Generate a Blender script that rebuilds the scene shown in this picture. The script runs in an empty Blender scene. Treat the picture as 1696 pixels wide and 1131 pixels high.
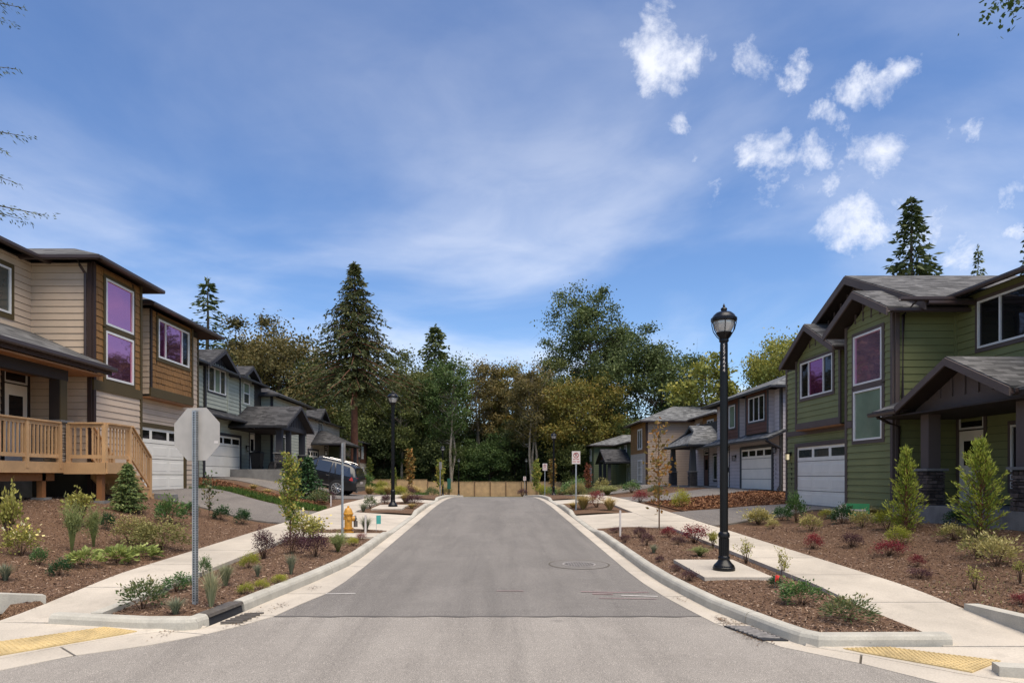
import bpy, math, random
import numpy as np
from mathutils import Vector, Matrix
R = math.radians
random.seed(7)
scene = bpy.context.scene
C = bpy.context.scene.collection

# ------------------------------------------------------------------ camera
cam_d = bpy.data.cameras.new('camera'); cam = bpy.data.objects.new('camera', cam_d); C.objects.link(cam)
cam.location = (0, 0, 2.0); cam.rotation_euler = (R(90), 0, 0)
cam_d.sensor_width = 36.0; cam_d.lens = 24.0
cam_d.shift_x = 31/1696; cam_d.shift_y = 222.5/1696
cam_d.clip_end = 3000
scene.camera = cam

# ------------------------------------------------------------------ world, sun, exposure
SUN_DIR = Vector((0.20, -0.32, 0.92)).normalized()      # towards the sun
SUN_EL = math.asin(SUN_DIR.z)
world = bpy.data.worlds.new('World'); scene.world = world; world.use_nodes = True
wn = world.node_tree; wn.nodes.clear()
def wnode(t, **k):
    n = wn.nodes.new(t)
    for a, b in k.items(): setattr(n, a, b)
    return n
def wl(a, b): wn.links.new(a, b)
def wmath(op, a, b=None, clamp=False):
    n = wnode('ShaderNodeMath', operation=op, use_clamp=clamp)
    for i, v in enumerate((a, b)):
        if v is None: continue
        if isinstance(v, (int, float)): n.inputs[i].default_value = v
        else: wl(v, n.inputs[i])
    return n.outputs[0]
sky = wnode('ShaderNodeTexSky', sky_type='NISHITA', sun_disc=False)
sky.sun_elevation = SUN_EL; sky.sun_rotation = math.atan2(SUN_DIR.x, SUN_DIR.y)
sky.air_density = 1.0; sky.dust_density = 0.05; sky.ozone_density = 3.0; sky.altitude = 600
tc = wnode('ShaderNodeTexCoord')
sep = wnode('ShaderNodeSeparateXYZ'); wl(tc.outputs['Generated'], sep.inputs[0])
# cloud coordinates: a flat cloud deck seen from below, so that clouds get smaller towards the horizon
zz = wmath('MAXIMUM', sep.outputs['Z'], 0.02)
def wnoise(scale, detail, rough, vec, dist=0.0):
    n = wnode('ShaderNodeTexNoise'); n.inputs['Scale'].default_value = scale; n.inputs['Detail'].default_value = detail
    n.inputs['Roughness'].default_value = rough; n.inputs['Distortion'].default_value = dist
    wl(vec, n.inputs['Vector']); return n.outputs['Fac']
def wramp(v, lo, hi, a=0.0, b=1.0):
    n = wnode('ShaderNodeMapRange', interpolation_type='SMOOTHSTEP'); wl(v, n.inputs[0])
    n.inputs[1].default_value = lo; n.inputs[2].default_value = hi; n.inputs[3].default_value = a; n.inputs[4].default_value = b
    return n.outputs[0]
den = wmath('ADD', zz, 0.22)
com = wnode('ShaderNodeCombineXYZ'); wl(wmath('DIVIDE', sep.outputs['X'], den), com.inputs[0]); wl(wmath('DIVIDE', sep.outputs['Y'], den), com.inputs[1])
mp = wnode('ShaderNodeMapping'); wl(com.outputs[0], mp.inputs[0]); mp.inputs['Rotation'].default_value = (0, 0, R(35)); mp.inputs['Scale'].default_value = (0.9, 1.1, 1)
mp.inputs['Location'].default_value = (1.75, 8.6, 0)
veil = wramp(wnoise(1.15, 7, 0.52, mp.outputs[0], 0.45), 0.37, 0.70)
veil2 = wramp(wnoise(3.6, 8, 0.58, mp.outputs[0], 0.5), 0.30, 0.72, 0.60, 1.0)
# the veil thickens towards the horizon
low = wramp(sep.outputs['Z'], 0.05, 0.62, 0.85, 0.25)
veil = wmath('ADD', wmath('MULTIPLY', wmath('MULTIPLY', wmath('MULTIPLY', veil, veil2), low), 0.72), 0.03)
# broken cumulus: real cloud groups at given bearings, edges broken up by noise
nvec = wnode('ShaderNodeVectorMath', operation='NORMALIZE'); wl(tc.outputs['Generated'], nvec.inputs[0])
n1 = wnode('ShaderNodeTexNoise'); n1.inputs['Scale'].default_value = 12; n1.inputs['Detail'].default_value = 7; n1.inputs['Roughness'].default_value = 0.62
wl(nvec.outputs[0], n1.inputs['Vector'])
warp = wnode('ShaderNodeVectorMath', operation='SUBTRACT'); wl(n1.outputs['Color'], warp.inputs[0]); warp.inputs[1].default_value = (0.5, 0.5, 0.5)
warp2 = wnode('ShaderNodeVectorMath', operation='SCALE'); wl(warp.outputs[0], warp2.inputs[0]); warp2.inputs['Scale'].default_value = 0.12
wv = wnode('ShaderNodeVectorMath', operation='ADD'); wl(nvec.outputs[0], wv.inputs[0]); wl(warp2.outputs[0], wv.inputs[1])
def cdir(px, py): return Vector(((px-817)/1131, 1.0, (788-py)/1131)).normalized()
PUFFS = [(1105, 25, 0.034, .75), (1095, 90, 0.037, 1.0), (1245, 95, 0.024, .6), (1312, 118, 0.019, .75), (1300, 190, 0.022, .35),
         (1455, 150, 0.024, .7), (1390, 185, 0.018, .55), (1262, 250, 0.035, .95), (1455, 265, 0.040, 1.0), (1350, 265, 0.024, .6),
         (1360, 305, 0.021, .5), (1420, 365, 0.032, .8), (1515, 350, 0.040, .6), (1610, 408, 0.035, .7), (1195, 322, 0.019, .5),
         (1125, 215, 0.018, .35), (1168, 260, 0.014, .5), (1600, 222, 0.022, .3), (1680, 300, 0.024, .45), (1680, 385, 0.024, .7), (1290, 325, 0.018, .35)]
acc = None
for px, py, rad, w in PUFFS:
    d = cdir(px, py)
    vd = wnode('ShaderNodeVectorMath', operation='DISTANCE'); wl(wv.outputs[0], vd.inputs[0]); vd.inputs[1].default_value = d
    m = wramp(vd.outputs['Value'], 0.0, rad*2.2, 0.34+0.66*w, 0.0)
    acc = m if acc is None else wmath('MAXIMUM', acc, m)
fb = wnoise(10.0, 12, 0.70, nvec.outputs[0], 0.35)
puff = wramp(wmath('ADD', wmath('MULTIPLY', fb, 1.25), wmath('MULTIPLY', acc, 0.72)), 0.81, 1.34)
n2 = wnoise(22, 8, 0.65, nvec.outputs[0])
puff = wmath('MULTIPLY', puff, wramp(n2, 0.28, 0.62, 0.38, 0.85))
# the same kind of scattered cumulus goes on over the rest of the sky
rest = wmath('MULTIPLY', wramp(wnoise(5.5, 8, 0.62, nvec.outputs[0], 0.3), 0.62, 0.80), wramp(sep.outputs['Y'], -0.1, 0.15, 0.8, 0.0))
cloud = wmath('MAXIMUM', wmath('MAXIMUM', puff, rest), veil, clamp=True)
hs = wnode('ShaderNodeHueSaturation'); hs.inputs['Saturation'].default_value = 1.18; hs.inputs['Value'].default_value = 1.0; hs.inputs['Hue'].default_value = 0.506
wl(sky.outputs[0], hs.inputs['Color'])
mix = wnode('ShaderNodeMix', data_type='RGBA'); wl(cloud, mix.inputs['Factor']); wl(hs.outputs[0], mix.inputs['A'])
CLOUD_COL = mix.inputs['B']; CLOUD_COL.default_value = (6.7, 6.8, 7.2, 1)
bg = wnode('ShaderNodeBackground'); wl(mix.outputs['Result'], bg.inputs['Color']); bg.inputs['Strength'].default_value = 0.092
wo = wnode('ShaderNodeOutputWorld'); wl(bg.outputs[0], wo.inputs['Surface'])

sun_d = bpy.data.lights.new('sun', 'SUN'); sun = bpy.data.objects.new('sun', sun_d); C.objects.link(sun)
sun_d.energy = 2.9; sun_d.angle = R(55); sun_d.color = (1.0, 0.90, 0.75)
sun.rotation_euler = (-SUN_DIR).to_track_quat('-Z', 'Y').to_euler()
scene.view_settings.view_transform = 'Standard'; scene.view_settings.look = 'None'
scene.view_settings.exposure = 0.88; scene.view_settings.gamma = 1.0
scene.view_settings.use_curve_mapping = False

# ------------------------------------------------------------------ materials
class NT:
    def __init__(s, name):
        s.m = bpy.data.materials.new(name); s.m.use_nodes = True; s.t = s.m.node_tree; s.t.nodes.clear()
        s.out = s.n('ShaderNodeOutputMaterial'); s.b = s.n('ShaderNodeBsdfPrincipled'); s.l(s.b.outputs[0], s.out.inputs[0])
    def n(s, t, **k):
        n = s.t.nodes.new(t)
        for a, b in k.items(): setattr(n, a, b)
        return n
    def l(s, a, b): s.t.links.new(a, b)
    def pos(s, kind='P', sc=(1, 1, 1)):
        if kind == 'P': o = s.n('ShaderNodeNewGeometry').outputs['Position']
        else: o = s.n('ShaderNodeTexCoord').outputs['Object']
        if sc != (1, 1, 1):
            mp = s.n('ShaderNodeMapping'); s.l(o, mp.inputs[0]); mp.inputs['Scale'].default_value = sc; o = mp.outputs[0]
        return o
    def noise(s, vec, scale, detail=4, rough=0.55, dist=0.0):
        n = s.n('ShaderNodeTexNoise'); s.l(vec, n.inputs['Vector']); n.inputs['Scale'].default_value = scale
        n.inputs['Detail'].default_value = detail; n.inputs['Roughness'].default_value = rough; n.inputs['Distortion'].default_value = dist
        return n.outputs['Fac']
    def rng(s, v, lo, hi, a=0.0, b=1.0):
        n = s.n('ShaderNodeMapRange'); s.l(v, n.inputs[0])
        for i, x in enumerate((lo, hi, a, b)): n.inputs[i+1].default_value = x
        return n.outputs[0]
    def mix(s, f, a, b, blend='MIX'):
        n = s.n('ShaderNodeMix', data_type='RGBA', blend_type=blend)
        if isinstance(f, (int, float)): n.inputs['Factor'].default_value = f
        else: s.l(f, n.inputs['Factor'])
        for k, v in (('A', a), ('B', b)):
            if isinstance(v, (tuple, list)): n.inputs[k].default_value = (*v[:3], 1)
            else: s.l(v, n.inputs[k])
        return n.outputs['Result']
    def math(s, op, a, b=None):
        n = s.n('ShaderNodeMath', operation=op)
        for i, v in enumerate((a, b)):
            if v is None: continue
            if isinstance(v, (int, float)): n.inputs[i].default_value = v
            else: s.l(v, n.inputs[i])
        return n.outputs[0]
    def bump(s, h, strength=0.3, dist=0.01):
        n = s.n('ShaderNodeBump'); s.l(h, n.inputs['Height']); n.inputs['Strength'].default_value = strength; n.inputs['Distance'].default_value = dist
        s.l(n.outputs[0], s.b.inputs['Normal'])
    def col(s, c):
        if isinstance(c, (tuple, list)): s.b.inputs['Base Color'].default_value = (*c[:3], 1)
        else: s.l(c, s.b.inputs['Base Color'])
    def set(s, **k):
        for a, v in k.items(): s.b.inputs[a.replace('_', ' ')].default_value = v
M = {}
def plain(name, col, rough=0.6, var=0.15, scale=3.0, bump=0.0, bscale=40, metallic=0.0, spec=0.5, fine=0.0):
    t = NT(name); p = t.pos()
    lo = tuple(c*(1-var) for c in col); hi = tuple(min(1, c*(1+var)) for c in col)
    c = t.mix(t.rng(t.noise(p, scale, 5), 0.3, 0.7), lo, hi)
    if name in ('concrete', 'kerb_concrete'):
        c = t.mix(t.rng(t.noise(p, 2.6, 8, 0.72, 0.6), 0.52, 0.72, 0, 0.5), c, tuple(x*0.62 for x in col)); c = t.mix(t.rng(t.noise(p, 17, 4, 0.6), 0.66, 0.74, 0, 0.6), c, tuple(x*0.45 for x in col))
    if fine: c = t.mix(t.rng(t.noise(p, 60, 3), 0.35, 0.65), t.mix(1.0, c, (1-fine,)*3, 'MULTIPLY'), c)
    t.col(c); t.set(Roughness=rough, Metallic=metallic); t.b.inputs['Specular IOR Level'].default_value = spec
    if bump: t.bump(t.noise(p, bscale, 4), bump, 0.01)
    M[name] = t.m; return t.m
def painted(name, col, var=0.08, rough=0.7):
    """painted fibre-cement board: faint wood-grain emboss running along the board"""
    t = NT(name); p = t.pos(); g = t.pos('P', (2.0, 2.0, 45))
    c = t.mix(t.rng(t.noise(p, 1.3, 5), 0.3, 0.7), tuple(x*(1-var) for x in col), tuple(min(1, x*(1+var)) for x in col))
    c = t.mix(t.rng(t.noise(g, 3.0, 4), 0.35, 0.7, 0, 0.22), c, tuple(x*0.72 for x in col))
    t.col(c); t.set(Roughness=rough); t.b.inputs['Specular IOR Level'].default_value = 0.3
    t.bump(t.noise(g, 3.0, 4), 0.25, 0.004); M[name] = t.m; return t.m
painted('tan_siding', (0.57, 0.44, 0.32)); painted('green_siding', (0.195, 0.205, 0.085)); painted('sage_siding', (0.38, 0.39, 0.31))
painted('grey_siding', (0.50, 0.45, 0.44)); painted('taupe_siding', (0.40, 0.30, 0.22)); painted('cream_siding', (0.45, 0.39, 0.32))
painted('far_green_siding', (0.10, 0.12, 0.06)); painted('dark_trim', (0.030, 0.021, 0.017)); painted('olive_trim', (0.085, 0.060, 0.024))
painted('mauve_trim', (0.105, 0.080, 0.070)); painted('charcoal_trim', (0.042, 0.041, 0.046)); painted('brown_fascia', (0.045, 0.026, 0.021))
painted('slate_trim', (0.075, 0.078, 0.078)); painted('brown_shingle', (0.26, 0.13, 0.042), 0.16); painted('red_shingle', (0.125, 0.055, 0.034), 0.14)
plain('lap_shade_backing', (0.03, 0.026, 0.02), 0.9); plain('white_vinyl', (0.72, 0.70, 0.66), 0.4, 0.03); plain('door_white', (0.86, 0.80, 0.68), 0.45, 0.05, 1.5)  # wall core colour near black, painting the shadow lines under the siding laps
plain('black_metal', (0.006, 0.006, 0.007), 0.32, 0.1, 6, spec=0.3); plain('gutter_brown', (0.05, 0.032, 0.028), 0.4, 0.1)
plain('charcoal_gutter', (0.03, 0.03, 0.033), 0.4, 0.1)
plain('galvanised', (0.33, 0.35, 0.36), 0.45, 0.18, 14, metallic=0.6); plain('hole_dark', (0.02, 0.02, 0.022), 0.8)
plain('aluminium', (0.46, 0.42, 0.37), 0.55, 0.10, 5, metallic=0.15); plain('sign_white', (0.62, 0.56, 0.51), 0.6, 0.06); plain('sign_red', (0.35, 0.03, 0.03), 0.5)
plain('ink_grey', (0.12, 0.06, 0.06), 0.6); plain('sign_green', (0.05, 0.30, 0.10), 0.5); plain('hydrant_yellow', (0.52, 0.25, 0.03), 0.5, 0.2, 9)
plain('hydrant_grey', (0.10, 0.09, 0.08), 0.5, 0.2, 9); plain('flag_red', (0.70, 0.03, 0.02), 0.6); plain('teal', (0.06, 0.35, 0.30), 0.6); plain('box_green', (0.01, 0.09, 0.055), 0.5)
plain('concrete', (0.53, 0.465, 0.375), 0.9, 0.17, 0.8, 0.3, 90, fine=0.16); plain('kerb_concrete', (0.46, 0.43, 0.36), 0.9, 0.16, 2.2, 0.3, 80, fine=0.14)
plain('grey_concrete', (0.21, 0.20, 0.185), 0.9, 0.25, 3, 0.3, 60, fine=0.2); plain('joint_dark', (0.10, 0.085, 0.065), 0.95); plain('asphalt_seam', (0.095, 0.085, 0.075), 0.9, 0.3, 2)
plain('slab_edge', (0.30, 0.27, 0.22), 0.95)
plain('tactile_yellow', (0.58, 0.43, 0.20), 0.85, 0.25, 3, 0.1, fine=0.25); plain('paint_white', (0.62, 0.58, 0.53), 0.8, 0.2, 12); plain('paint_pink', (0.30, 0.20, 0.19), 0.85, 0.2, 9)
plain('cast_iron', (0.10, 0.085, 0.07), 0.6, 0.3, 20, 0.3); plain('iron_light', (0.30, 0.27, 0.24), 0.6, 0.3, 20)
plain('straw', (0.42, 0.34, 0.16), 0.8, 0.2); plain('tyre', (0.012, 0.012, 0.012), 0.8); plain('alloy', (0.55, 0.55, 0.55), 0.3, 0.05, metallic=0.8)
plain('chrome', (0.6, 0.6, 0.6), 0.2, 0.02, metallic=0.9); plain('bin_dark', (0.012, 0.010, 0.010), 0.5)
plain('soffit_wood', (0.30, 0.135, 0.05), 0.7, 0.2, 2); plain('rust_brown', (0.10, 0.04, 0.025), 0.8)
plain('fence_post', (0.20, 0.12, 0.06), 0.85, 0.2)
def wood(name, col, var=0.2):
    t = NT(name); p = t.pos(); g = t.pos('O', (7, 7, 7))
    c = t.mix(t.rng(t.noise(p, 1.7, 5), 0.3, 0.7), tuple(x*(1-var) for x in col), tuple(min(1, x*(1+var)) for x in col))
    w = t.n('ShaderNodeTexWave'); t.l(p, w.inputs[0]); w.inputs['Scale'].default_value = 9; w.inputs['Distortion'].default_value = 9; w.inputs['Detail'].default_value = 3
    c = t.mix(t.math('MULTIPLY', w.outputs['Fac'], 0.28), c, tuple(x*0.6 for x in col))
    oi = t.n('ShaderNodeObjectInfo'); c = t.mix(t.rng(oi.outputs['Random'], 0, 1, 0, 0.35), c, tuple(x*0.7 for x in col))
    t.col(c); t.set(Roughness=0.75); M[name] = t.m; return t.m
wood('cedar', (0.58, 0.35, 0.165)); wood('dark_cedar', (0.30, 0.125, 0.04)); wood('fence_cedar', (0.56, 0.36, 0.18), 0.25)
# asphalt shingle roofing: courses and tabs from world position
def shingles(name, col):
    t = NT(name); p = t.pos(); sx = t.n('ShaderNodeSeparateXYZ'); t.l(p, sx.inputs[0])
    row = t.math('FLOOR', t.math('MULTIPLY', sx.outputs['Z'], 15.0))
    off = t.math('MULTIPLY', row, 0.37)
    cx = t.math('FLOOR', t.math('ADD', t.math('MULTIPLY', sx.outputs['X'], 3.4), off)); cy = t.math('FLOOR', t.math('ADD', t.math('MULTIPLY', sx.outputs['Y'], 3.4), off))
    cb = t.n('ShaderNodeCombineXYZ'); t.l(cx, cb.inputs[0]); t.l(cy, cb.inputs[1]); t.l(row, cb.inputs[2])
    wnz = t.n('ShaderNodeTexWhiteNoise', noise_dimensions='3D'); t.l(cb.outputs[0], wnz.inputs['Vector'])
    fr = t.math('FRACT', t.math('MULTIPLY', sx.outputs['Z'], 15.0))
    c = t.mix(t.math('POWER', wnz.outputs['Value'], 1.3), tuple(x*0.55 for x in col), tuple(x*1.55 for x in col))
    c = t.mix(t.rng(fr, 0.0, 0.22, 0.65, 0.0), c, tuple(x*0.35 for x in col))
    c = t.mix(t.rng(t.noise(p, 90, 2), 0.4, 0.6), t.mix(1.0, c, (0.8, 0.8, 0.8), 'MULTIPLY'), c)
    t.col(c); t.set(Roughness=0.95); t.b.inputs['Specular IOR Level'].default_value = 0.2
    t.bump(fr, 0.5, 0.012); M[name] = t.m
shingles('roof_shingle', (0.122, 0.118, 0.114)); shingles('roof_grey', (0.160, 0.160, 0.156)); shingles('roof_dark', (0.062, 0.060, 0.060))
# road
def asphalt(name, a, b, sc=0.35):
    t = NT(name); p = t.pos(); st = t.pos('P', (1.4, 0.18, 1))
    c = t.mix(t.rng(t.noise(st, sc*2, 6, 0.6, 0.4), 0.32, 0.68), a, b)
    c = t.mix(t.rng(t.noise(p, sc*2, 6, 0.62, 0.5), 0.42, 0.66, 0, 0.6), c, tuple(x*1.30 for x in b))
    c = t.mix(t.rng(t.noise(t.pos('P', (0.9, 0.07, 1)), 2.3, 5, 0.65, 0.6), 0.46, 0.68, 0, 0.65), c, tuple(x*0.66 for x in a))
    c = t.mix(t.rng(t.noise(p, 1.9, 7, 0.7), 0.60, 0.70, 0, 0.45), c, tuple(x*0.62 for x in a))
    v2 = t.n('ShaderNodeTexVoronoi'); t.l(p, v2.inputs['Vector']); v2.inputs['Scale'].default_value = 0.9
    c = t.mix(t.rng(v2.outputs['Distance'], 0.03, 0.09, 0.5, 0.0), c, tuple(x*0.4 for x in a))
    v = t.n('ShaderNodeTexVoronoi'); t.l(p, v.inputs['Vector']); v.inputs['Scale'].default_value = 75
    c = t.mix(t.rng(v.outputs['Distance'], 0.15, 0.55, 0.0, 0.55), c, tuple(x*0.5 for x in a))
    c = t.mix(t.rng(t.noise(p, 140, 2), 0.55, 0.66, 0, 0.7), c, tuple(min(1, x*2.1) for x in b))
    t.col(c); t.set(Roughness=0.9); t.bump(t.noise(p, 110, 3), 0.5, 0.006); M[name] = t.m
asphalt('asphalt_new', (0.160, 0.144, 0.126), (0.222, 0.201, 0.176)); asphalt('asphalt_old', (0.255, 0.227, 0.193), (0.32, 0.287, 0.246)); asphalt('asphalt_drive', (0.150, 0.130, 0.112), (0.200, 0.176, 0.152))
# bark mulch
def mulch(name, a, b, c3):
    t = NT(name); p = t.pos()
    v = t.n('ShaderNodeTexVoronoi'); t.l(t.pos('P', (1.0, 1.0, 1.0)), v.inputs['Vector']); v.inputs['Scale'].default_value = 62; v.inputs['Randomness'].default_value = 1
    wnz = t.n('ShaderNodeTexWhiteNoise', noise_dimensions='3D'); t.l(v.outputs['Color'], wnz.inputs['Vector'])
    c = t.mix(t.math('POWER', wnz.outputs['Value'], 1.6), a, c3)
    c = t.mix(t.rng(t.noise(p, 0.5, 5), 0.35, 0.65, 0, 0.55), c, b)
    c = t.mix(t.rng(v.outputs['Distance'], 0.3, 0.7, 0, 0.7), c, tuple(x*0.3 for x in a))
    t.col(c); t.set(Roughness=0.95); t.b.inputs['Specular IOR Level'].default_value = 0.15
    t.bump(t.math('ADD', t.math('MULTIPLY', v.outputs['Distance'], -1.0), t.noise(p, 8, 5)), 0.6, 0.02); M[name] = t.m
mulch('mulch', (0.125, 0.068, 0.040), (0.19, 0.116, 0.072), (0.33, 0.21, 0.13)); mulch('fresh_mulch', (0.12, 0.052, 0.024), (0.20, 0.092, 0.045), (0.32, 0.17, 0.085))
def chipmat(name):
    t = NT(name); a = t.n('ShaderNodeAttribute', attribute_name='rnd'); r = t.n('ShaderNodeValToRGB'); t.l(a.outputs['Fac'], r.inputs[0])
    e = r.color_ramp.elements; e[0].color = (0.06, 0.032, 0.02, 1); e[1].color = (0.45, 0.32, 0.22, 1)
    for x, c in ((0.35, (0.13, 0.075, 0.048, 1)), (0.7, (0.22, 0.135, 0.088, 1))): n = e.new(x); n.color = c
    t.l(r.outputs[0], t.b.inputs['Base Color']); t.set(Roughness=0.9); M[name] = t.m
chipmat('bark_chip')
# terrain: mulch near, greener far
def terrain_mat():
    t = NT('terrain'); p = t.pos(); sx = t.n('ShaderNodeSeparateXYZ'); t.l(p, sx.inputs[0])
    v = t.n('ShaderNodeTexVoronoi'); t.l(p, v.inputs['Vector']); v.inputs['Scale'].default_value = 62
    wnz = t.n('ShaderNodeTexWhiteNoise', noise_dimensions='3D'); t.l(v.outputs['Color'], wnz.inputs['Vector'])
    c = t.mix(t.math('POWER', wnz.outputs['Value'], 1.6), (0.125, 0.066, 0.038), (0.33, 0.208, 0.128))
    c = t.mix(t.rng(t.noise(p, 0.45, 5), 0.35, 0.65, 0, 0.6), c, (0.19, 0.114, 0.070))
    c = t.mix(t.rng(v.outputs['Distance'], 0.3, 0.7, 0, 0.7), c, (0.03, 0.016, 0.01))
    g = t.mix(t.noise(p, 3, 5), (0.035, 0.06, 0.015), (0.10, 0.10, 0.04))
    far = t.math('MAXIMUM', t.rng(sx.outputs['Y'], 50, 66), t.rng(t.math('ABSOLUTE', sx.outputs['X']), 22, 26))
    c = t.mix(t.math('MINIMUM', far, 1.0), c, g); t.col(c); t.set(Roughness=0.95); t.b.inputs['Specular IOR Level'].default_value = 0.15
    t.bump(t.math('ADD', t.math('MULTIPLY', v.outputs['Distance'], -1.0), t.noise(p, 8, 5)), 0.6, 0.02); M['terrain'] = t.m
terrain_mat()
# glass: coated panes, room colour behind, one with painted reflection, tinted mirror reflection
def glass(name, room, tint, amount, rough=0.03, sheen=None):
    t = NT(name); p = t.pos(); t.t.nodes.remove(t.b)
    d = t.n('ShaderNodeBsdfDiffuse'); t.l(t.mix(t.rng(t.noise(p, 1.2, 3), 0.35, 0.65), tuple(x*0.75 for x in room), room), d.inputs['Color'])
    g = t.n('ShaderNodeBsdfGlossy'); g.inputs['Color'].default_value = (*tint, 1); g.inputs['Roughness'].default_value = rough
    b = t.n('ShaderNodeBump'); t.l(t.noise(p, 0.9, 2), b.inputs['Height']); b.inputs['Strength'].default_value = 0.08; b.inputs['Distance'].default_value = 0.05; t.l(b.outputs[0], g.inputs['Normal'])
    f = t.n('ShaderNodeFresnel'); f.inputs['IOR'].default_value = 1.45
    mx = t.n('ShaderNodeMixShader'); t.l(t.math('MINIMUM', t.math('ADD', f.outputs[0], amount), 1.0), mx.inputs[0]); t.l(d.outputs[0], mx.inputs[1]); t.l(g.outputs[0], mx.inputs[2])
    t.l(mx.outputs[0], t.out.inputs[0]); M[name] = t.m
glass('glass_purple', (0.10, 0.04, 0.09), (0.80, 0.31, 0.46), 0.58); glass('glass_dark', (0.012, 0.012, 0.012), (0.5, 0.45, 0.5), 0.05); glass('glass_magenta', (0.06, 0.012, 0.05), (0.70, 0.25, 0.46), 0.22)
glass('glass_green_purple', (0.26, 0.17, 0.23), (0.95, 0.45, 0.72), 0.40); glass('glass_green', (0.22, 0.29, 0.20), (0.60, 0.45, 0.62), 0.08); glass('glass_grey', (0.06, 0.07, 0.06), (0.6, 0.6, 0.6), 0.14); glass('car_glass', (0.02, 0.022, 0.022), (0.9, 0.92, 0.92), 0.10)  # upper stair pane: pinkish reflection painted into its diffuse colour
glass('lamp_glass', (0.45, 0.44, 0.42), (0.9, 0.9, 0.9), 0.12, 0.15)
def carpaint():
    t = NT('car_paint'); t.col((0.006, 0.006, 0.007)); t.set(Roughness=0.35); t.b.inputs['Coat Weight'].default_value = 0.25; t.b.inputs['Coat Roughness'].default_value = 0.06; M['car_paint'] = t.m
carpaint()
t = NT('tail_light'); t.col((0.45, 0.02, 0.02)); t.set(Roughness=0.2); M['tail_light'] = t.m
t = NT('bulb'); t.col((0.9, 0.8, 0.5)); t.b.inputs['Emission Color'].default_value = (1, 0.82, 0.5, 1); t.b.inputs['Emission Strength'].default_value = 0.35; M['bulb'] = t.m
# stone: per-object random
def stone(name, a, b):
    t = NT(name); p = t.pos(); oi = t.n('ShaderNodeObjectInfo')
    c = t.mix(oi.outputs['Random'], a, b); c = t.mix(t.rng(t.noise(p, 14, 4), 0.35, 0.65), t.mix(1.0, c, (0.6, 0.6, 0.6), 'MULTIPLY'), c)
    t.col(c); t.set(Roughness=0.9); t.bump(t.noise(p, 30, 4), 0.6, 0.01); M[name] = t.m
stone('ledge_stone', (0.045, 0.032, 0.028), (0.17, 0.13, 0.11)); stone('pale_stone', (0.22, 0.16, 0.11), (0.45, 0.38, 0.30)); stone('dark_stone', (0.025, 0.022, 0.022), (0.09, 0.08, 0.075))
# foliage: colours vary per leaf (attribute 'rnd') and per plant
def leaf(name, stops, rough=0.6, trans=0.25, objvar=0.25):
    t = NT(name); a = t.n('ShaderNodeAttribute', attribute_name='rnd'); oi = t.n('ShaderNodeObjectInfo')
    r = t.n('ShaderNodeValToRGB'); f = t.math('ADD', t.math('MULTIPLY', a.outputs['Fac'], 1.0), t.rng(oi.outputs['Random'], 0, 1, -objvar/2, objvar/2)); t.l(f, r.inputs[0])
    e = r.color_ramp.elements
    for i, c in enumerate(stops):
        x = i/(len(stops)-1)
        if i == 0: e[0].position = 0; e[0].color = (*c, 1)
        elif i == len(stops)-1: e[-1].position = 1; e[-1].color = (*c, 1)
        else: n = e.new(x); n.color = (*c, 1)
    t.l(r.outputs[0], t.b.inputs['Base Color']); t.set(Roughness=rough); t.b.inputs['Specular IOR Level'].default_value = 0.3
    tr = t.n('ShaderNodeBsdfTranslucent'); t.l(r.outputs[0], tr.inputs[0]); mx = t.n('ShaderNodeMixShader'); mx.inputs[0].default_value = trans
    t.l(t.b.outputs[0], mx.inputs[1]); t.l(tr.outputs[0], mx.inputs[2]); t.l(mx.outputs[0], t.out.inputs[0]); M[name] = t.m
leaf('lf_fir', [(0.030, 0.052, 0.022), (0.091, 0.118, 0.036), (0.198, 0.197, 0.055)]); leaf('lf_cedar', [(0.020, 0.030, 0.010), (0.062, 0.076, 0.024), (0.15, 0.145, 0.045)])
leaf('lf_darkgreen', [(0.036, 0.053, 0.018), (0.102, 0.134, 0.038), (0.228, 0.252, 0.078)]); leaf('lf_mapleyellow', [(0.097, 0.138, 0.032), (0.263, 0.263, 0.050), (0.523, 0.427, 0.083)])
leaf('lf_orange', [(0.066, 0.079, 0.016), (0.162, 0.150, 0.026), (0.324, 0.198, 0.038)]); leaf('lf_brown', [(0.045, 0.050, 0.016), (0.135, 0.115, 0.038), (0.26, 0.185, 0.060)])
leaf('lf_olive', [(0.035, 0.052, 0.014), (0.105, 0.125, 0.032), (0.22, 0.215, 0.06)]); leaf('lf_green', [(0.030, 0.055, 0.016), (0.085, 0.135, 0.034), (0.19, 0.24, 0.07)])
leaf('lf_under', [(0.018, 0.030, 0.012), (0.060, 0.082, 0.027), (0.17, 0.19, 0.058)])
leaf('lf_sapling', [(0.10, 0.15, 0.03), (0.22, 0.27, 0.05), (0.42, 0.34, 0.075)]); leaf('lf_redsap', [(0.10, 0.03, 0.015), (0.22, 0.06, 0.03), (0.30, 0.13, 0.04)]); leaf('lf_bronze', [(0.098, 0.085, 0.024), (0.244, 0.171, 0.043), (0.366, 0.159, 0.037)])
leaf('lf_rhodo', [(0.040, 0.073, 0.026), (0.112, 0.156, 0.056), (0.359, 0.270, 0.112)], 0.35); leaf('lf_laurel', [(0.034, 0.078, 0.024), (0.095, 0.176, 0.052), (0.295, 0.371, 0.105)], 0.35)
leaf('lf_barberry', [(0.065, 0.013, 0.016), (0.203, 0.027, 0.034), (0.443, 0.068, 0.077)]); leaf('lf_purple', [(0.030, 0.016, 0.020), (0.085, 0.035, 0.043), (0.205, 0.079, 0.085)])
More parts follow.
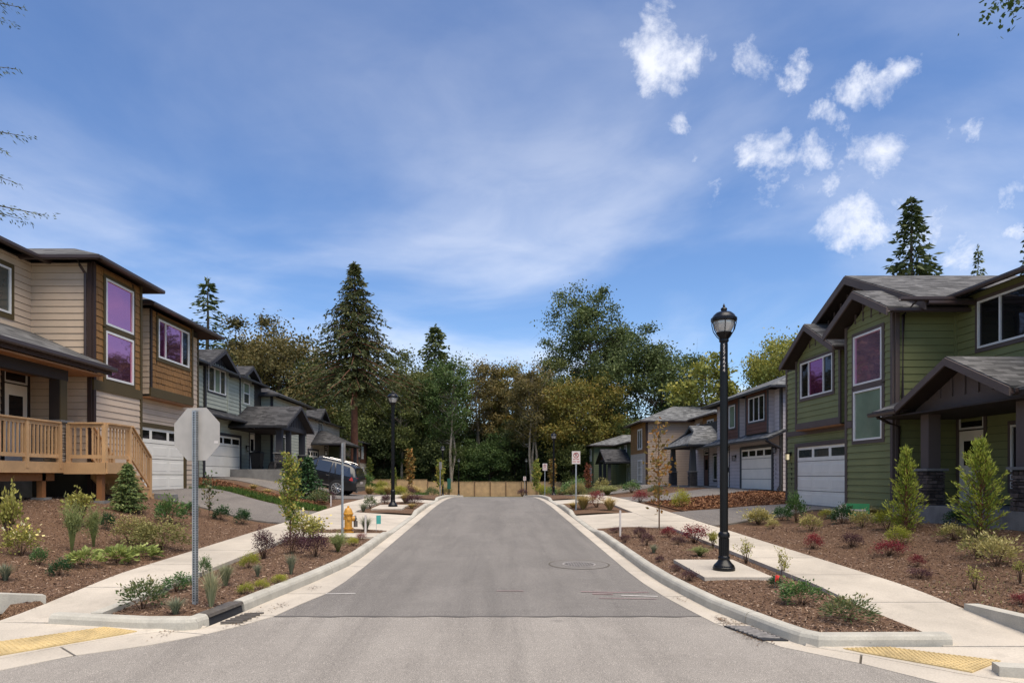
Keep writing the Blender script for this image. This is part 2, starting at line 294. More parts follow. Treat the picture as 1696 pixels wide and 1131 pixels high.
leaf('lf_varieg', [(0.083, 0.115, 0.028), (0.395, 0.336, 0.110), (0.800, 0.686, 0.316)]); leaf('lf_gold', [(0.116, 0.152, 0.021), (0.329, 0.336, 0.041), (0.593, 0.504, 0.083)])
leaf('lf_grass', [(0.146, 0.171, 0.085), (0.317, 0.329, 0.183), (0.512, 0.464, 0.268)]); leaf('lf_blue', [(0.104, 0.132, 0.081), (0.220, 0.240, 0.151), (0.389, 0.360, 0.238)])
leaf('lf_straw', [(0.244, 0.195, 0.061), (0.488, 0.378, 0.146), (0.708, 0.561, 0.281)]); leaf('lf_lav', [(0.102, 0.143, 0.043), (0.257, 0.285, 0.100), (0.479, 0.428, 0.171)])
leaf('lf_hosta', [(0.122, 0.171, 0.037), (0.305, 0.354, 0.098), (0.512, 0.525, 0.195)]); leaf('lf_yellowleaf', [(0.122, 0.134, 0.024), (0.317, 0.305, 0.067), (0.512, 0.464, 0.146)])
leaf('lf_cypress', [(0.10, 0.15, 0.018), (0.28, 0.34, 0.045), (0.50, 0.52, 0.09)]); leaf('lf_spruce', [(0.051, 0.095, 0.028), (0.154, 0.206, 0.065), (0.343, 0.365, 0.128)])
leaf('lf_freshchip', [(0.07, 0.025, 0.012), (0.20, 0.085, 0.036), (0.42, 0.22, 0.11)], 0.9, 0.0); leaf('lf_bud', [(0.2, 0.2, 0.05), (0.3, 0.3, 0.1)]); leaf('lf_litter', [(0.04, 0.022, 0.014), (0.12, 0.07, 0.04), (0.26, 0.16, 0.08)], 0.9, 0.0); leaf('lf_dark', [(0.015, 0.039, 0.016), (0.043, 0.099, 0.035), (0.118, 0.198, 0.070)], 0.35); leaf('lf_cover', [(0.111, 0.117, 0.033), (0.253, 0.234, 0.079), (0.443, 0.307, 0.118)]); leaf('lf_lawn', [(0.03, 0.07, 0.012), (0.07, 0.13, 0.02), (0.13, 0.19, 0.035)])
leaf('lf_flower', [(0.75, 0.60, 0.10), (0.8, 0.7, 0.3), (0.85, 0.8, 0.6)])
plain('bark', (0.085, 0.062, 0.045), 0.95, 0.35, 6, 0.6, 25); plain('bark_red', (0.16, 0.065, 0.035), 0.95, 0.35, 5, 0.7, 18); plain('bark_pale', (0.30, 0.25, 0.19), 0.95, 0.3, 3, 0.4, 20); plain('twig', (0.12, 0.07, 0.04), 0.9, 0.3)

# ------------------------------------------------------------------ mesh helpers
class MB:
    def __init__(s): s.v = []; s.f = []
    def add(s, vs, fs):
        o = len(s.v); s.v += [tuple(p) for p in vs]; s.f += [tuple(i+o for i in f) for f in fs]; return s
    def box(s, a, b):
        x0, x1 = sorted((a[0], b[0])); y0, y1 = sorted((a[1], b[1])); z0, z1 = sorted((a[2], b[2]))
        return s.add([(x0, y0, z0), (x1, y0, z0), (x1, y1, z0), (x0, y1, z0), (x0, y0, z1), (x1, y0, z1), (x1, y1, z1), (x0, y1, z1)],
                     [(0, 3, 2, 1), (4, 5, 6, 7), (0, 1, 5, 4), (1, 2, 6, 5), (2, 3, 7, 6), (3, 0, 4, 7)])
    def hexa(s, b, t):     # bottom ring, top ring (any count)
        n = len(b); return s.add(list(b)+list(t), [tuple(reversed(range(n))), tuple(range(n, 2*n))]+[(i, (i+1) % n, n+(i+1) % n, n+i) for i in range(n)])
    def beam(s, p0, p1, w, h, up=0.0):   # vertical-sided board along a line; p at bottom centre
        p0 = Vector(p0); p1 = Vector(p1); d = (p1-p0); n = Vector((-d.y, d.x, 0))
        n = n.normalized()*(w/2) if n.length > 1e-6 else Vector((w/2, 0, 0)); u = Vector((0, 0, h))
        return s.hexa([p0-n, p0+n, p1+n, p1-n], [p0-n+u, p0+n+u, p1+n+u, p1-n+u])
    def prism(s, pts, th):   # pts = top polygon, extruded down
        return s.hexa([(p[0], p[1], p[2]-th) for p in pts], pts)
    def tube(s, pts, r, k=8):
        pts = [Vector(p) for p in pts]; rs = r if isinstance(r, (list, tuple)) else [r]*len(pts); rings = []
        for i, p in enumerate(pts):
            d = (pts[min(i+1, len(pts)-1)]-pts[max(i-1, 0)]).normalized(); a = d.orthogonal().normalized() if abs(d.z) < 0.99 else Vector((1, 0, 0)); a = (a-d*a.dot(d)).normalized(); b = d.cross(a)
            rings.append([p+(a*math.cos(2*math.pi*j/k)+b*math.sin(2*math.pi*j/k))*rs[i] for j in range(k)])
        o = len(s.v); s.v += [tuple(q) for rg in rings for q in rg]
        for i in range(len(rings)-1):
            for j in range(k): s.f.append((o+i*k+j, o+i*k+(j+1) % k, o+(i+1)*k+(j+1) % k, o+(i+1)*k+j))
        s.f.append(tuple(o+j for j in reversed(range(k)))); s.f.append(tuple(o+(len(rings)-1)*k+j for j in range(k))); return s
    def lathe(s, prof, c=(0, 0, 0), k=20):   # (r,z) list
        o = len(s.v)
        for r, z in prof: s.v += [(c[0]+r*math.cos(2*math.pi*j/k), c[1]+r*math.sin(2*math.pi*j/k), c[2]+z) for j in range(k)]
        for i in range(len(prof)-1):
            for j in range(k): s.f.append((o+i*k+j, o+i*k+(j+1) % k, o+(i+1)*k+(j+1) % k, o+(i+1)*k+j))
        s.f.append(tuple(o+j for j in reversed(range(k)))); s.f.append(tuple(o+(len(prof)-1)*k+j for j in range(k))); return s
    def mesh(s, name, mat, smooth=False):
        me = bpy.data.meshes.new(name); me.from_pydata(s.v, [], s.f); me.materials.append(M[mat]); me.update()
        if smooth:
            for p in me.polygons: p.use_smooth = True
            if hasattr(me, 'set_sharp_from_angle'): me.set_sharp_from_angle(angle=R(40))
        return me
def link(name, me, parent=None):
    o = bpy.data.objects.new(name, me); C.objects.link(o)
    if parent is not None:
        o.parent = parent; o.matrix_parent_inverse = PINV.get(parent.name, Matrix.Identity(4))
    return o
PINV = {}
def obj(name, mb, mat, parent=None, smooth=False, label=None, kind=None):
    o = link(name, mb.mesh(name, mat, smooth), parent)
    if label: o['label'] = label
    if kind: o['kind'] = kind
    return o
def tag(o, label=None, cat=None, group=None, kind=None):
    if label: o['label'] = label
    if cat: o['category'] = cat
    if group: o['group'] = group
    if kind: o['kind'] = kind
    return o
def thing(name, label, cat, loc=(0, 0, 0), rz=0.0, group=None, world_parts=False):
    o = bpy.data.objects.new(name, None); C.objects.link(o); o.location = loc; o.rotation_euler = (0, 0, rz); o.empty_display_size = 0.3
    if world_parts: PINV[o.name] = Matrix.Translation(loc).inverted()
    return tag(o, label, cat, group)
def copy_tree(o, parent=None):
    c = o.copy(); C.objects.link(c)
    if parent is not None: c.parent = parent
    for ch in list(o.children): copy_tree(ch, c)
    return c
def text_mesh(s, size, mat, extrude=0.004):
    cu = bpy.data.curves.new('lettering', 'FONT'); cu.body = s; cu.size = size; cu.extrude = extrude; cu.align_x = 'CENTER'; cu.align_y = 'CENTER'
    t = bpy.data.objects.new('lettering', cu); C.objects.link(t); bpy.context.view_layer.update()
    me = bpy.data.meshes.new_from_object(t.evaluated_get(bpy.context.evaluated_depsgraph_get())); bpy.data.objects.remove(t); bpy.data.curves.remove(cu)
    me.materials.clear(); me.materials.append(M[mat]); return me
def quads_mesh(name, q, rnd, mat, extra=None):
    """q: (N,4,3) leaf quads; rnd: N; extra=(MB, mat) for stems"""
    n = len(q); v = q.reshape(-1, 3); ev = []; ef = []
    if extra: ev = extra[0].v; ef = extra[0].f
    nv = n*4+len(ev); me = bpy.data.meshes.new(name)
    lt = [4]*n+[len(f) for f in ef]; tot = sum(lt)
    me.vertices.add(nv); me.loops.add(tot); me.polygons.add(len(lt))
    co = np.concatenate([v, np.array(ev, dtype=float).reshape(-1, 3)]) if len(ev) else v
    me.vertices.foreach_set('co', co.astype(np.float32).ravel())
    li = np.concatenate([np.arange(n*4), np.array([i+n*4 for f in ef for i in f], dtype=np.int64)]) if ef else np.arange(n*4)
    me.loops.foreach_set('vertex_index', li.astype(np.int32))
    ls = np.concatenate([[0], np.cumsum(lt)[:-1]]).astype(np.int32); me.polygons.foreach_set('loop_start', ls); me.polygons.foreach_set('loop_total', np.array(lt, dtype=np.int32))
    me.materials.append(M[mat])
    if extra: me.materials.append(M[extra[1]]); me.polygons.foreach_set('material_index', np.array([0]*n+[1]*len(ef), dtype=np.int32))
    me.update(calc_edges=True)
    at = me.attributes.new('rnd', 'FLOAT', 'FACE'); at.data.foreach_set('value', np.concatenate([rnd, np.full(len(ef), 0.5)]).astype(np.float32))
    return me
def leaf_quads(rs, pts, L, W, up=0.3, dirs=None, jit=1.0):
    """rhombic leaves at pts; L,W arrays or floats; dirs optional preferred direction"""
    n = len(pts); d = rs.normal(size=(n, 3))*jit
    if dirs is not None: d = d+dirs
    d[:, 2] += up*0.5; d /= np.linalg.norm(d, axis=1, keepdims=True)+1e-9
    r = rs.normal(size=(n, 3)); s = np.cross(d, r); s /= np.linalg.norm(s, axis=1, keepdims=True)+1e-9
    L = np.broadcast_to(L, n)[:, None]*rs.uniform(.7, 1.3, (n, 1)); W = np.broadcast_to(W, n)[:, None]*rs.uniform(.7, 1.3, (n, 1))
    m = pts+d*L*0.45
    return np.stack([pts, m+s*W*0.5, pts+d*L, m-s*W*0.5], axis=1)

# ------------------------------------------------------------------ terrain
def smooth(t): t = max(0.0, min(1.0, t)); return t*t*(3-2*t)
def pl(x, pts):
    if x <= pts[0][0]: return pts[0][1]
    for (a, b), (c, d) in zip(pts, pts[1:]):
        if x <= c: return b+(d-b)*(x-a)/(c-a)
    return pts[-1][1]
_Y = [i*0.5-60 for i in range(900)]; _Z = []
def _slope(y): return 0.0274 if y < 26 else (0.0274-(y-26)/16*0.0574 if y < 42 else (-0.03 if y < 76 else 0.0))
_z = 0.0274*-60
for y in _Y: _Z.append(_z); _z += 0.5*_slope(y+0.25)
def zr(y):
    i = (y+60)/0.5; k = max(0, min(len(_Z)-2, int(i))); return _Z[k]+(_Z[k+1]-_Z[k])*(i-k)
LOT_L = [(0, .9), (12, 1.2), (16, 1.38), (20, 1.46), (27, 1.5), (32, 1.86), (40, 1.93), (52, 1.80), (65, 1.3), (80, .6), (100, 0), (400, 0)]
LOT_R = [(0, .7), (10, .8), (13.5, .98), (18, .88), (26, .90), (31, 1.18), (38, 1.28), (50, 1.28), (60, 1.25), (75, 1.0), (90, .2), (400, 0)]
def G(x, y):
    ax = abs(x)
    if ax < 5.95: return zr(y)-0.06
    if (x < 0 and y < 8.75) or (x > 0 and y < 6.55): return zr(y)-0.06
    lot = pl(y, LOT_L if x < 0 else LOT_R); b = zr(y)+0.10
    k = smooth((y-26)/5); z = b+(lot-b)*smooth((ax-6.0-(1.7 if x < 0 else .8)*k)/(5.0+(.7 if x < 0 else .5)*k))
    return z+0.03*math.sin(x*1.7+y*0.9)*math.sin(y*1.3-x*0.4)*smooth((ax-6)/1.0)
def GS(x, y):    # surface height at a plant: planting strips between kerb and pavement, or the banks
    if abs(x) < 4.72 and y > 7: return strip_z(x, y)
    return G(x, y)
def strip_z(x, y): return zr(y)+0.085+0.05*math.sin(math.pi*max(0, min(1, (abs(x)-2.8)/1.9)))
xs = sorted(set([-400, -250, -160, -110, -80, -60, -48, -40, -34, 400, 250, 160, 110, 80, 60, 48, 40, 34]+[-30+i for i in range(0, 61) if abs(-30+i) > 14]+[s*(5.9+0.0) for s in (-1, 1)]+[s*6.0 for s in (-1, 1)]+[s*(6.0+0.35*i) for s in (-1, 1) for i in range(1, 24)]+[-4, -2, 0, 2, 4]))
ys = sorted(set([-60, -40, -25, -15, -8, -3, 0, 3, 5, 6.5, 6.6, 7.5, 8.7, 8.8]+[9+0.5*i for i in range(0, 92)]+[55+1.5*i for i in range(0, 34)]+[110, 125, 150, 190, 250, 330, 389]))
verts = [(x, y, G(x, y)) for y in ys for x in xs]; nx = len(xs)
faces = [(j*nx+i, j*nx+i+1, (j+1)*nx+i+1, (j+1)*nx+i) for j in range(len(ys)-1) for i in range(nx-1)]
mb = MB(); mb.v = verts; mb.f = faces
obj('ground', mb, 'terrain', smooth=True, kind='structure', label='bark-mulched ground of the front gardens and woodland floor')

def strip_mesh(a, b, za, zb=None):     # ribbon between two polylines of (x,y)
    zb = zb or za; m = MB()
    for (p, q), (r, s) in zip(zip(a, b), zip(a[1:], b[1:])):
        m.add([(*p, za(*p)), (*q, zb(*q)), (*s, zb(*s)), (*r, za(*r))], [(0, 1, 2, 3)])
    return m
# edge of the carriageway (A) and back of the gutter (Gt), far to near, each side
farY = [75, 68, 62, 57]+[54-1.5*i for i in range(0, 28)]          # 54 .. 13.5
AL = [(-2.35, y) for y in farY]+[(-2.35, 12.5), (-2.38, 11), (-2.45, 10), (-2.62, 9.3), (-2.75, 8.6), (-3.0, 8.1), (-3.25, 7.7), (-3.66, 7.26), (-4.22, 6.88), (-4.63, 6.4), (-5.3, 5.95), (-6.5, 5.65), (-30, 5.5)]
GL = [(-2.62, y) for y in farY]+[(-2.66, 12.5), (-2.86, 11), (-3.03, 10), (-3.15, 9.3), (-3.26, 8.6), (-3.38, 7.98), (-3.75, 7.84), (-4.12, 7.62), (-4.55, 7.18), (-4.92, 6.72), (-5.5, 6.3), (-6.6, 6.0), (-30, 5.85)]
AR = [(2.35, y) for y in farY]+[(2.35, 12), (2.38, 10.8), (2.45, 9.8), (2.55, 9.0), (2.67, 8.2), (3.03, 7.2), (3.56, 6.62), (3.94, 6.05), (4.4, 5.6), (5.2, 5.25), (7, 5.05), (30, 4.95)]
GR = [(2.62, y) for y in farY]+[(2.62, 12), (2.66, 10.8), (2.75, 9.8), (2.84, 9.0), (3.02, 8.2), (3.3, 7.22), (3.72, 6.9), (4.3, 6.3), (4.75, 5.95), (5.4, 5.6), (7.1, 5.4), (30, 5.3)]
zrd = lambda x, y: zr(y)
def fill(left, right, z, name, mat, label):
    m = MB(); 
    for i in range(len(left)-1):
        a, b, c, d = left[i], right[i], right[i+1], left[i+1]
        n = 6; P = lambda p, q, t: (p[0]+(q[0]-p[0])*t, p[1]+(q[1]-p[1])*t)
        for k in range(n):
            p0, p1, p2, p3 = P(a, b, k/n), P(a, b, (k+1)/n), P(d, c, (k+1)/n), P(d, c, k/n)
            m.add([(*p, z(*p)) for p in (p0, p1, p2, p3)], [(0, 3, 2, 1)])
    return obj(name, m, mat, kind='structure', label=label)
# new asphalt of the street, older asphalt of the junction
SE = 8.6
def edge_at(P, y):
    for (x0, y0), (x1, y1) in zip(P, P[1:]):
        if y0 >= y >= y1: return x0+(x1-x0)*(y0-y)/(y0-y1)
yy = [75, 68, 62, 57]+[54-1.5*i for i in range(0, 28)]+[12.5, 12, 11.4, 11, 10.4, 10, 9.6, 9.3, 8.95, SE]
fill([(edge_at(AL, y), y) for y in yy], [(edge_at(AR, y), y) for y in yy], zrd, 'road', 'asphalt_new', 'dark new asphalt of the street running away')
yo = [SE, 8.2, 7.9, 7.6, 7.26, 6.9, 6.62, 6.4, 6.05, 5.9, 5.7]
eL = [(edge_at(AL, y), y) for y in yo]; eR = [(edge_at(AR, y), y) for y in yo]
eL += [(-30, 5.5), (-30, -12)]; eR += [(30, 4.95), (30, -12)]
# near part as one grid clipped by the edges
fill(eL, eR, zrd, 'junction_road', 'asphalt_old', 'paler worn asphalt of the junction in the foreground')
m = MB(); rs = random.Random(3); pts = [(-2.75+5.4*i/30, SE+0.012*math.sin(i*1.3)) for i in range(31)]
obj('road_seam', strip_mesh(pts, [(x, y-0.05-0.02*math.sin(i*2.1)) for i, (x, y) in enumerate(pts)], lambda x, y: zr(y)+0.004), 'asphalt_seam' if 'asphalt_seam' in M else 'joint_dark', kind='structure', label='dark tar seam between the two asphalts')
# gutters, slab by slab
def ribbon_slabs(A, B, z, name, mat, bedname, label, gap=0.012, th=0.05, step=2):
    bed = obj(bedname, strip_mesh(A, B, lambda x, y: z(x, y)-0.02), 'joint_dark', kind='structure', label=label)
    for i in range(0, len(A)-1, step):
        j = min(i+step, len(A)-1); a = list(A[i:j+1]); b = list(B[i:j+1])
        def shr(P):
            P = list(P); d0 = Vector(P[1])-Vector(P[0]); d1 = Vector(P[-2])-Vector(P[-1]); P[0] = tuple(Vector(P[0])+d0.normalized()*gap); P[-1] = tuple(Vector(P[-1])+d1.normalized()*gap); return P
        a = shr(a); b = shr(b); mm = MB()
        for k in range(len(a)-1):
            q = [a[k], b[k], b[k+1], a[k+1]]; mm.prism([(*p, z(*p)) for p in q], th)
        obj(name, mm, mat, bed)
    return bed
zg = lambda x, y: zr(y)+0.006
ribbon_slabs(AL, GL, zg, 'gutter_slab', 'concrete', 'gutter_left', 'concrete gutter along the left edge of the road')
ribbon_slabs(AR, GR, zg, 'gutter_slab', 'concrete', 'gutter_right', 'concrete gutter along the right edge of the road')
# kerbs
APRON_L = [(17.8, 23.1), (28.9, 32.2)]; APRON_R = [(18.3, 23.0), (28.2, 32.0)]
def kh(y, ap):
    h = 0.14
    for a, b in ap:
        d = max(a-y, y-b); h = min(h, 0.03+0.11*smooth((d+0.1)/0.9))
    return h
def kerb_run(path, ap, name, label, inlet=None, seclen=3):
    """path: front-bottom line far to near; kerb body lies on the outer side (left of travel for left kerb)."""
    bed = None
    # resample
    P = [Vector(p) for p in path]; S = [P[0]]
    for p, q in zip(P, P[1:]):
        n = max(1, int((q-p).length/0.75)); S += [p+(q-p)*k/n for k in range(1, n+1)]
    def nrm(i):
        d = (S[min(i+1, len(S)-1)]-S[max(i-1, 0)]).normalized(); n = Vector((-d.y, d.x)); return n if name.endswith('right') else -n
    root = None; i = 0
    while i < len(S)-1:
        j = min(i+4, len(S)-1); 
        if len(S)-1-j < 2: j = len(S)-1
        rings = []
        for k in range(i, j+1):
            p = S[k]; n = nrm(k); h = kh(p.y, ap); z = zr(p.y); dd = (S[min(k+1, len(S)-1)]-S[max(k-1, 0)]).normalized()
            if k == i: p = p+dd*0.008
            if k == j: p = p-dd*0.008
            rings.append([(p.x+n.x*o, p.y+n.y*o, z+zz) for o, zz in ((-0.0, -0.05), (0.012, h*0.65), (0.03, h-0.016), (0.055, h), (0.155, h+0.004), (0.17, h-0.01), (0.17, -0.05))])
        mm = MB(); K = len(rings[0])
        for r in rings: mm.v += r
        for r in range(len(rings)-1):
            for c in range(K): mm.f.append((r*K+c, r*K+(c+1) % K, (r+1)*K+(c+1) % K, (r+1)*K+c))
        mm.f.append(tuple(range(K))); mm.f.append(tuple(reversed([(len(rings)-1)*K+c for c in range(K)])))
        mid = S[(i+j)//2]
        if root is None: root = obj(name, mm, 'kerb_concrete', kind='structure', smooth=False, label=label)
        else: obj('kerb_section', mm, 'kerb_concrete', root)
        i = j
    return root
KL1 = [(-2.62, 60), (-2.62, 13.5), (-2.67, 12.5), (-2.86, 11), (-3.03, 10), (-3.15, 9.3), (-3.22, 8.85)]
KL2 = [(-3.36, 8.10), (-3.42, 7.92), (-3.55, 7.86), (-4.07, 7.86), (-5.28, 8.08)]
KR1 = [(2.62, 60), (2.62, 12), (2.66, 10.8), (2.75, 9.8), (2.84, 9.0), (3.02, 8.2), (3.15, 7.65), (3.26, 7.3), (3.40, 7.14), (3.55, 7.12), (4.82, 7.14)]
kerb_run(KL1, APRON_L, 'kerb_left', 'pale concrete kerb along the left side of the street')
kerb_run(KL2, [], 'kerb_end_left', 'concrete kerb end turning round the left planting strip')
kerb_run(KR1, APRON_R, 'kerb_right', 'pale concrete kerb along the right side of the street')
# storm drain inlet in the left kerb, grates
t = thing('storm_drain', 'black kerb inlet storm drain with cracked grate by the left corner', 'drain', (-3.3, 8.45, zr(8.45)), world_parts=True)
obj('inlet_opening', MB().hexa([(-3.23, 8.83, zr(8.8)-.04), (-3.37, 8.83, zr(8.8)-.04), (-3.50, 8.12, zr(8.1)-.04), (-3.36, 8.12, zr(8.1)-.04)], [(-3.26, 8.83, zr(8.8)+.10), (-3.40, 8.83, zr(8.8)+.10), (-3.53, 8.12, zr(8.1)+.10), (-3.39, 8.12, zr(8.1)+.10)]), 'hole_dark', t)
obj('inlet_lid', MB().hexa([(-3.235, 8.84, zr(8.8)+.102), (-3.42, 8.84, zr(8.8)+.102), (-3.55, 8.11, zr(8.1)+.102), (-3.365, 8.11, zr(8.1)+.102)], [(-3.245, 8.84, zr(8.8)+.138), (-3.42, 8.84, zr(8.8)+.138), (-3.55, 8.11, zr(8.1)+.138), (-3.375, 8.11, zr(8.1)+.138)]), 'cast_iron', t)
for k in range(6):
    f = k/6; obj('grate_bar', MB().beam((-2.93-0.10*f, 8.72-0.6*f, zr(8.5)+0.008), (-3.16-0.12*f, 8.66-0.6*f, zr(8.5)+0.008), 0.035, 0.02), 'cast_iron', t)
t = thing('drain_grate', 'rusty drain grate covered in leaf litter by the right kerb', 'drain', (2.88, 7.75, zr(7.75)), world_parts=True)
obj('grate_frame', MB().hexa([(2.72, 8.05, zr(8)+.008), (3.02, 8.0, zr(8)+.008), (3.2, 7.4, zr(7.4)+.008), (2.93, 7.42, zr(7.4)+.008)], [(2.72, 8.05, zr(8)+.02), (3.02, 8.0, zr(8)+.02), (3.2, 7.4, zr(7.4)+.02), (2.93, 7.42, zr(7.4)+.02)]), 'hole_dark', t)
for k in range(8):
    f = k/8; obj('grate_bar', MB().beam((2.74+.2*f, 8.02-.56*f, zr(8-.56*f)+0.012), (3.0+.16*f, 7.97-.56*f, zr(8-.56*f)+0.012), 0.03, 0.018), 'iron_light', t)

# corner ramps and tactile strips
RAMP_H = 0.030
def ramp(inner, outer, name, label):
    zi = lambda x, y: zr(y)+RAMP_H; zo = lambda x, y: zr(y)+0.010; m = MB()
    for i in range(len(inner)-1):
        P = [inner[i], outer[i], outer[i+1], inner[i+1]]; m.prism([(*P[0], zi(*P[0])), (*P[1], zo(*P[1])), (*P[2], zo(*P[2])), (*P[3], zi(*P[3]))], 0.12)
    return obj(name, m, 'concrete', kind='structure', label=label)
IL = [(-3.36, 8.0), (-3.8, 7.90), (-4.3, 7.93), (-4.85, 8.02), (-5.3, 8.10), (-5.95, 8.16), (-6.3, 8.7), (-30, 8.7)]
IR = [(3.32, 7.24), (3.95, 7.10), (4.80, 7.10), (5.5, 7.10), (6.0, 7.10), (7.1, 6.55), (30, 6.55)]
ramp(IL, GL[-8:], 'corner_ramp_left', 'pale concrete kerb ramp at the left street corner')
ramp(IR, GR[-7:], 'corner_ramp_right', 'pale concrete kerb ramp at the right street corner')
def bil(P, u, v):
    a = Vector(P[0]).lerp(Vector(P[1]), u); b = Vector(P[3]).lerp(Vector(P[2]), u); return a.lerp(b, v)
def ramp_z(x, y, inner, outer):
    key = id(inner)
    if key not in RZ:
        a = []
        for i in range(len(inner)-2):
            P = [inner[i], outer[i], outer[i+1], inner[i+1]]
            for u in range(41):
                for v in range(21): q = bil(P, u/40, v/20); a.append((q.x, q.y, RAMP_H-(RAMP_H-0.010)*u/40))
        RZ[key] = np.array(a)
    a = RZ[key]; return zr(y)+a[np.argmin((a[:, 0]-x)**2+(a[:, 1]-y)**2), 2]
RZ = {}
def tactile(P, inner, outer, label, nu, nv):
    z = lambda p: ramp_z(p.x, p.y, inner, outer)+0.014
    # plane fit through three corners keeps the tiles flat
    def W(u, v): 
        p = bil(P, u, v); return Vector((p.x, p.y, z(p)))
    mm = MB(); nn = 10
    for i in range(nn):
        for j in range(6): mm.prism([W(i/nn, j/6), W((i+1)/nn, j/6), W((i+1)/nn, (j+1)/6), W(i/nn, (j+1)/6)], 0.06)
    r = obj('tactile_paving', mm, 'tactile_yellow', kind='structure', label=label)
    n = 0; m = MB()
    for i in range(nu):
        for j in range(nv):
            p = W((i+.5)/nu, (j+.5)/nv); m.lathe([(0.013, 0.0), (0.011, 0.006)], p, 6)
    obj('dome', m, 'tactile_yellow', r, kind='stuff')
tactile([(-4.05, 7.76), (-4.98, 6.80), (-5.40, 7.22), (-4.50, 7.90)], IL, GL[-8:], 'yellow tactile paving strip at the left corner ramp', 26, 11)
tactile([(3.62, 7.06), (4.42, 6.30), (4.92, 6.62), (4.10, 7.06)], IR, GR[-7:], 'yellow tactile paving strip at the right corner ramp', 22, 11)
# low kerbs behind the corner ramps
def low_kerb(a, b, h0, h1, name, label):
    a = Vector(a); b = Vector(b); d = (b-a).normalized(); n = Vector((-d.y, d.x))*0.09; za, zb = zr(a.y), zr(b.y)
    B = [(a-n), (a+n), (b+n), (b-n)]; zs = [za, za, zb, zb]; hs = [h0, h0, h1, h1]
    obj(name, MB().hexa([(p.x, p.y, z) for p, z in zip(B, zs)], [(p.x, p.y, z+h) for p, z, h in zip(B, zs, hs)]), 'kerb_concrete', kind='structure', label=label)
low_kerb((-6.02, 9.15), (-6.42, 8.72), .16, .27, 'garden_kerb_left', 'short concrete kerb edging the mulch at the left corner')
low_kerb((-6.42, 8.72), (-30, 8.72), .27, .27, 'garden_kerb_left', 'concrete kerb edging the mulch along the side street')
low_kerb((6.02, 8.6), (6.02, 6.6), .16, .27, 'garden_kerb_right', 'short concrete kerb edging the mulch at the right corner')
low_kerb((6.11, 6.62), (30, 6.62), .27, .27, 'garden_kerb_right', 'concrete kerb edging the right garden along the side street')
low_kerb((4.62, 6.28), (6.9, 5.55), .10, .15, 'ramp_kerb', 'dark concrete kerb at the bottom right corner')

# pavements in slabs, dipping to the corner ramps
def swz(s, y): return zr(y)+(0.15-0.12*smooth((11.2-y)/3.0) if s < 0 else 0.15-0.12*smooth((10.2-y)/3.0))
def sidewalk(side, y0, name, label):
    s = -1 if side == 'L' else 1; m = MB(); ysl = []; y = y0
    while y < 70: ysl.append(y); y += 1.82
    yy2 = [y0, y0+.5, y0+1, y0+1.5, y0+2, y0+2.5, y0+3, y0+4, 15, 20, 26, 30, 34, 38, 42, 46, 52, 60, 70]
    bed = obj(name, strip_mesh([(s*4.74, y) for y in yy2], [(s*5.92, y) for y in yy2], lambda x, y: swz(s, y)-0.03), 'joint_dark', kind='structure', label=label)
    rr = random.Random(5)
    for a, b in zip(ysl, ysl[1:]):
        mm = MB(); mid = (a+b)/2; e = 0.003*rr.uniform(-1, 1)
        for p, q in ((a+0.012, (a+mid)/2), ((a+mid)/2, mid), (mid, (mid+b)/2), ((mid+b)/2, b-0.012)):
            mm.prism([(s*4.70, p, swz(s, p)+e), (s*5.95, p, swz(s, p)+.002+e), (s*5.95, q, swz(s, q)+.002+e), (s*4.70, q, swz(s, q)+e)][::s], 0.12)
        obj('paving_slab', mm, 'concrete', bed)
sidewalk('L', 8.14, 'sidewalk_left', 'pale concrete pavement along the left side of the street')
sidewalk('R', 7.12, 'sidewalk_right', 'pale concrete pavement along the right side of the street')
def edging():
    m = MB(); yy3 = [8.14+.3*i for i in range(10)]
    for a, b in zip(yy3, yy3[1:]): m.prism([(-4.80, a, zr(a)+.15), (-4.66, a, zr(a)+.15), (-4.66, b, zr(b)+.15), (-4.80, b, zr(b)+.15)], .16)
    obj('edging_kerb', m, 'kerb_concrete', kind='structure', label='low concrete edging between the left strip and the dipped pavement')
edging()
# driveway aprons and small path slabs across the strips
def kback(P, y): return edge_at(P, y)
def apron(side, a, b, name, label):
    s = -1 if side == 'L' else 1; KP = KL1 if s < 0 else KR1; ap = APRON_L if s < 0 else APRON_R; m = MB(); n = 10
    for i in range(n):
        p = a+(b-a)*i/n; q = a+(b-a)*(i+1)/n; xp, xq = kback(KP, p)+s*.165, kback(KP, q)+s*.165
        m.prism([(xp, p, zr(p)+kh(p, ap)+.002), (s*4.71, p, zr(p)+.148), (s*4.71, q, zr(q)+.148), (xq, q, zr(q)+kh(q, ap)+.002)][::s], 0.1)
    return obj(name, m, 'concrete', kind='structure', label=label)
apron('L', 17.8, 23.1, 'driveway_apron', 'concrete driveway crossing beyond the yellow hydrant'); apron('L', 28.9, 32.2, 'driveway_apron', 'farther concrete driveway crossing on the left')
apron('R', 18.3, 23.0, 'driveway_apron', 'concrete driveway crossing in front of the green house'); apron('R', 28.2, 32.0, 'driveway_apron', 'farther concrete driveway crossing on the right')
apron('L', 15.95, 16.75, 'path_slab', 'narrow concrete path slab crossing the left strip before the hydrant')
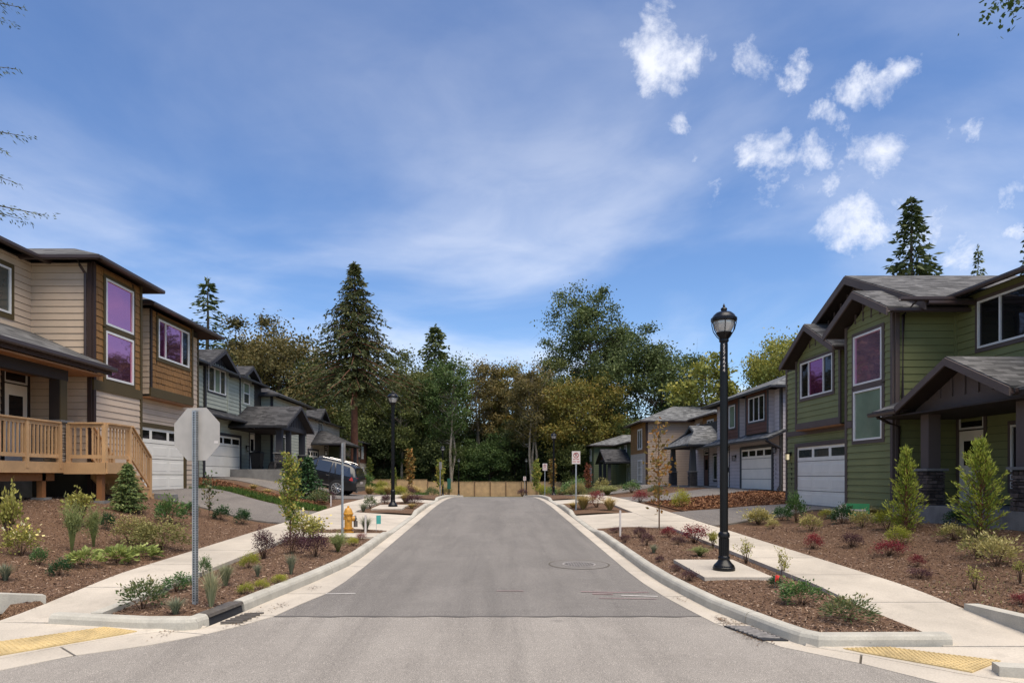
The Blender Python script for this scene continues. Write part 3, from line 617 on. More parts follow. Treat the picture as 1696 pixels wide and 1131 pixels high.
# planting strips
def bed_strip(side, Y0, Y1, label, name='planting_strip'):
    s = -1 if side == 'L' else 1; m = MB(); n = max(2, int((Y1-Y0)/0.4)); w = 8; g = []
    for i in range(n+1):
        y = Y0+(Y1-Y0)*i/n; xk = (edge_at(KL1+KL2[:2], y) or -3.45) if s < 0 else edge_at(KR1, y)
        xk += s*.15
        g.append([(xk+(s*4.72-xk)*j/w, y) for j in range(w+1)])
    for i in range(n):
        for j in range(w):
            P = [g[i][j], g[i][j+1], g[i+1][j+1], g[i+1][j]]; m.add([(*p, strip_z(*p)) for p in P], [(0, 1, 2, 3) if s > 0 else (3, 2, 1, 0)])
    return obj(name, m, 'mulch', kind='structure', smooth=True, label=label)
bed_strip('L', 8.0, 15.97, 'mulched planting strip around the stop sign'); bed_strip('L', 16.73, 17.82, 'small mulch bed around the hydrant'); bed_strip('L', 23.08, 28.92, 'mulched island around the left street lamp'); bed_strip('L', 32.18, 44, 'far mulched strip on the left')
bed_strip('R', 7.22, 18.32, 'mulched planting strip around the near street lamp'); bed_strip('R', 22.98, 28.22, 'mulched island around the parking sign'); bed_strip('R', 31.98, 44, 'far mulched strip on the right')
# lamp pads
def pad(x0, x1, y0, y1, name, label):
    zt = lambda y: zr(y)+0.175
    o = obj(name, MB().prism([(x0, y0, zt(y0)), (x1, y0, zt(y0)), (x1, y1, zt(y1)), (x0, y1, zt(y1))], 0.16), 'concrete'); tag(o, label, 'slab'); return o
pad(3.22, 4.27, 10.4, 12.2, 'concrete_pad', 'square concrete pad under the near right street lamp'); pad(-4.35, -3.25, 24.3, 26.3, 'concrete_pad', 'concrete pad under the left street lamp')
# driveways
def sheet(c, name, mat, label, lift=0.045, n=14, kind='structure'):
    c = [Vector(p) for p in c]; m = MB(); P = lambda u, v: c[0].lerp(c[1], u).lerp(c[3].lerp(c[2], u), v)
    for i in range(n+1):
        for j in range(n+1):
            p = P(i/n, j/n); m.v.append((p.x, p.y, G(p.x, p.y)+lift))
    for i in range(n):
        for j in range(n): m.f.append((i*(n+1)+j, (i+1)*(n+1)+j, (i+1)*(n+1)+j+1, i*(n+1)+j+1))
    ed = [i*(n+1) for i in range(n+1)]+[n*(n+1)+j for j in range(1, n+1)]+[i*(n+1)+n for i in range(n-1, -1, -1)]+[j for j in range(n-1, 0, -1)]; o0 = len(m.v)
    for e in ed: x_, y_, z_ = m.v[e]; m.v.append((x_, y_, z_-lift-.12))
    for k in range(len(ed)): m.f.append((ed[k], ed[(k+1) % len(ed)], o0+(k+1) % len(ed), o0+k))
    return obj(name, m, mat, kind=kind, smooth=True, label=label)
sheet([(-11.7, 20.5), (-6.0, 19.4), (-6.0, 23.4), (-11.7, 26.0)], 'driveway', 'asphalt_drive', 'asphalt driveway of the tan house')
sheet([(-14.0, 32.9), (-6.0, 31.6), (-6.0, 40.5), (-14.0, 40.5)], 'driveway', 'asphalt_drive', 'asphalt driveway under the black car')
sheet([(11.5, 22.4), (6.0, 18.6), (6.0, 23.0), (11.5, 25.8)], 'driveway', 'asphalt_drive', 'asphalt driveway of the green house', 0.05)
sheet([(13.6, 33.6), (6.0, 28.8), (6.0, 33.0), (13.6, 39.0)], 'driveway', 'asphalt_drive', 'asphalt driveway of the grey house', 0.05)
sheet([(13.0, 48.0), (6.0, 44.5), (6.0, 52.0), (13.0, 55.0)], 'driveway', 'asphalt_drive', 'far asphalt driveway on the right', 0.05)
sheet([(13.5, 26.6), (6.6, 23.6), (6.3, 28.4), (13.5, 33.2)], 'fresh_mulch_bed', 'fresh_mulch', 'bed of fresh orange bark in front of the grey house', 0.055)
sheet([(-13.9, 27.6), (-7.0, 25.4), (-6.6, 27.5), (-13.9, 32.0)], 'fresh_mulch_bed', 'fresh_mulch', 'bank of orange bark beside the sage house', 0.055)
sheet([(10.45, 17.7), (9.3, 18.5), (10.5, 21.9), (11.35, 21.9)], 'garden_path', 'concrete', 'pale concrete walk between the green house garage and porch', 0.06)
# manhole
t = thing('manhole_cover', 'round cast iron manhole cover set in the road', 'manhole', (1.6, 12.75, zr(12.75)), world_parts=True)
def disc(cx, cy, r0, r1, h, k=40):
    m = MB()
    for j in range(k):
        a, b = 2*math.pi*j/k, 2*math.pi*(j+1)/k; P = [(cx+r0*math.cos(a), cy+r0*math.sin(a)), (cx+r1*math.cos(a), cy+r1*math.sin(a)), (cx+r1*math.cos(b), cy+r1*math.sin(b)), (cx+r0*math.cos(b), cy+r0*math.sin(b))]
        m.add([(x, y, zr(y)+h) for x, y in P], [(0, 1, 2, 3)])
    return m
obj('collar', disc(1.6, 12.75, 0.30, 0.54, 0.004), 'asphalt_new', t); obj('collar_joint', disc(1.6, 12.75, 0.54, 0.57, 0.005), 'joint_dark', t); obj('rim', disc(1.6, 12.75, 0.275, 0.31, 0.008), 'iron_light', t); obj('lid', disc(1.6, 12.75, 0.0, 0.275, 0.006), 'cast_iron', t)
m = MB()
for i in range(-5, 6):
    for j in range(-5, 6):
        if i*i+j*j < 26: x, y = 1.6+i*.05, 12.75+j*.05; m.box((x-.014, y-.014, zr(y)+.006), (x+.014, y+.014, zr(y)+.014))
obj('raised_pattern', m, 'iron_light', t, kind='stuff')
# paint marks
def mark(pts, w, mat, label):
    m = MB()
    for (a, b), (c, d) in zip(pts, pts[1:]):
        m.add([(a, b-w/2, zr(b-w/2)+.008), (c, d-w/2, zr(d-w/2)+.008), (c, d+w/2, zr(d+w/2)+.008), (a, b+w/2, zr(b+w/2)+.008)], [(0, 1, 2, 3)])
    tag(obj('paint_mark', m, mat), label, 'marking', kind=None)
mark([(1.85, 9.87), (2.36, 9.80)], .035, 'paint_white', 'short white survey line at the right gutter edge')
mark([(1.30, 10.15), (1.8, 10.08), (2.3, 10.10)], .04, 'paint_pink', 'upper faded pink survey line near the right gutter'); mark([(1.45, 9.98), (1.75, 9.96)], .05, 'paint_pink', 'short faded pink survey dash near the right gutter'); mark([(1.5, 9.68), (2.3, 9.62)], .03, 'paint_pink', 'lower faded pink survey line near the right gutter')
mark([(-2.45, 9.98), (-2.02, 10.02)], .03, 'paint_white', 'short white survey line at the left gutter edge'); mark([(0.05, 10.2), (0.45, 10.2)], .03, 'paint_pink', 'faint pink dash in the middle of the road')
# bark chips: loose pieces on the nearest mulch (uncountable)
rs = np.random.RandomState(11); N = 60000; pp = []
while len(pp) < N:
    y = 7.2+14*rs.rand()**1.6; x = rs.uniform(-13, 13)
    if abs(x) < 4.69:
        xk = (edge_at(KL1+KL2[:2], y) or -3.45) if x < 0 else (edge_at(KR1, y) or 4.8)
        if abs(x) < abs(xk)+.18: continue
        if x < 0 and (y < 8.12 or 15.9 < y < 16.8 or 17.8 < y < 23.1): continue
        if x > 0 and (y > 18.2 or y < 7.3): continue
        if 3.2 < x < 4.3 and 10.38 < y < 12.2: continue
        pp.append((x, y, strip_z(x, y)+.008))
    elif abs(x) > 6.0:
        if (x < 0 and y < 8.85) or (x > 0 and y < 6.75): continue
        if x < 0 and y > 19: continue
        if x > 0 and (y > 18.2): continue
        if abs(x) > 10.2 and x > 0 and y > 12: continue
        pp.append((x, y, G(x, y)+.008))
pp = np.array(pp); d = rs.normal(size=(N, 3)); d[:, 2] *= .35; d /= np.linalg.norm(d, axis=1, keepdims=True); u = rs.normal(size=(N, 3)); u[:, 2] *= .35; sd = np.cross(d, np.cross(d, u)); sd /= np.linalg.norm(sd, axis=1, keepdims=True)
L = rs.uniform(.008, .026, (N, 1)); W = rs.uniform(.003, .008, (N, 1)); q = np.stack([pp-d*L-sd*W, pp-d*L+sd*W, pp+d*L+sd*W, pp+d*L-sd*W], axis=1)
o = link('bark_mulch', quads_mesh('bark_mulch', q, rs.rand(N), 'bark_chip')); tag(o, 'loose brown bark chips scattered over the near planting beds', 'mulch', kind='stuff')
# lawn strip and weeds
def lawn(c, n, h, name, mat, label, seed):
    r = np.random.RandomState(seed); c = [np.array(p) for p in c]; uv = r.rand(n, 2); P = (c[0]*(1-uv[:, :1])+c[1]*uv[:, :1])*(1-uv[:, 1:])+(c[3]*(1-uv[:, :1])+c[2]*uv[:, :1])*uv[:, 1:]
    p = np.array([(x, y, GS(x, y)) for x, y in P]); o = link(name, quads_mesh(name, leaf_quads(r, p, h, h*.18, 2.0, jit=.45), r.rand(n), mat)); tag(o, label, 'grass', kind='stuff')
lawn([(-12.5, 26.4), (-6.1, 23.9), (-6.1, 25.2), (-12.5, 28.0)], 9000, .14, 'lawn', 'lf_lawn', 'strip of green lawn beyond the tan house driveway', 1)
lawn([(-14, 58), (-5.9, 50), (-5.9, 62), (-14, 74)], 9000, .3, 'lawn', 'lf_lawn', 'patch of lawn in front of the far cedar fence', 2)
lawn([(6.1, 8.2), (8.0, 9.0), (8.6, 11.5), (6.3, 10.2)], 260, .05, 'weeds', 'lf_lav', 'sparse weeds sprouting in the mulch by the right pavement', 3)

# leaf litter and dirt washed into the gutters (uncountable)
rs = np.random.RandomState(23); pp = []
for x, y, n, sp in ((2.93, 7.85, 700, .13), (2.80, 8.35, 160, .07), (-3.08, 8.45, 300, .11), (-2.85, 9.1, 60, .08), (-2.72, 10.4, 60, .08), (2.62, 9.6, 40, .06), (-3.7, 7.8, 50, .10)):
    d = rs.normal(size=(n, 2))*np.array([sp*.6, sp*1.8]); pp += [(x+a, y+b, zr(y+b)+.014) for a, b in d]
for k in range(500):
    y = rs.uniform(8.5, 24); sd = rs.choice([-1, 1]); x = sd*(5.96+rs.normal()*.03); pp.append((x, y, swz(sd, y)+.008))
pp = np.array(pp); N = len(pp); d = rs.normal(size=(N, 3)); d[:, 2] *= .12; d /= np.linalg.norm(d, axis=1, keepdims=True); sd = np.cross(d, np.array([0, 0, 1.0])); L = rs.uniform(.005, .016, (N, 1)); W = L*rs.uniform(.3, .8, (N, 1)); q = np.stack([pp-d*L, pp+sd*W, pp+d*L, pp-sd*W], axis=1)
tag(link('leaf_litter', quads_mesh('leaf_litter', q, rs.rand(N), 'lf_litter')), 'brown leaf litter and bark crumbs washed into the gutters', 'litter', kind='stuff')

rs = np.random.RandomState(29); pp = []
for c in ([(13.5, 26.6), (6.6, 23.6), (6.3, 28.4), (13.5, 33.2)], [(-13.9, 27.6), (-7.0, 25.4), (-6.6, 27.5), (-13.9, 32.0)]):
    c = [np.array(p) for p in c]; uv = rs.rand(7000, 2)*.98+.01; P = (c[0]*(1-uv[:, :1])+c[1]*uv[:, :1])*(1-uv[:, 1:])+(c[3]*(1-uv[:, :1])+c[2]*uv[:, :1])*uv[:, 1:]; pp += [(x, y, G(x, y)+.075) for x, y in P]
pp = np.array(pp); N = len(pp); d = rs.normal(size=(N, 3)); d[:, 2] *= .5; d /= np.linalg.norm(d, axis=1, keepdims=True); sd = np.cross(d, rs.normal(size=(N, 3))); sd /= np.linalg.norm(sd, axis=1, keepdims=True); L = rs.uniform(.02, .07, (N, 1)); W = L*.35; q = np.stack([pp-d*L-sd*W, pp-d*L+sd*W, pp+d*L+sd*W, pp+d*L-sd*W], axis=1)
tag(link('fresh_bark', quads_mesh('fresh_bark', q, rs.rand(N), 'lf_freshchip')), 'loose orange bark chips on the fresh beds', 'mulch', kind='stuff')

# ------------------------------------------------------------------ house builder
class Fac:
    """a wall face: axis 'x' = plane X=c facing n (street side), axis 'y' = plane Y=c facing the camera (-Y)"""
    def __init__(s, axis, c, n): s.a, s.c, s.n = axis, c, n
    def P(s, u, z, d): return (s.c+s.n*d, u, z) if s.a == 'x' else (u, s.c+s.n*d, z)
    def box(s, m, u0, u1, z0, z1, d0, d1): return m.box(s.P(u0, z0, d0), s.P(u1, z1, d1))
class House:
    def __init__(s, name, label, loc, n): s.root = thing(name, label, 'house', loc, world_parts=True); s.n = n
    def part(s, name, mb, mat, parent=None, **k): 
        p = parent or s.root
        if parent is not None and p.name not in PINV: PINV[p.name] = PINV[s.root.name] if False else Matrix.Identity(4)
        return obj(name, mb, mat, p, **k)
    def fx(s, X): return Fac('x', X, s.n)
    def fy(s, Y): return Fac('y', Y, -1)
def siding(H, F, u0, u1, z0, z1, mat, holes=(), exp=0.18, indiv=True, clip=None, deep=0.03, name='siding_board'):
    if u0 > u1: u0, u1 = u1, u0
    acc = MB(); zb = z0
    def piece(ua, ub, a, b, row0, row1):
        if b-a < 0.015: return
        da = deep+(0.010-deep)*(a-row0)/(row1-row0); db = deep+(0.010-deep)*(b-row0)/(row1-row0)
        ua0, ub0, ua1, ub1 = ua, ub, ua, ub
        if clip:
            l0, r0 = clip(a); l1, r1 = clip(b); ua0, ub0 = max(ua, l0), min(ub, r0); ua1, ub1 = max(ua, l1), min(ub, r1)
            if ub0-ua0 < 0.03: return
            if ub1 < ua1: ua1 = ub1 = (ua1+ub1)/2
        if ub-ua < 0.02: return
        m = MB() if indiv else acc
        m.hexa([F.P(ua0, a, 0), F.P(ub0, a, 0), F.P(ub0, a, da), F.P(ua0, a, da)], [F.P(ua1, b, 0), F.P(ub1, b, 0), F.P(ub1, b, db), F.P(ua1, b, db)])
        if indiv: H.part(name, m, mat)
    while zb < z1-0.02:
        row1 = zb+exp; zt = min(row1-0.008, z1)
        hs = sorted([h for h in holes if h[2] < zt and h[3] > zb])
        cur = u0
        for h in hs:
            if h[0] > cur: piece(cur, h[0], zb, zt, zb, row1)
            if h[2] > zb: piece(max(cur, h[0]), min(h[1], u1), zb, h[2], zb, row1)
            if h[3] < zt: piece(max(cur, h[0]), min(h[1], u1), h[3], zt, zb, row1)
            cur = max(cur, h[1])
        if cur < u1: piece(cur, u1, zb, zt, zb, row1)
        zb = row1
    if not indiv and acc.v: H.part('siding', acc, mat, kind='stuff')
def shingle_wall(H, F, u0, u1, z0, z1, mat, holes=(), exp=0.2, w=0.16, seed=1):
    r = random.Random(seed); m = MB(); zb = z0
    while zb < z1-.02:
        zt = min(zb+exp, z1); u = u0-r.random()*w
        while u < u1:
            ww = w*r.uniform(.6, 1.35); a, b = max(u, u0), min(u+ww-.008, u1); u += ww
            if b-a < .02: continue
            zz = zb+r.uniform(-.008, .008); zz2 = zt-.012; ok = True
            for h in holes:
                if a < h[1] and b > h[0] and zz < h[3] and zz2 > h[2]:
                    if h[0] > a+.03: b = h[0]
                    elif h[1] < b-.03: a = h[1]
                    elif h[3] < zz2-.03: zz = h[3]
                    elif h[2] > zz+.03: zz2 = h[2]
                    else: ok = False
            if not ok or b <= a: continue
            d = .026+r.uniform(-.005, .008)
            m.hexa([F.P(a, zz, 0), F.P(b, zz, 0), F.P(b, zz, d), F.P(a, zz, d)], [F.P(a, zz2, 0), F.P(b, zz2, 0), F.P(b, zz2, .01), F.P(a, zz2, .01)])
        zb += exp
    H.part('wall_shingles', m, mat, kind='stuff')
def band(H, F, u0, u1, z0, z1, mat, d=0.05, name='trim_board', d0=0.0): return H.part(name, F.box(MB(), u0, u1, z0, z1, d0, d), mat)
def window(H, F, u0, u1, z0, z1, mat, glasses, divs=(), cw=0.10, hdivs=(), sill=True, fw=0.05):
    if u0 > u1: u0, u1 = u1, u0
    c = MB(); F.box(c, u0-cw, u0, z0-cw, z1+cw, 0, .048); F.box(c, u1, u1+cw, z0-cw, z1+cw, 0, .048); F.box(c, u0, u1, z1, z1+cw, 0, .046); F.box(c, u0, u1, z0-cw, z0, 0, .05)
    w = H.part('window', c, mat); f = MB()
    F.box(f, u0, u0+fw, z0, z1, 0, .062); F.box(f, u1-fw, u1, z0, z1, 0, .062); F.box(f, u0+fw, u1-fw, z1-fw, z1, 0, .060); F.box(f, u0+fw, u1-fw, z0, z0+fw, 0, .064)
    us = [u0+fw]+[u0+(u1-u0)*x for x in divs]+[u1-fw]; zs = [z0+fw]+[z0+(z1-z0)*x for x in hdivs]+[z1-fw]
    for x in us[1:-1]: F.box(f, x-.025, x+.025, z0+fw, z1-fw, 0, .058)
    for x in zs[1:-1]: F.box(f, u0+fw, u1-fw, x-.025, x+.025, 0, .056)
    H.part('frame', f, 'white_vinyl', w); k = 0
    for i in range(len(us)-1):
        for j in range(len(zs)-1):
            H.part('pane', F.box(MB(), us[i], us[i+1], zs[j], zs[j+1], .004, .022), glasses[k % len(glasses)], w); k += 1
    return w
def hole(u0, u1, z0, z1, cw=.10): u0, u1 = min(u0, u1), max(u0, u1); return (u0-cw+.01, u1+cw-.01, z0-cw+.01, z1+cw-.01)
def garage(H, F, u0, u1, z0, z1, trim, npan=4, cw=.14, glass_='glass_dark'):
    if u0 > u1: u0, u1 = u1, u0
    c = MB(); F.box(c, u0-cw, u0, z0, z1+cw, 0, .09); F.box(c, u1, u1+cw, z0, z1+cw, 0, .09); F.box(c, u0, u1, z1, z1+cw, 0, .088); H.part('garage_trim', c, trim)
    g = H.part('garage_door', F.box(MB(), u0, u1, z0+.01, z1, 0, .012), 'joint_dark'); hh = (z1-z0)/4
    for i in range(4):
        a, b = z0+i*hh+.004, z0+(i+1)*hh-.006; m = MB()
        if i < 3:
            F.box(m, u0+.005, u1-.005, a+.012, b, .012, .034)
            for k in range(npan):
                w = (u1-u0)/npan; ua, ub = u0+w*k+.10, u0+w*(k+1)-.10; m.hexa([F.P(ua, a+.10, .034), F.P(ub, a+.10, .034), F.P(ub, b-.09, .034), F.P(ua, b-.09, .034)], [F.P(ua+.03, a+.13, .041), F.P(ub-.03, a+.13, .041), F.P(ub-.03, b-.12, .041), F.P(ua+.03, b-.12, .041)])
            H.part('panel', m, 'door_white', g)
        else:
            w = (u1-u0)/npan; za, zb = a+.14, b-.10
            F.box(m, u0+.005, u1-.005, a+.01, za, .012, .034); F.box(m, u0+.005, u1-.005, zb, b, .012, .034)
            for k in range(npan+1):
                x = u0+w*k; F.box(m, max(u0+.005, x-.08), min(u1-.005, x+.08), za, zb, .012, .034)
            H.part('panel', m, 'door_white', g)
            for k in range(npan): H.part('pane', F.box(MB(), u0+w*k+.07, u0+w*(k+1)-.07, za-.01, zb+.01, .012, .022), glass_, g)
def door(H, F, u0, u1, z0, z1, trim, transom=True, cmat='door_white'):
    if u0 > u1: u0, u1 = u1, u0
    c = MB(); zt = z1+(.42 if transom else 0); F.box(c, u0-.1, u0, z0, zt+.1, 0, .05); F.box(c, u1, u1+.1, z0, zt+.1, 0, .05); F.box(c, u0, u1, zt, zt+.1, 0, .048); H.part('door_frame', c, trim)
    d = H.part('front_door', F.box(MB(), u0, u1, z0, z1, 0, .03), cmat); w = u1-u0
    H.part('pane', F.box(MB(), u0+w*.2, u1-w*.2, z0+(z1-z0)*.52, z0+(z1-z0)*.86, .03, .036), 'glass_dark', d)
    hx = u0+.08 if H.n < 0 else u1-.08
    H.part('handle', F.box(MB(), hx-.02, hx+.02, z0+.85, z0+1.15, .03, .07), 'black_metal', d)
    if transom:
        t = MB(); F.box(t, u0, u1, z1+.04, z1+.09, 0, .04); F.box(t, u0, u1, zt-.05, zt, 0, .04); F.box(t, u0, u0+.05, z1+.09, zt-.05, 0, .04); F.box(t, u1-.05, u1, z1+.09, zt-.05, 0, .04)
        tr = H.part('transom', t, 'white_vinyl'); H.part('pane', F.box(MB(), u0+.05, u1-.05, z1+.09, zt-.05, .002, .02), 'glass_dark', tr)
def roof(H, pts, mat='roof_shingle', soffit='dark_trim', th=.05, sth=.10, name='roof'):
    r = H.part(name, MB().prism(pts, th), mat); c = sum((Vector(p) for p in pts), Vector())/len(pts)
    ins = [tuple(Vector(p)+(c-Vector(p)).normalized()*.03-Vector((0, 0, th+.001))) for p in pts]
    H.part('soffit', MB().prism(ins, sth), soffit, r); return r
def board(H, p0, p1, w, h, mat, name='fascia'): return H.part(name, MB().beam(p0, p1, w, h), mat)
def gutter(H, p0, p1, mat='gutter_brown', r=.065):
    p0, p1 = Vector(p0), Vector(p1); d = (p1-p0).normalized(); n = Vector((-d.y, d.x, 0)); prof = [(-1, -.55), (-.7, -1), (.7, -1), (1, -.2), (1, .5), (.8, .5), (.8, -.2), (.6, -.8), (-.8, -.8), (-1, .5)]
    b = [p0+n*x*r+Vector((0, 0, z*r)) for x, z in prof]; t = [p1+n*x*r+Vector((0, 0, z*r)) for x, z in prof]
    return H.part('gutter', MB().hexa(b, t), mat)
def spout(H, pts, mat='gutter_brown', r=.04): return H.part('downspout', MB().tube(pts, r, 8), mat, smooth=True)
def gable(H, Xf, Xb, Yc, half, zr_, slope, trim, mat='roof_shingle', wallX=None, wall_half=None, infill=None, rake=.20, soffit='dark_trim', infz=None, batten=.42):
    """ridge along X from Xf (street end, with overhang) to Xb"""
    ze = zr_-slope*half
    for s in (-1, 1):
        pts = [(Xf, Yc, zr_), (Xf, Yc+s*half, ze), (Xb, Yc+s*half, ze), (Xb, Yc, zr_)]
        if (s > 0) == (Xb > Xf): pts = pts[::-1]
        roof(H, pts, mat, soffit)
    for s in (-1, 1):
        board(H, (Xf-H.n*-.01, Yc, zr_-rake-.03), (Xf-H.n*-.01, Yc+s*half, ze-rake-.03), .05, rake, trim, 'rake_board')
        gutter(H, (Xf, Yc+s*(half+.05), ze-.10), (Xb, Yc+s*(half+.05), ze-.10), 'gutter_brown' if soffit != 'charcoal_trim' else 'charcoal_gutter')
    if infill:
        F = H.fx(wallX); hw = wall_half; z0 = infz if infz is not None else zr_-slope*hw-.15; top = zr_-.16
        m = MB(); hw0 = min(hw, (top-z0)/slope); m.hexa([F.P(Yc-hw0, z0, 0), F.P(Yc+hw0, z0, 0), F.P(Yc, top, 0)], [F.P(Yc-hw0, z0, .02), F.P(Yc+hw0, z0, .02), F.P(Yc, top, .02)])
        g = H.part('gable_panel', m, infill)
        u = Yc-hw0+batten/2
        while u < Yc+hw0-.05:
            zt = top-slope*abs(u-Yc)-.03
            if zt > z0+.05: H.part('batten', F.box(MB(), u-.025, u+.025, z0+.001, zt, .02, .055), infill, g)
            u += batten
def hip(H, x0, x1, y0, y1, ze, slope, mat='roof_shingle', soffit='dark_trim', gut='gutter_brown'):
    x0, x1 = min(x0, x1), max(x0, x1); w, l = x1-x0, y1-y0; k = min(w, l)/2; zt = ze+slope*k
    if l >= w: a, b = ((x0+x1)/2, y0+k, zt), ((x0+x1)/2, y1-k, zt)
    else: a, b = (x0+k, (y0+y1)/2, zt), (x1-k, (y0+y1)/2, zt)
    c = [(x0, y0, ze), (x1, y0, ze), (x1, y1, ze), (x0, y1, ze)]
    if l >= w: fs = [[c[0], c[1], a], [c[1], c[2], b, a], [c[2], c[3], b], [c[3], c[0], a, b]]
    else: fs = [[c[0], c[1], b, a], [c[1], c[2], b], [c[2], c[3], a, b], [c[3], c[0], a]]
    for f in fs: roof(H, f, mat, soffit)
    for p, q in zip(c, c[1:]+c[:1]):
        d = (Vector(q)-Vector(p)).normalized(); n = Vector((d.y, -d.x, 0))*.06; gutter(H, Vector(p)+n+Vector((0, 0, -.09))-d*.1, Vector(q)+n+Vector((0, 0, -.09))+d*.1, gut)
def core(H, x0, x1, y0, y1, z0, z1, mat='lap_shade_backing', name='wall'): return H.part(name, MB().box((x0, y0, z0), (x1, y1, z1)), mat)
def corner(H, F, u, z0, z1, mat, w=.11, d=.05): return band(H, F, u-w/2, u+w/2, z0, z1, mat, d, 'corner_board')
STONE_MESH = {}
def stone_base(H, x0, x1, y0, y1, z0, z1, mat, seed=1, cap=True, name='stone_pier', rows=.075, indiv=True):
    r = random.Random(seed); p = H.part(name, MB().box((x0+.03, y0+.03, z0), (x1-.03, y1-.03, z1)), 'hole_dark')
    z = z0; acc = MB()
    while z < z1-.02:
        h = rows*r.uniform(.7, 1.4); zt = min(z+h-.008, z1)
        for (ax, c, s, a, b) in (('x', x0, -1, y0, y1), ('x', x1, 1, y0, y1), ('y', y0, -1, x0, x1)):
            if ax == 'x' and s*H.n < 0: continue
            u = a
            while u < b-.02:
                w = r.uniform(.10, .28); ub = min(u+w-.006, b)
                if b-ub < .05: ub = b
                d = r.uniform(-.015, .02); F = Fac(ax, c, s); m = MB() if indiv else acc; e = .006
                m.hexa([F.P(u, z, -.05), F.P(ub, z, -.05), F.P(ub, zt, -.05), F.P(u, zt, -.05)], [F.P(u+e, z+e, d), F.P(ub-e, z+e, d), F.P(ub-e, zt-e, d+r.uniform(-.006, .006)), F.P(u+e, zt-e, d)])
                if indiv: H.part('stone', m, mat, p)
                u = ub+.006
        z += h
    if not indiv: H.part('stones', acc, mat, p, kind='stuff')
    if cap: H.part('stone_cap', MB().box((x0-.05, y0-.05, z1), (x1+.05, y1+.05, z1+.06)), 'grey_concrete', p)
def lantern(H, F, u, z, lit=False):
    b = H.part('wall_lantern', F.box(MB(), u-.05, u+.05, z+.02, z+.18, .03, .05), 'black_metal'); m = MB(); F.box(m, u-.015, u+.015, z+.12, z+.15, .05, .16); F.box(m, u-.08, u+.08, z+.10, z+.14, .08, .24); F.box(m, u-.07, u+.07, z-.16, z-.13, .09, .23)
    for du in (-.065, .065):
        for dd in (.095, .225): F.box(m, u+du-.008, u+du+.008, z-.13, z+.10, dd-.008, dd+.008)
    H.part('cage', m, 'black_metal', b); H.part('lamp_glass', F.box(MB(), u-.045, u+.045, z-.12, z+.09, .115, .205), 'bulb' if lit else 'lamp_glass', b)
def numbers(H, F, u, z, s, size=.15, step=.19):
    for i, ch in enumerate(s):
        me = text_mesh(ch, size, 'black_metal', .006); o = link('house_number', me, H.root); rz = R(-90) if H.n < 0 else R(90)
        o.location = F.P(u, z-i*step, .045); o.rotation_euler = (R(90), 0, rz)

# ------------------------------------------------------------------ green house, right foreground
H = House('green_house', 'green two-storey house with tall stair window and gabled stone-pier porch', (14, 18, .9), -1)
ex = .19; gs = 'green_siding'; tm = 'mauve_trim'
core(H, 11.4, 20, 18.04, 26.5, .3, 6.65); core(H, 10.6, 11.4, 18.04, 20.5, .3, 6.45); core(H, 11.05, 11.4, 21.7, 24.85, 3.66, 6.2); core(H, 12.25, 20, 8.0, 18.04, .3, 6.65)
H.part('foundation', MB().box((11.36, 18.0, .2), (20.05, 26.54, .98)), 'grey_concrete'); H.part('foundation', MB().box((10.56, 18.0, .2), (11.36, 20.54, .98)), 'grey_concrete')
F = H.fx(11.4)   # garage wall
hl = [(20.6-.13, 25.5+.13, .9, 3.2)]
siding(H, F, 20.5, 26.45, .98, 3.62, gs, hl, ex); garage(H, F, 20.6, 25.5, .93, 3.06, tm, glass_='glass_grey')
siding(H, F, 24.9, 26.45, 3.62, 6.0, gs, (), ex); siding(H, F, 20.5, 21.65, 3.62, 6.3, gs, (), ex); corner(H, F, 26.46, .98, 6.2, tm); band(H, F, 20.5, 26.5, 3.50, 3.68, tm, .055, 'belly_band')
lantern(H, F, 26.08, 2.74, True); numbers(H, F, 26.0, 2.45, '14441')
F = H.fx(11.05)  # upper bay over garage
wn_ = (22.15, 24.45, 4.75, 6.0); siding(H, F, 21.72, 24.83, 3.88, 7.0, gs, [hole(*wn_)], ex, clip=lambda z: (23.27-min(1.56, (6.95-z)/.55), 23.27+min(1.56, (6.95-z)/.55)))
window(H, F, *wn_, tm, ['glass_dark', 'glass_magenta', 'glass_dark'], (.27, .73)); band(H, F, 21.66, 24.89, 3.66, 3.88, tm, .06, 'belly_band'); corner(H, F, 21.72, 3.88, 6.15, tm); corner(H, F, 24.83, 3.88, 6.15, tm)
Fs = H.fy(21.7); siding(H, Fs, 11.05, 11.4, 3.7, 6.2, gs, (), ex, indiv=False); H.part('bay_soffit', MB().box((11.03, 21.68, 3.62), (11.4, 24.87, 3.66)), 'soffit_wood')
gable(H, 10.6, 13.5, 23.27, 1.98, 7.18, .55, tm, wallX=11.07, wall_half=.95, infill=tm, infz=6.45)
F = H.fx(10.6)   # stair bay
w1 = (18.55, 20.0, 3.02, 4.45); w2 = (18.55, 20.0, 4.62, 6.05)
siding(H, F, 18.06, 20.48, .98, 6.9, gs, [hole(18.55, 20.0, 3.02, 6.05)], ex, clip=lambda z: (19.27-min(1.21, (6.88-z)/.5), 19.27+min(1.21, (6.88-z)/.5)))
window(H, F, *w1, tm, ['glass_green'], cw=.1); window(H, F, *w2, tm, ['glass_green_purple'], cw=.1); corner(H, F, 18.10, .98, 6.42, tm); corner(H, F, 20.45, .98, 6.42, tm); band(H, F, 18.06, 18.44, 3.42, 3.62, tm, .046, 'belly_band'); band(H, F, 20.12, 20.48, 3.42, 3.62, tm, .046, 'belly_band')
gable(H, 10.15, 13.6, 19.27, 1.70, 7.22, .5, tm, wallX=10.62, wall_half=.8, infill=tm, infz=6.42)
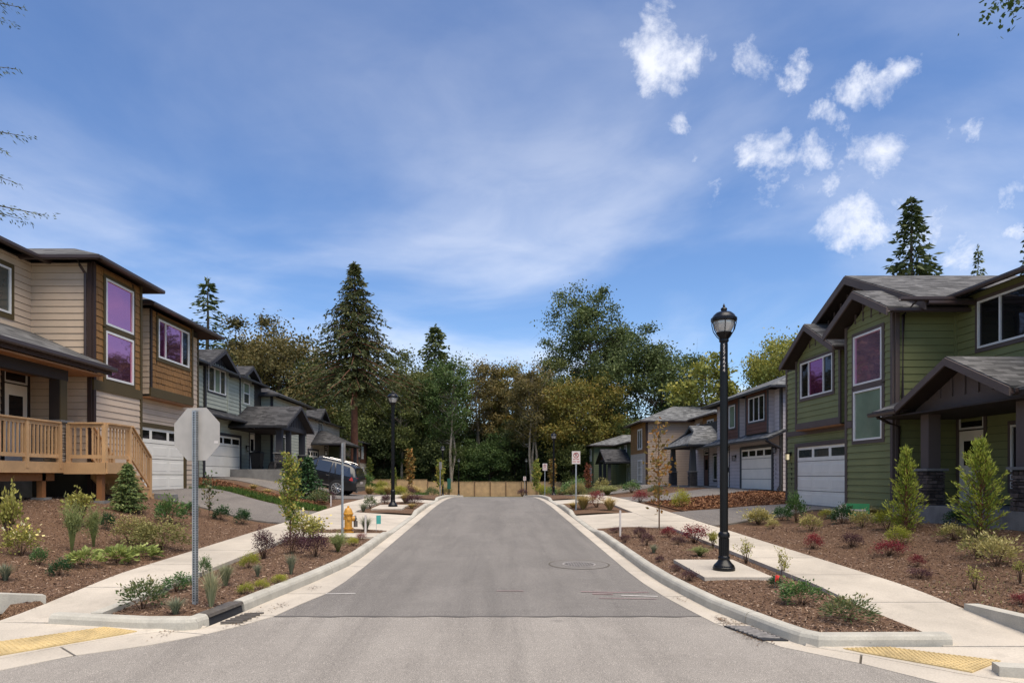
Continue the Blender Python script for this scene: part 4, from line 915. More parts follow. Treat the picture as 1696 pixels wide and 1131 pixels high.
# main street gable
gable(H, 11.0, 19.5, 21.35, 4.0, 8.26, .44, tm, wallX=11.41, wall_half=3.0, infill='mauve_trim', infz=6.3, rake=.24)
# side wall facing the camera and recessed main wall
F = H.fy(18.04); siding(H, F, 10.66, 12.25, 3.55, 6.6, gs, (), ex); corner(H, F, 10.66, .98, 6.4, tm); corner(H, F, 12.2, 3.9, 6.6, gs, .07); siding(H, F, 10.66, 12.25, 1.30, 3.55, gs, (), ex)
F = H.fx(12.25); wbig = (14.5, 17.2, 5.2, 6.38); wp = (14.7, 16.1, 1.7, 3.2); dr = (17.0, 17.9, 1.31, 3.16)
siding(H, F, 9.0, 18.0, 3.4, 6.62, gs, [hole(*wbig)], ex); siding(H, F, 9.0, 18.0, 1.32, 3.4, gs, [hole(*wp), hole(dr[0], dr[1], 1.2, 3.6)], ex)
window(H, F, *wbig, tm, ['glass_dark', 'glass_dark', 'glass_dark'], (.36, .72)); window(H, F, *wp, tm, ['glass_dark'], (.5,)); door(H, F, *dr, tm)
# near wing roof (ridge along the street) with gutter; eave gutter over the side wall
roof(H, [(11.75, 7.4, 6.66), (16.2, 7.4, 8.42), (16.2, 18.9, 8.42), (11.75, 18.9, 6.66)][::-1], 'roof_shingle'); roof(H, [(20.6, 7.4, 6.66), (16.2, 7.4, 8.42), (16.2, 18.9, 8.42), (20.6, 18.9, 6.66)], 'roof_shingle')
gutter(H, (11.70, 7.4, 6.58), (11.70, 17.6, 6.58)); gutter(H, (10.3, 17.30, 6.50), (11.7, 17.30, 6.50)); spout(H, [(10.75, 17.35, 6.45), (10.75, 17.9, 6.2), (10.75, 17.93, 3.9)])
H.part('vent_pipe', MB().tube([(15.2, 14.2, 7.6), (15.2, 14.2, 8.55)], .05, 8), 'black_metal')
# porch
H.part('porch_slab', MB().box((10.30, 11.6, .2), (12.25, 17.62, 1.30)), 'grey_concrete')
for y0, y1, sd in ((16.28, 16.71, 1), (13.25, 13.67, 2)):
    stone_base(H, 10.35, 10.78, y0, y1, 1.30, 2.12, 'ledge_stone', sd); ym = (y0+y1)/2
    H.part('porch_post', MB().box((10.42, ym-.15, 2.18), (10.71, ym+.15, 3.55)), tm)
F = H.fx(10.42); H.part('porch_beam', F.box(MB(), 13.2, 16.8, 3.50, 3.80, -.25, .03), tm)
gable(H, 9.92, 12.25, 14.97, 1.88, 4.62, .47, tm, wallX=10.42, wall_half=1.55, infill=tm, infz=3.80, rake=.17)
roof(H, [(9.98, 16.75, 3.68), (12.25, 16.75, 4.55), (12.25, 18.0, 4.55), (9.98, 18.0, 3.68)][::-1]); roof(H, [(9.98, 9.0, 3.68), (12.25, 9.0, 4.55), (12.25, 13.15, 4.55), (9.98, 13.15, 3.68)][::-1])
gutter(H, (9.92, 16.8, 3.60), (9.92, 18.0, 3.60)); spout(H, [(9.95, 17.7, 3.54), (10.3, 17.85, 3.4), (10.68, 17.97, 3.3), (10.68, 17.97, 1.2)])
core(H, 10.5, 12.24, 7.6, 11.55, .3, 6.5, 'green_siding', 'added_shade_wall')  # block added out of view to keep light off the porch
H.part('porch_ceiling', MB().box((10.05, 11.8, 3.48), (12.25, 17.9, 3.52)), 'dark_trim')

# ------------------------------------------------------------------ tan house, left foreground
H = House('tan_house', 'tan and brown-shingled two-storey house with raised cedar deck and purple-reflecting windows', (-15, 18, 1.4), 1)
ts = 'tan_siding'; ot = 'olive_trim'; ex = .185
core(H, -20, -11.65, 18.8, 26.9, .8, 7.6); core(H, -11.65, -11.05, 18.8, 21.4, .8, 7.9); core(H, -11.65, -11.30, 22.45, 25.6, 4.62, 7.5); core(H, -20, -12.73, 9.0, 18.8, .8, 7.9)
F = H.fx(-11.65); siding(H, F, 21.42, 26.85, 1.5, 4.62, ts, [(20.5, 25.75, 1.4, 3.78)], ex); garage(H, F, 20.7, 25.6, 1.51, 3.64, ot); corner(H, F, 26.86, 1.5, 7.4, ot); siding(H, F, 25.62, 26.85, 4.62, 7.4, ts, (), ex); siding(H, F, 21.42, 22.42, 4.62, 7.4, ts, (), ex)
F = H.fx(-11.30); wq = (22.95, 25.25, 5.98, 7.28); shingle_wall(H, F, 22.5, 25.55, 4.92, 7.5, 'brown_shingle', [hole(*wq, .12)], seed=4); window(H, F, *wq, ot, ['glass_magenta', 'glass_purple', 'glass_dark'], (.22, .76), cw=.12, fw=.06); band(H, F, 22.42, 25.62, 4.62, 4.92, ot, .06, 'belly_band'); corner(H, F, 22.49, 4.92, 7.5, 'dark_trim'); corner(H, F, 25.56, 4.92, 7.5, ot)
Fs = H.fy(22.45); siding(H, Fs, -11.65, -11.30, 4.7, 7.5, ts, (), ex, indiv=False); H.part('bay_soffit', MB().box((-11.65, 22.43, 4.57), (-11.27, 25.62, 4.62)), 'soffit_wood')
F = H.fx(-11.05); w1 = (19.4, 20.88, 4.76, 6.13); w2 = (19.4, 20.88, 6.30, 7.62)
siding(H, F, 18.83, 21.38, 1.45, 4.38, ts, (), ex); shingle_wall(H, F, 18.9, 21.33, 4.66, 7.9, 'brown_shingle', [hole(19.4, 20.88, 4.76, 7.62, .1)], seed=8); band(H, F, 18.8, 21.4, 4.38, 4.66, ot, .055, 'belly_band')
window(H, F, *w1, ot, ['glass_purple'], cw=.1, fw=.06); window(H, F, *w2, ot, ['glass_purple'], cw=.1, fw=.06); corner(H, F, 18.86, 1.45, 7.9, 'brown_fascia'); corner(H, F, 21.36, 1.45, 7.9, ot)
F = H.fy(18.8); siding(H, F, -12.73, -11.1, 5.0, 7.85, ts, (), ex); siding(H, F, -12.73, -11.1, 2.36, 5.0, ts, (), ex); corner(H, F, -11.10, 1.4, 7.85, 'brown_fascia')
F = H.fx(-12.73); wu = (16.4, 17.95, 6.25, 7.45); dr = (17.72, 18.60, 2.37, 4.42)
siding(H, F, 10.0, 18.78, 5.0, 7.85, ts, [hole(*wu)], ex); siding(H, F, 10.0, 18.78, 2.38, 5.0, ts, [hole(dr[0], dr[1], 2.2, 4.9)], ex); window(H, F, *wu, ot, ['glass_grey'], (.5,), cw=.13); door(H, F, *dr, 'dark_trim')
# roofs: main hip wing + stair-bay hip + garage bay
hip(H, -20.4, -12.28, 8.6, 22.0, 7.98, .42, 'roof_shingle', 'brown_fascia'); hip(H, -20.4, -10.62, 18.38, 21.75, 7.97, .42, 'roof_shingle', 'brown_fascia'); hip(H, -20.4, -10.88, 21.76, 27.3, 7.60, .42, 'roof_shingle', 'brown_fascia')
spout(H, [(-11.2, 18.35, 7.85), (-11.2, 18.5, 7.7), (-11.2, 18.74, 7.55), (-11.2, 18.74, 5.25), (-11.1, 18.6, 5.18)])
# porch roof
roof(H, [(-10.58, 8.5, 5.03), (-12.73, 8.5, 5.96), (-12.73, 18.98, 5.96), (-10.58, 18.98, 5.03)], 'roof_shingle', 'soffit_wood', sth=.06); gutter(H, (-10.52, 8.5, 4.95), (-10.52, 19.0, 4.95), r=.075); board(H, (-10.62, 8.5, 4.78), (-10.62, 18.98, 4.78), .04, .19, 'brown_fascia')
H.part('porch_ceiling', MB().box((-12.73, 8.5, 4.72), (-10.66, 18.75, 4.76)), 'soffit_wood'); board(H, (-11.12, 8.5, 4.45), (-11.12, 17.7, 4.45), .2, .27, 'dark_trim', 'porch_beam')
stone_base(H, -11.40, -10.97, 17.30, 17.74, 2.37, 3.36, 'pale_stone', 5); 
for y in (17.52, 12.5):
    H.part('porch_post', MB().box((-11.28, y-.14, 3.42), (-11.02, y+.14, 4.46)), ot)
    H.part('post_face', MB().box((-11.30, y-.16, 3.42), (-11.04, y-.14, 4.46)), 'dark_trim')
# deck
DK = 2.35; dk = H.part('deck', MB().box((-12.73, 9.0, DK-.20), (-11.0, 17.42, DK-.04)).box((-12.0, 17.43, DK-.20), (-9.92, 18.66, DK-.04)), 'dark_cedar')
x = -12.70
while x < -11.05: H.part('deck_board', MB().box((x, 9.0, DK-.04), (x+.132, 17.44, DK)), 'cedar', dk); x += .14
x = -11.02
while x < -9.95: H.part('deck_board', MB().box((x, 17.46, DK-.04), (x+.132, 18.66, DK)), 'cedar', dk); x += .14
H.part('rim_board', MB().box((-11.0, 9.0, DK-.27), (-10.95, 17.40, DK-.002)), 'cedar', dk); H.part('rim_board', MB().box((-10.95, 17.40, DK-.30), (-9.90, 17.45, DK-.002)), 'cedar', dk); H.part('rim_board', MB().box((-9.91, 17.45, DK-.29), (-9.86, 18.68, DK-.002)), 'cedar', dk)
H.part('deck_beam', MB().box((-11.25, 9.0, DK-.47), (-11.12, 17.3, DK-.21)), 'dark_cedar', dk)
for px_, py_ in ((-11.19, 13.0), (-11.19, 16.9), (-10.12, 17.60)): H.part('support_post', MB().box((px_-.07, py_-.07, G(px_, py_)-.1), (px_+.07, py_+.07, DK-.21)), 'dark_cedar', dk)
for px_, py_ in ((-11.19, 16.9), (-10.12, 17.60)): H.part('post_footing', MB().box((px_-.16, py_-.16, G(px_, py_)-.1), (px_+.16, py_+.16, G(px_, py_)+.05)), 'grey_concrete', dk)
def railing(p0, p1, ends=(True, True), nb=None, zoff0=0, zoff1=0, h=1.02):
    p0, p1 = Vector(p0), Vector(p1); L = (p1-p0).length; rr = H.part('railing', MB().beam((p0.x, p0.y, p0.z+h-.04), (p1.x, p1.y, p1.z+h-.04), .14, .04), 'cedar')
    H.part('top_rail', MB().beam((p0.x, p0.y, p0.z+h-.13), (p1.x, p1.y, p1.z+h-.13), .045, .088), 'cedar', rr); H.part('bottom_rail', MB().beam((p0.x, p0.y, p0.z+.10), (p1.x, p1.y, p1.z+.10), .05, .09), 'cedar', rr)
    for e, p in zip(ends, (p0, p1)):
        if e: H.part('rail_post', MB().box((p.x-.05, p.y-.05, p.z-.16), (p.x+.05, p.y+.05, p.z+h-.042)), 'cedar', rr)
    n = nb or max(2, int(L/.135))
    for i in range(1, n):
        q = p0.lerp(p1, i/n); H.part('baluster', MB().box((q.x-.019, q.y-.019, q.z+.185), (q.x+.019, q.y+.019, q.z+h-.125)), 'cedar', rr)
for a, b in ((11.0, 12.25), (12.25, 13.5), (13.5, 14.78), (14.78, 16.05), (16.05, 17.28)): railing((-10.99, a, DK), (-10.99, b, DK), (a == 11.0, True))
railing((-10.86, 17.48, DK), (-9.95, 17.48, DK), (True, True)); railing((-9.93, 17.56, DK), (-9.93, 18.62, DK), (False, True))
railing((-9.93, 18.72, DK), (-9.93, 19.72, DK-.80), (False, True), 8); railing((-11.0, 18.72, DK), (-11.0, 19.72, DK-.80), (False, True), 8)
st = H.part('stairs', MB().beam((-9.94, 18.66, DK-.42), (-9.94, 19.95, DK-1.22), .05, .30).beam((-10.98, 18.66, DK-.42), (-10.98, 19.95, DK-1.22), .05, .30), 'cedar')
for i in range(5): H.part('tread', MB().box((-10.96, 18.68+.245*i, DK-.17*(i+1)-.045), (-9.90, 18.95+.245*i, DK-.17*(i+1))), 'cedar', st); H.part('riser', MB().box((-10.95, 18.685+.245*i, DK-.17*(i+1)+.001), (-9.97, 18.705+.245*i, DK-.17*i-.046)), 'cedar', st)
H.part('retaining_wall', MB().hexa([(-10.4, 19.95, .4), (-9.35, 19.95, .4), (-9.35, 20.25, .4), (-10.4, 20.25, .4)], [(-10.4, 19.95, 1.52), (-9.35, 19.95, 1.46), (-9.35, 20.25, 1.46), (-10.4, 20.25, 1.52)]), 'grey_concrete')
H.part('foundation', MB().box((-12.75, 9.0, .4), (-12.70, 18.8, 2.36)), 'grey_concrete'); H.part('foundation', MB().box((-11.66, 18.75, .4), (-11.02, 21.44, 1.46)), 'grey_concrete')

# ------------------------------------------------------------------ sage house, left second
H = House('sage_house', 'sage house with two dark board-and-batten gables and a charcoal gabled porch', (-17, 38, 1.9), 1)
sg = 'sage_siding'; ct = 'charcoal_trim'; ex = .2
core(H, -22, -14, 31.5, 41.2, 1.0, 7.4); core(H, -22, -13.3, 41.2, 48.6, 1.0, 6.85); core(H, -14.0, -13.9, 32.9, 35.7, 4.9, 7.5); core(H, -14.3, -13.98, 37.6, 39.5, 4.9, 7.4)
F = H.fx(-14.0); siding(H, F, 31.55, 39.9, 1.95, 7.3, sg, [(32.85, 37.75, 1.8, 4.22), hole(39.2, 39.9, 1.9, 4.8), (32.9, 35.7, 5.3, 7.4), (37.6, 39.5, 5.3, 7.4)], ex, indiv=False); garage(H, F, 33.0, 37.6, 1.95, 4.08, ct); lantern(H, F, 38.6, 3.55); corner(H, F, 31.6, 1.9, 7.3, ct)
door(H, F, 39.15, 39.95, 2.37, 4.4, ct)
Fs = H.fy(31.5); siding(H, Fs, -22, -14.05, 1.9, 7.4, sg, (), ex, indiv=False)
F = H.fx(-13.9); wq = (33.2, 35.35, 6.15, 7.38); siding(H, F, 32.95, 35.65, 5.35, 7.6, sg, [hole(*wq, .08)], ex, indiv=False); window(H, F, *wq, ct, ['glass_grey', 'glass_green', 'glass_grey'], (.36, .68), cw=.08); corner(H, F, 32.95, 5.3, 7.4, ct); corner(H, F, 35.66, 5.3, 7.4, sg)
gable(H, -13.45, -18, 34.3, 1.95, 8.36, .5, ct, 'roof_dark', -13.9, 1.4, ct, soffit=ct, infz=7.5, batten=.3)
F = H.fx(-13.98); wq = (38.1, 39.05, 6.05, 7.25); siding(H, F, 37.65, 39.45, 5.2, 7.9, sg, [hole(*wq, .08)], ex, indiv=False, clip=lambda z: (38.55-min(.9, (8.0-z)/.5), 38.55+min(.9, (8.0-z)/.5))); window(H, F, *wq, sg, ['glass_grey', 'glass_green'], (), cw=.08, hdivs=(.5,)); corner(H, F, 37.64, 5.2, 7.4, ct)
gable(H, -13.55, -17, 38.55, 1.35, 8.2, .5, ct, 'roof_dark', soffit=ct)
roof(H, [(-13.2, 31.4, 4.93), (-14.2, 31.4, 5.42), (-14.2, 37.0, 5.42), (-13.2, 37.0, 4.93)], 'roof_dark', ct); gutter(H, (-13.14, 31.4, 4.86), (-13.14, 37.2, 4.86), 'charcoal_gutter')
hip(H, -22.5, -13.55, 31.0, 41.0, 7.42, .42, 'roof_dark', ct, 'charcoal_gutter'); hip(H, -22.5, -12.85, 40.8, 49.1, 6.9, .42, 'roof_dark', ct, 'charcoal_gutter')
Fs = H.fy(41.2); siding(H, Fs, -14.4, -13.35, 2.37, 6.8, sg, (), ex, indiv=False); corner(H, Fs, -13.38, 2.3, 6.8, ct)
F = H.fx(-13.3); siding(H, F, 41.25, 48.5, 1.9, 6.8, sg, [hole(42.2, 43.6, 3, 4.5), hole(47.6, 48.4, 4.9, 6.3)], ex, indiv=False); window(H, F, 42.2, 43.6, 3, 4.5, ct, ['glass_grey'], (.5,), .08); window(H, F, 47.6, 48.3, 4.95, 6.3, ct, ['glass_grey'], (), .08)
H.part('porch_slab', MB().box((-14.0, 36.2, .9), (-11.2, 41.2, 2.36)), 'grey_concrete'); H.part('porch_step', MB().box((-11.2, 37.6, .9), (-10.7, 39.2, 1.95)), 'grey_concrete')
for y, sd in ((36.6, 1), (40.9, 3)):
    stone_base(H, -11.68, -11.25, y-.22, y+.22, 2.36, 3.2, 'dark_stone', sd, indiv=False, rows=.1)
    H.part('porch_post', MB().box((-11.62, y-.16, 3.26), (-11.30, y+.16, 4.55)), ct)
H.part('porch_post', MB().box((-11.60, 38.1, 2.36), (-11.34, 38.36, 4.55)), ct); F = H.fx(-11.3); H.part('porch_beam', F.box(MB(), 36.3, 41.2, 4.50, 4.75, -.3, .03), ct)
gable(H, -10.9, -15.5, 38.75, 2.72, 5.95, .46, ct, 'roof_dark', -11.32, 2.4, ct, soffit=ct, infz=4.75, batten=.32, rake=.16)
H.part('porch_ceiling', MB().box((-14, 36.2, 4.48), (-11.3, 41.2, 4.5)), 'dark_trim')

# ------------------------------------------------------------------ third and last houses on the left
H = House('pale_gabled_house', 'pale sage house with hipped porch behind the black car', (-17, 56, 1.8), 1)
core(H, -22, -14, 51, 62, .8, 6.4); F = H.fx(-14.0); wq = (54.7, 55.9, 5.4, 6.3); siding(H, F, 51.1, 62, 1.8, 6.4, 'cream_siding', [hole(*wq, .08), (51.4, 54.4, 1.6, 4.1)], .2, indiv=False); window(H, F, *wq, ct, ['glass_grey'], (.5,), .08); garage(H, F, 51.5, 54.3, 1.85, 3.95, ct)
Fs = H.fy(51.0); siding(H, Fs, -22, -14.05, 1.8, 6.4, sg, (), .2, indiv=False); gable(H, -13.6, -20, 55.3, 1.75, 7.45, .55, ct, 'roof_dark', -14.0, 1.2, ct, soffit=ct, infz=6.45); hip(H, -22.5, -13.6, 50.6, 62.4, 6.45, .3, 'roof_dark', ct, 'charcoal_gutter')
hip(H, -16.0, -11.4, 52.4, 58.4, 4.52, .5, 'roof_dark', ct, 'charcoal_gutter')
for y in (52.8, 57.9): H.part('porch_post', MB().box((-11.85, y-.13, 1.9), (-11.6, y+.13, 4.45)), ct)
H.part('porch_slab', MB().box((-14, 52.5, .8), (-11.5, 58.2, 1.95)), 'grey_concrete'); door(H, H.fx(-14.0), 56.6, 57.5, 2.0, 4.0, ct); H.part('side_wall', MB().box((-14.0, 58.0, 1.9), (-12.6, 58.3, 4.5)), 'far_green_siding')
H = House('tan_end_house', 'tan hip-roofed house at the far left end behind the big conifer trunk', (-19, 82, 1.1), 1)
core(H, -26, -15.5, 79.5, 88, -.5, 5.85); F = H.fx(-15.5); hs_ = [hole(80.3, 81.3, 4.1, 5.4), hole(80.3, 81.3, 1.5, 3.0)]; siding(H, F, 79.5, 88, .8, 3.5, 'cream_siding', hs_, .2, indiv=False); siding(H, F, 79.5, 88, 3.5, 5.8, 'red_shingle', hs_, .2, indiv=False)
for z0, z1 in ((4.1, 5.4), (1.5, 3.0)): window(H, F, 80.3, 81.3, z0, z1, 'white_vinyl', ['glass_grey'], (.5,), .08)
Fs = H.fy(79.5); siding(H, Fs, -26, -15.55, .8, 5.8, 'taupe_siding', (), .2, indiv=False); hip(H, -26.5, -15.0, 79, 88.5, 5.9, .35, 'roof_dark', ct, 'charcoal_gutter'); H.part('porch_roof', MB().prism([(-18, 77.0, 4.4), (-15.4, 77.0, 4.2), (-15.4, 79.5, 4.2), (-18, 79.5, 4.4)], .25), 'roof_dark'); H.part('porch_post', MB().box((-15.8, 77.1, .4), (-15.5, 77.4, 4.0)), ct)

# ------------------------------------------------------------------ grey house, right second
H = House('grey_house', 'pale grey house with red-brown shingled bays and white garage door', (17, 38, 1.3), -1)
gy = 'grey_siding'; sl = 'slate_trim'; ex = .19
core(H, 13.6, 22, 32.2, 41.5, .6, 6.2); core(H, 14.6, 22, 41.5, 50, .6, 5.6); core(H, 13.3, 13.6, 33.0, 35.9, 4.1, 6.2); core(H, 13.3, 13.6, 36.9, 39.0, 4.0, 6.2)
F = H.fx(13.6); siding(H, F, 32.25, 41.4, 1.31, 4.0, gy, [(33.05, 37.45, 1.2, 3.58), hole(39.3, 40.1, 1.2, 3.9)], ex, indiv=False); siding(H, F, 32.25, 41.4, 4.0, 6.15, gy, [(33.0, 35.9, 3.9, 6.2), (36.9, 39.0, 3.9, 6.2)], ex, indiv=False)
garage(H, F, 33.2, 37.3, 1.31, 3.42, sl); door(H, F, 39.3, 40.1, 1.36, 3.35, sl); corner(H, F, 32.28, 1.3, 6.2, sl, .14); lantern(H, F, 32.75, 3.25); lantern(H, F, 38.2, 3.0); numbers(H, F, 32.75, 2.75, '14435', .16, .21)
Fs = H.fy(32.2); siding(H, Fs, 13.66, 22, 1.3, 6.15, gy, (), ex, indiv=False)
F = H.fx(13.3); wq = (33.4, 35.45, 4.75, 6.0); siding(H, F, 33.05, 35.85, 4.15, 6.2, 'red_shingle', [hole(*wq, .08)], ex, indiv=False); window(H, F, *wq, sl, ['glass_dark'], (.34, .67), .08); corner(H, F, 33.03, 4.1, 6.2, sl); corner(H, F, 35.87, 4.1, 6.2, sl)
wq = (37.45, 38.4, 4.65, 5.9); siding(H, F, 36.95, 38.95, 4.0, 6.2, 'red_shingle', [hole(*wq, .08)], ex, indiv=False); window(H, F, *wq, sl, ['glass_green'], (), .08); corner(H, F, 36.93, 4.0, 6.2, sl)
for y in (33.0, 36.9): siding(H, H.fy(y), 13.3, 13.6, 4.1, 6.2, gy, (), ex, indiv=False)
hip(H, 12.9, 22.5, 31.7, 42.0, 6.25, .40, 'roof_grey', 'charcoal_trim', 'charcoal_gutter')
roof(H, [(12.75, 31.7, 3.80), (13.65, 31.7, 4.22), (13.65, 41.5, 4.22), (12.75, 41.5, 3.80)][::-1], 'roof_grey', 'charcoal_trim'); gutter(H, (12.7, 31.7, 3.72), (12.7, 42.5, 3.72), 'charcoal_gutter'); spout(H, [(12.75, 31.95, 3.66), (13.45, 32.0, 3.3), (13.5, 32.1, 3.1), (13.5, 32.1, 1.6), (13.35, 32.05, 1.35)], 'charcoal_gutter', .06)
# porch with dutch gable
ze, zt, yc = 4.0, 5.36, 45.7; x0, x1 = 12.15, 17; hy = 3.05; zm = 4.95; hm = hy*(zt-zm)/(zt-ze); xm = x0+(zm-ze)/.9*1.2
roof(H, [(x0, yc-hy, ze), (x1, yc-hy, ze), (x1, yc, zt), (xm-.25, yc, zt), (xm-.25, yc-hm, zm)], 'roof_grey', 'charcoal_trim'); roof(H, [(x0, yc+hy, ze), (x1, yc+hy, ze), (x1, yc, zt), (xm-.25, yc, zt), (xm-.25, yc+hm, zm)][::-1], 'roof_grey', 'charcoal_trim')
roof(H, [(x0, yc-hy, ze), (xm, yc-hm, zm), (xm, yc+hm, zm), (x0, yc+hy, ze)], 'roof_grey', 'charcoal_trim'); H.part('gable_panel', MB().hexa([(xm, yc-hm, zm-.05), (xm, yc+hm, zm-.05), (xm, yc, zt-.1)], [(xm+.05, yc-hm, zm-.05), (xm+.05, yc+hm, zm-.05), (xm+.05, yc, zt-.1)]), 'dark_trim')
for s in (-1, 1): board(H, (xm-.3, yc, zt-.17), (xm-.3, yc+s*(hm+.1), zm-.2), .05, .16, sl, 'rake_board')
gutter(H, (x0-.05, yc-hy, ze-.1), (x0-.05, yc+hy, ze-.1), 'charcoal_gutter'); gutter(H, (x0, yc-hy-.05, ze-.1), (x1, yc-hy-.05, ze-.1), 'charcoal_gutter')
H.part('porch_slab', MB().box((12.3, 42.7, .5), (14.6, 48.6, 1.34)), 'grey_concrete'); H.part('porch_slab', MB().box((13.0, 38.9, .5), (13.6, 42.7, 1.33)), 'grey_concrete')
for y, sd in ((43.35, 5), (48.1, 6)):
    stone_base(H, 12.42, 12.9, y-.24, y+.24, 1.34, 2.25, 'dark_stone', sd, indiv=False, rows=.1); H.part('porch_post', MB().hexa([(12.46, y-.2, 2.31), (12.86, y-.2, 2.31), (12.86, y+.2, 2.31), (12.46, y+.2, 2.31)], [(12.54, y-.14, 3.9), (12.8, y-.14, 3.9), (12.8, y+.14, 3.9), (12.54, y+.14, 3.9)]), sl)
F = H.fx(14.6); siding(H, F, 41.5, 50, 1.34, 4.0, gy, [hole(43.6, 45.2, 1.7, 3.4), hole(46.2, 47.1, 1.3, 3.5)], ex, indiv=False); window(H, F, 43.6, 45.2, 1.75, 3.35, sl, ['glass_grey'], (.5,), .08); door(H, F, 46.2, 47.1, 1.36, 3.4, sl, cmat='rust_brown'); Fs = H.fy(41.5); siding(H, Fs, 13.6, 14.6, 1.3, 3.9, gy, (), ex, indiv=False)

# ------------------------------------------------------------------ taupe and dark green houses, right far
H = House('taupe_house', 'taupe hip-roofed house with brown shingled upper corner behind the grey porch', (17, 57, 1.3), -1)
core(H, 12.5, 22, 56, 62, .3, 6.5); core(H, 16.4, 22, 49.5, 56, .3, 6.6); F = H.fx(12.5); hs_ = [hole(57.3, 58.9, 4.3, 5.9), hole(57.3, 58.9, 1.5, 3.3)]
siding(H, F, 56.05, 62, 1.2, 3.9, 'cream_siding', hs_, .2, indiv=False); siding(H, F, 56.05, 62, 3.9, 6.45, 'brown_shingle', hs_, .2, indiv=False); window(H, F, 57.3, 58.9, 4.3, 5.9, 'white_vinyl', ['glass_grey'], (.5,), .08); window(H, F, 57.3, 58.9, 1.5, 3.3, 'white_vinyl', ['glass_grey'], (.33, .67), .08, (.33, .67))
Fs = H.fy(56.0); siding(H, Fs, 12.55, 22, 1.2, 6.45, 'taupe_siding', (), .2, indiv=False); corner(H, Fs, 12.6, 1.2, 6.45, 'brown_fascia', .15)
F = H.fx(16.4); hs_ = [hole(54.2, 55.0, 5.2, 6.1), hole(50.8, 52.2, 4.9, 6.2)]; siding(H, F, 53.4, 56, 1.3, 6.55, 'taupe_siding', hs_, .2, indiv=False); siding(H, F, 49.5, 53.4, 3.5, 6.55, 'brown_shingle', hs_, .2, indiv=False); window(H, F, 54.2, 55.0, 5.2, 6.1, 'white_vinyl', ['glass_grey'], (), .06); window(H, F, 50.8, 52.2, 4.9, 6.2, 'white_vinyl', ['glass_grey'], (.5,), .06)
hip(H, 12.0, 22.5, 55.5, 62.5, 6.52, .42, 'roof_grey', 'brown_fascia'); hip(H, 15.9, 22.5, 49, 58, 6.62, .38, 'roof_grey', 'brown_fascia')
H = House('dark_green_house', 'small dark green house with gabled porch at the far right', (15, 76, 1.0), -1)
core(H, 11.0, 20, 75, 83, -.3, 5.35); core(H, 13.6, 20, 66.5, 75, -.3, 5.3); fg = 'far_green_siding'; Fs = H.fy(75.0); siding(H, Fs, 11.05, 14, .9, 5.3, fg, (), .22, indiv=False); F = H.fx(11.0); hs_ = [hole(76.4, 77.8, 3.7, 5.0), hole(76.4, 77.8, 1.4, 3.0)]; siding(H, F, 75.05, 83, .9, 5.3, fg, hs_, .22, indiv=False)
for z0, z1 in ((3.7, 5.0), (1.4, 3.0)): window(H, F, 76.4, 77.8, z0, z1, 'white_vinyl', ['glass_grey'], (.5,), .1)
F = H.fx(13.6); hs_ = [hole(69.5, 70.6, 4.1, 5.1), hole(68.3, 69.2, 1.2, 3.2), hole(72.8, 73.4, 4.2, 5.0)]; siding(H, F, 66.55, 75, 1.0, 5.25, fg, hs_, .22, indiv=False); window(H, F, 69.5, 70.6, 4.1, 5.1, 'white_vinyl', ['glass_grey'], (.5,), .1); window(H, F, 72.8, 73.4, 4.2, 5.0, 'white_vinyl', ['glass_grey'], (), .1); door(H, F, 68.3, 69.2, 1.1, 3.1, 'white_vinyl', False, 'far_green_siding')
hip(H, 10.5, 20.5, 74.5, 83.5, 5.4, .3, 'roof_grey', 'brown_fascia'); hip(H, 13.1, 20.5, 66, 76, 5.35, .3, 'roof_grey', 'brown_fascia')
gable(H, 11.0, 14.5, 70.2, 3.2, 4.75, .42, ct, 'roof_dark', 11.4, 2.6, 'rust_brown', soffit=ct, infz=3.6, rake=.16)
for y in (67.4, 70.2, 73.0): H.part('porch_post', MB().box((11.3, y-.13, .6), (11.6, y+.13, 3.55)), ct)
H.part('porch_slab', MB().box((11.2, 67.0, .2), (13.6, 73.4, 1.06)), 'grey_concrete'); H.part('porch_beam', MB().box((11.3, 67.2, 3.45), (11.6, 73.2, 3.65)), ct)

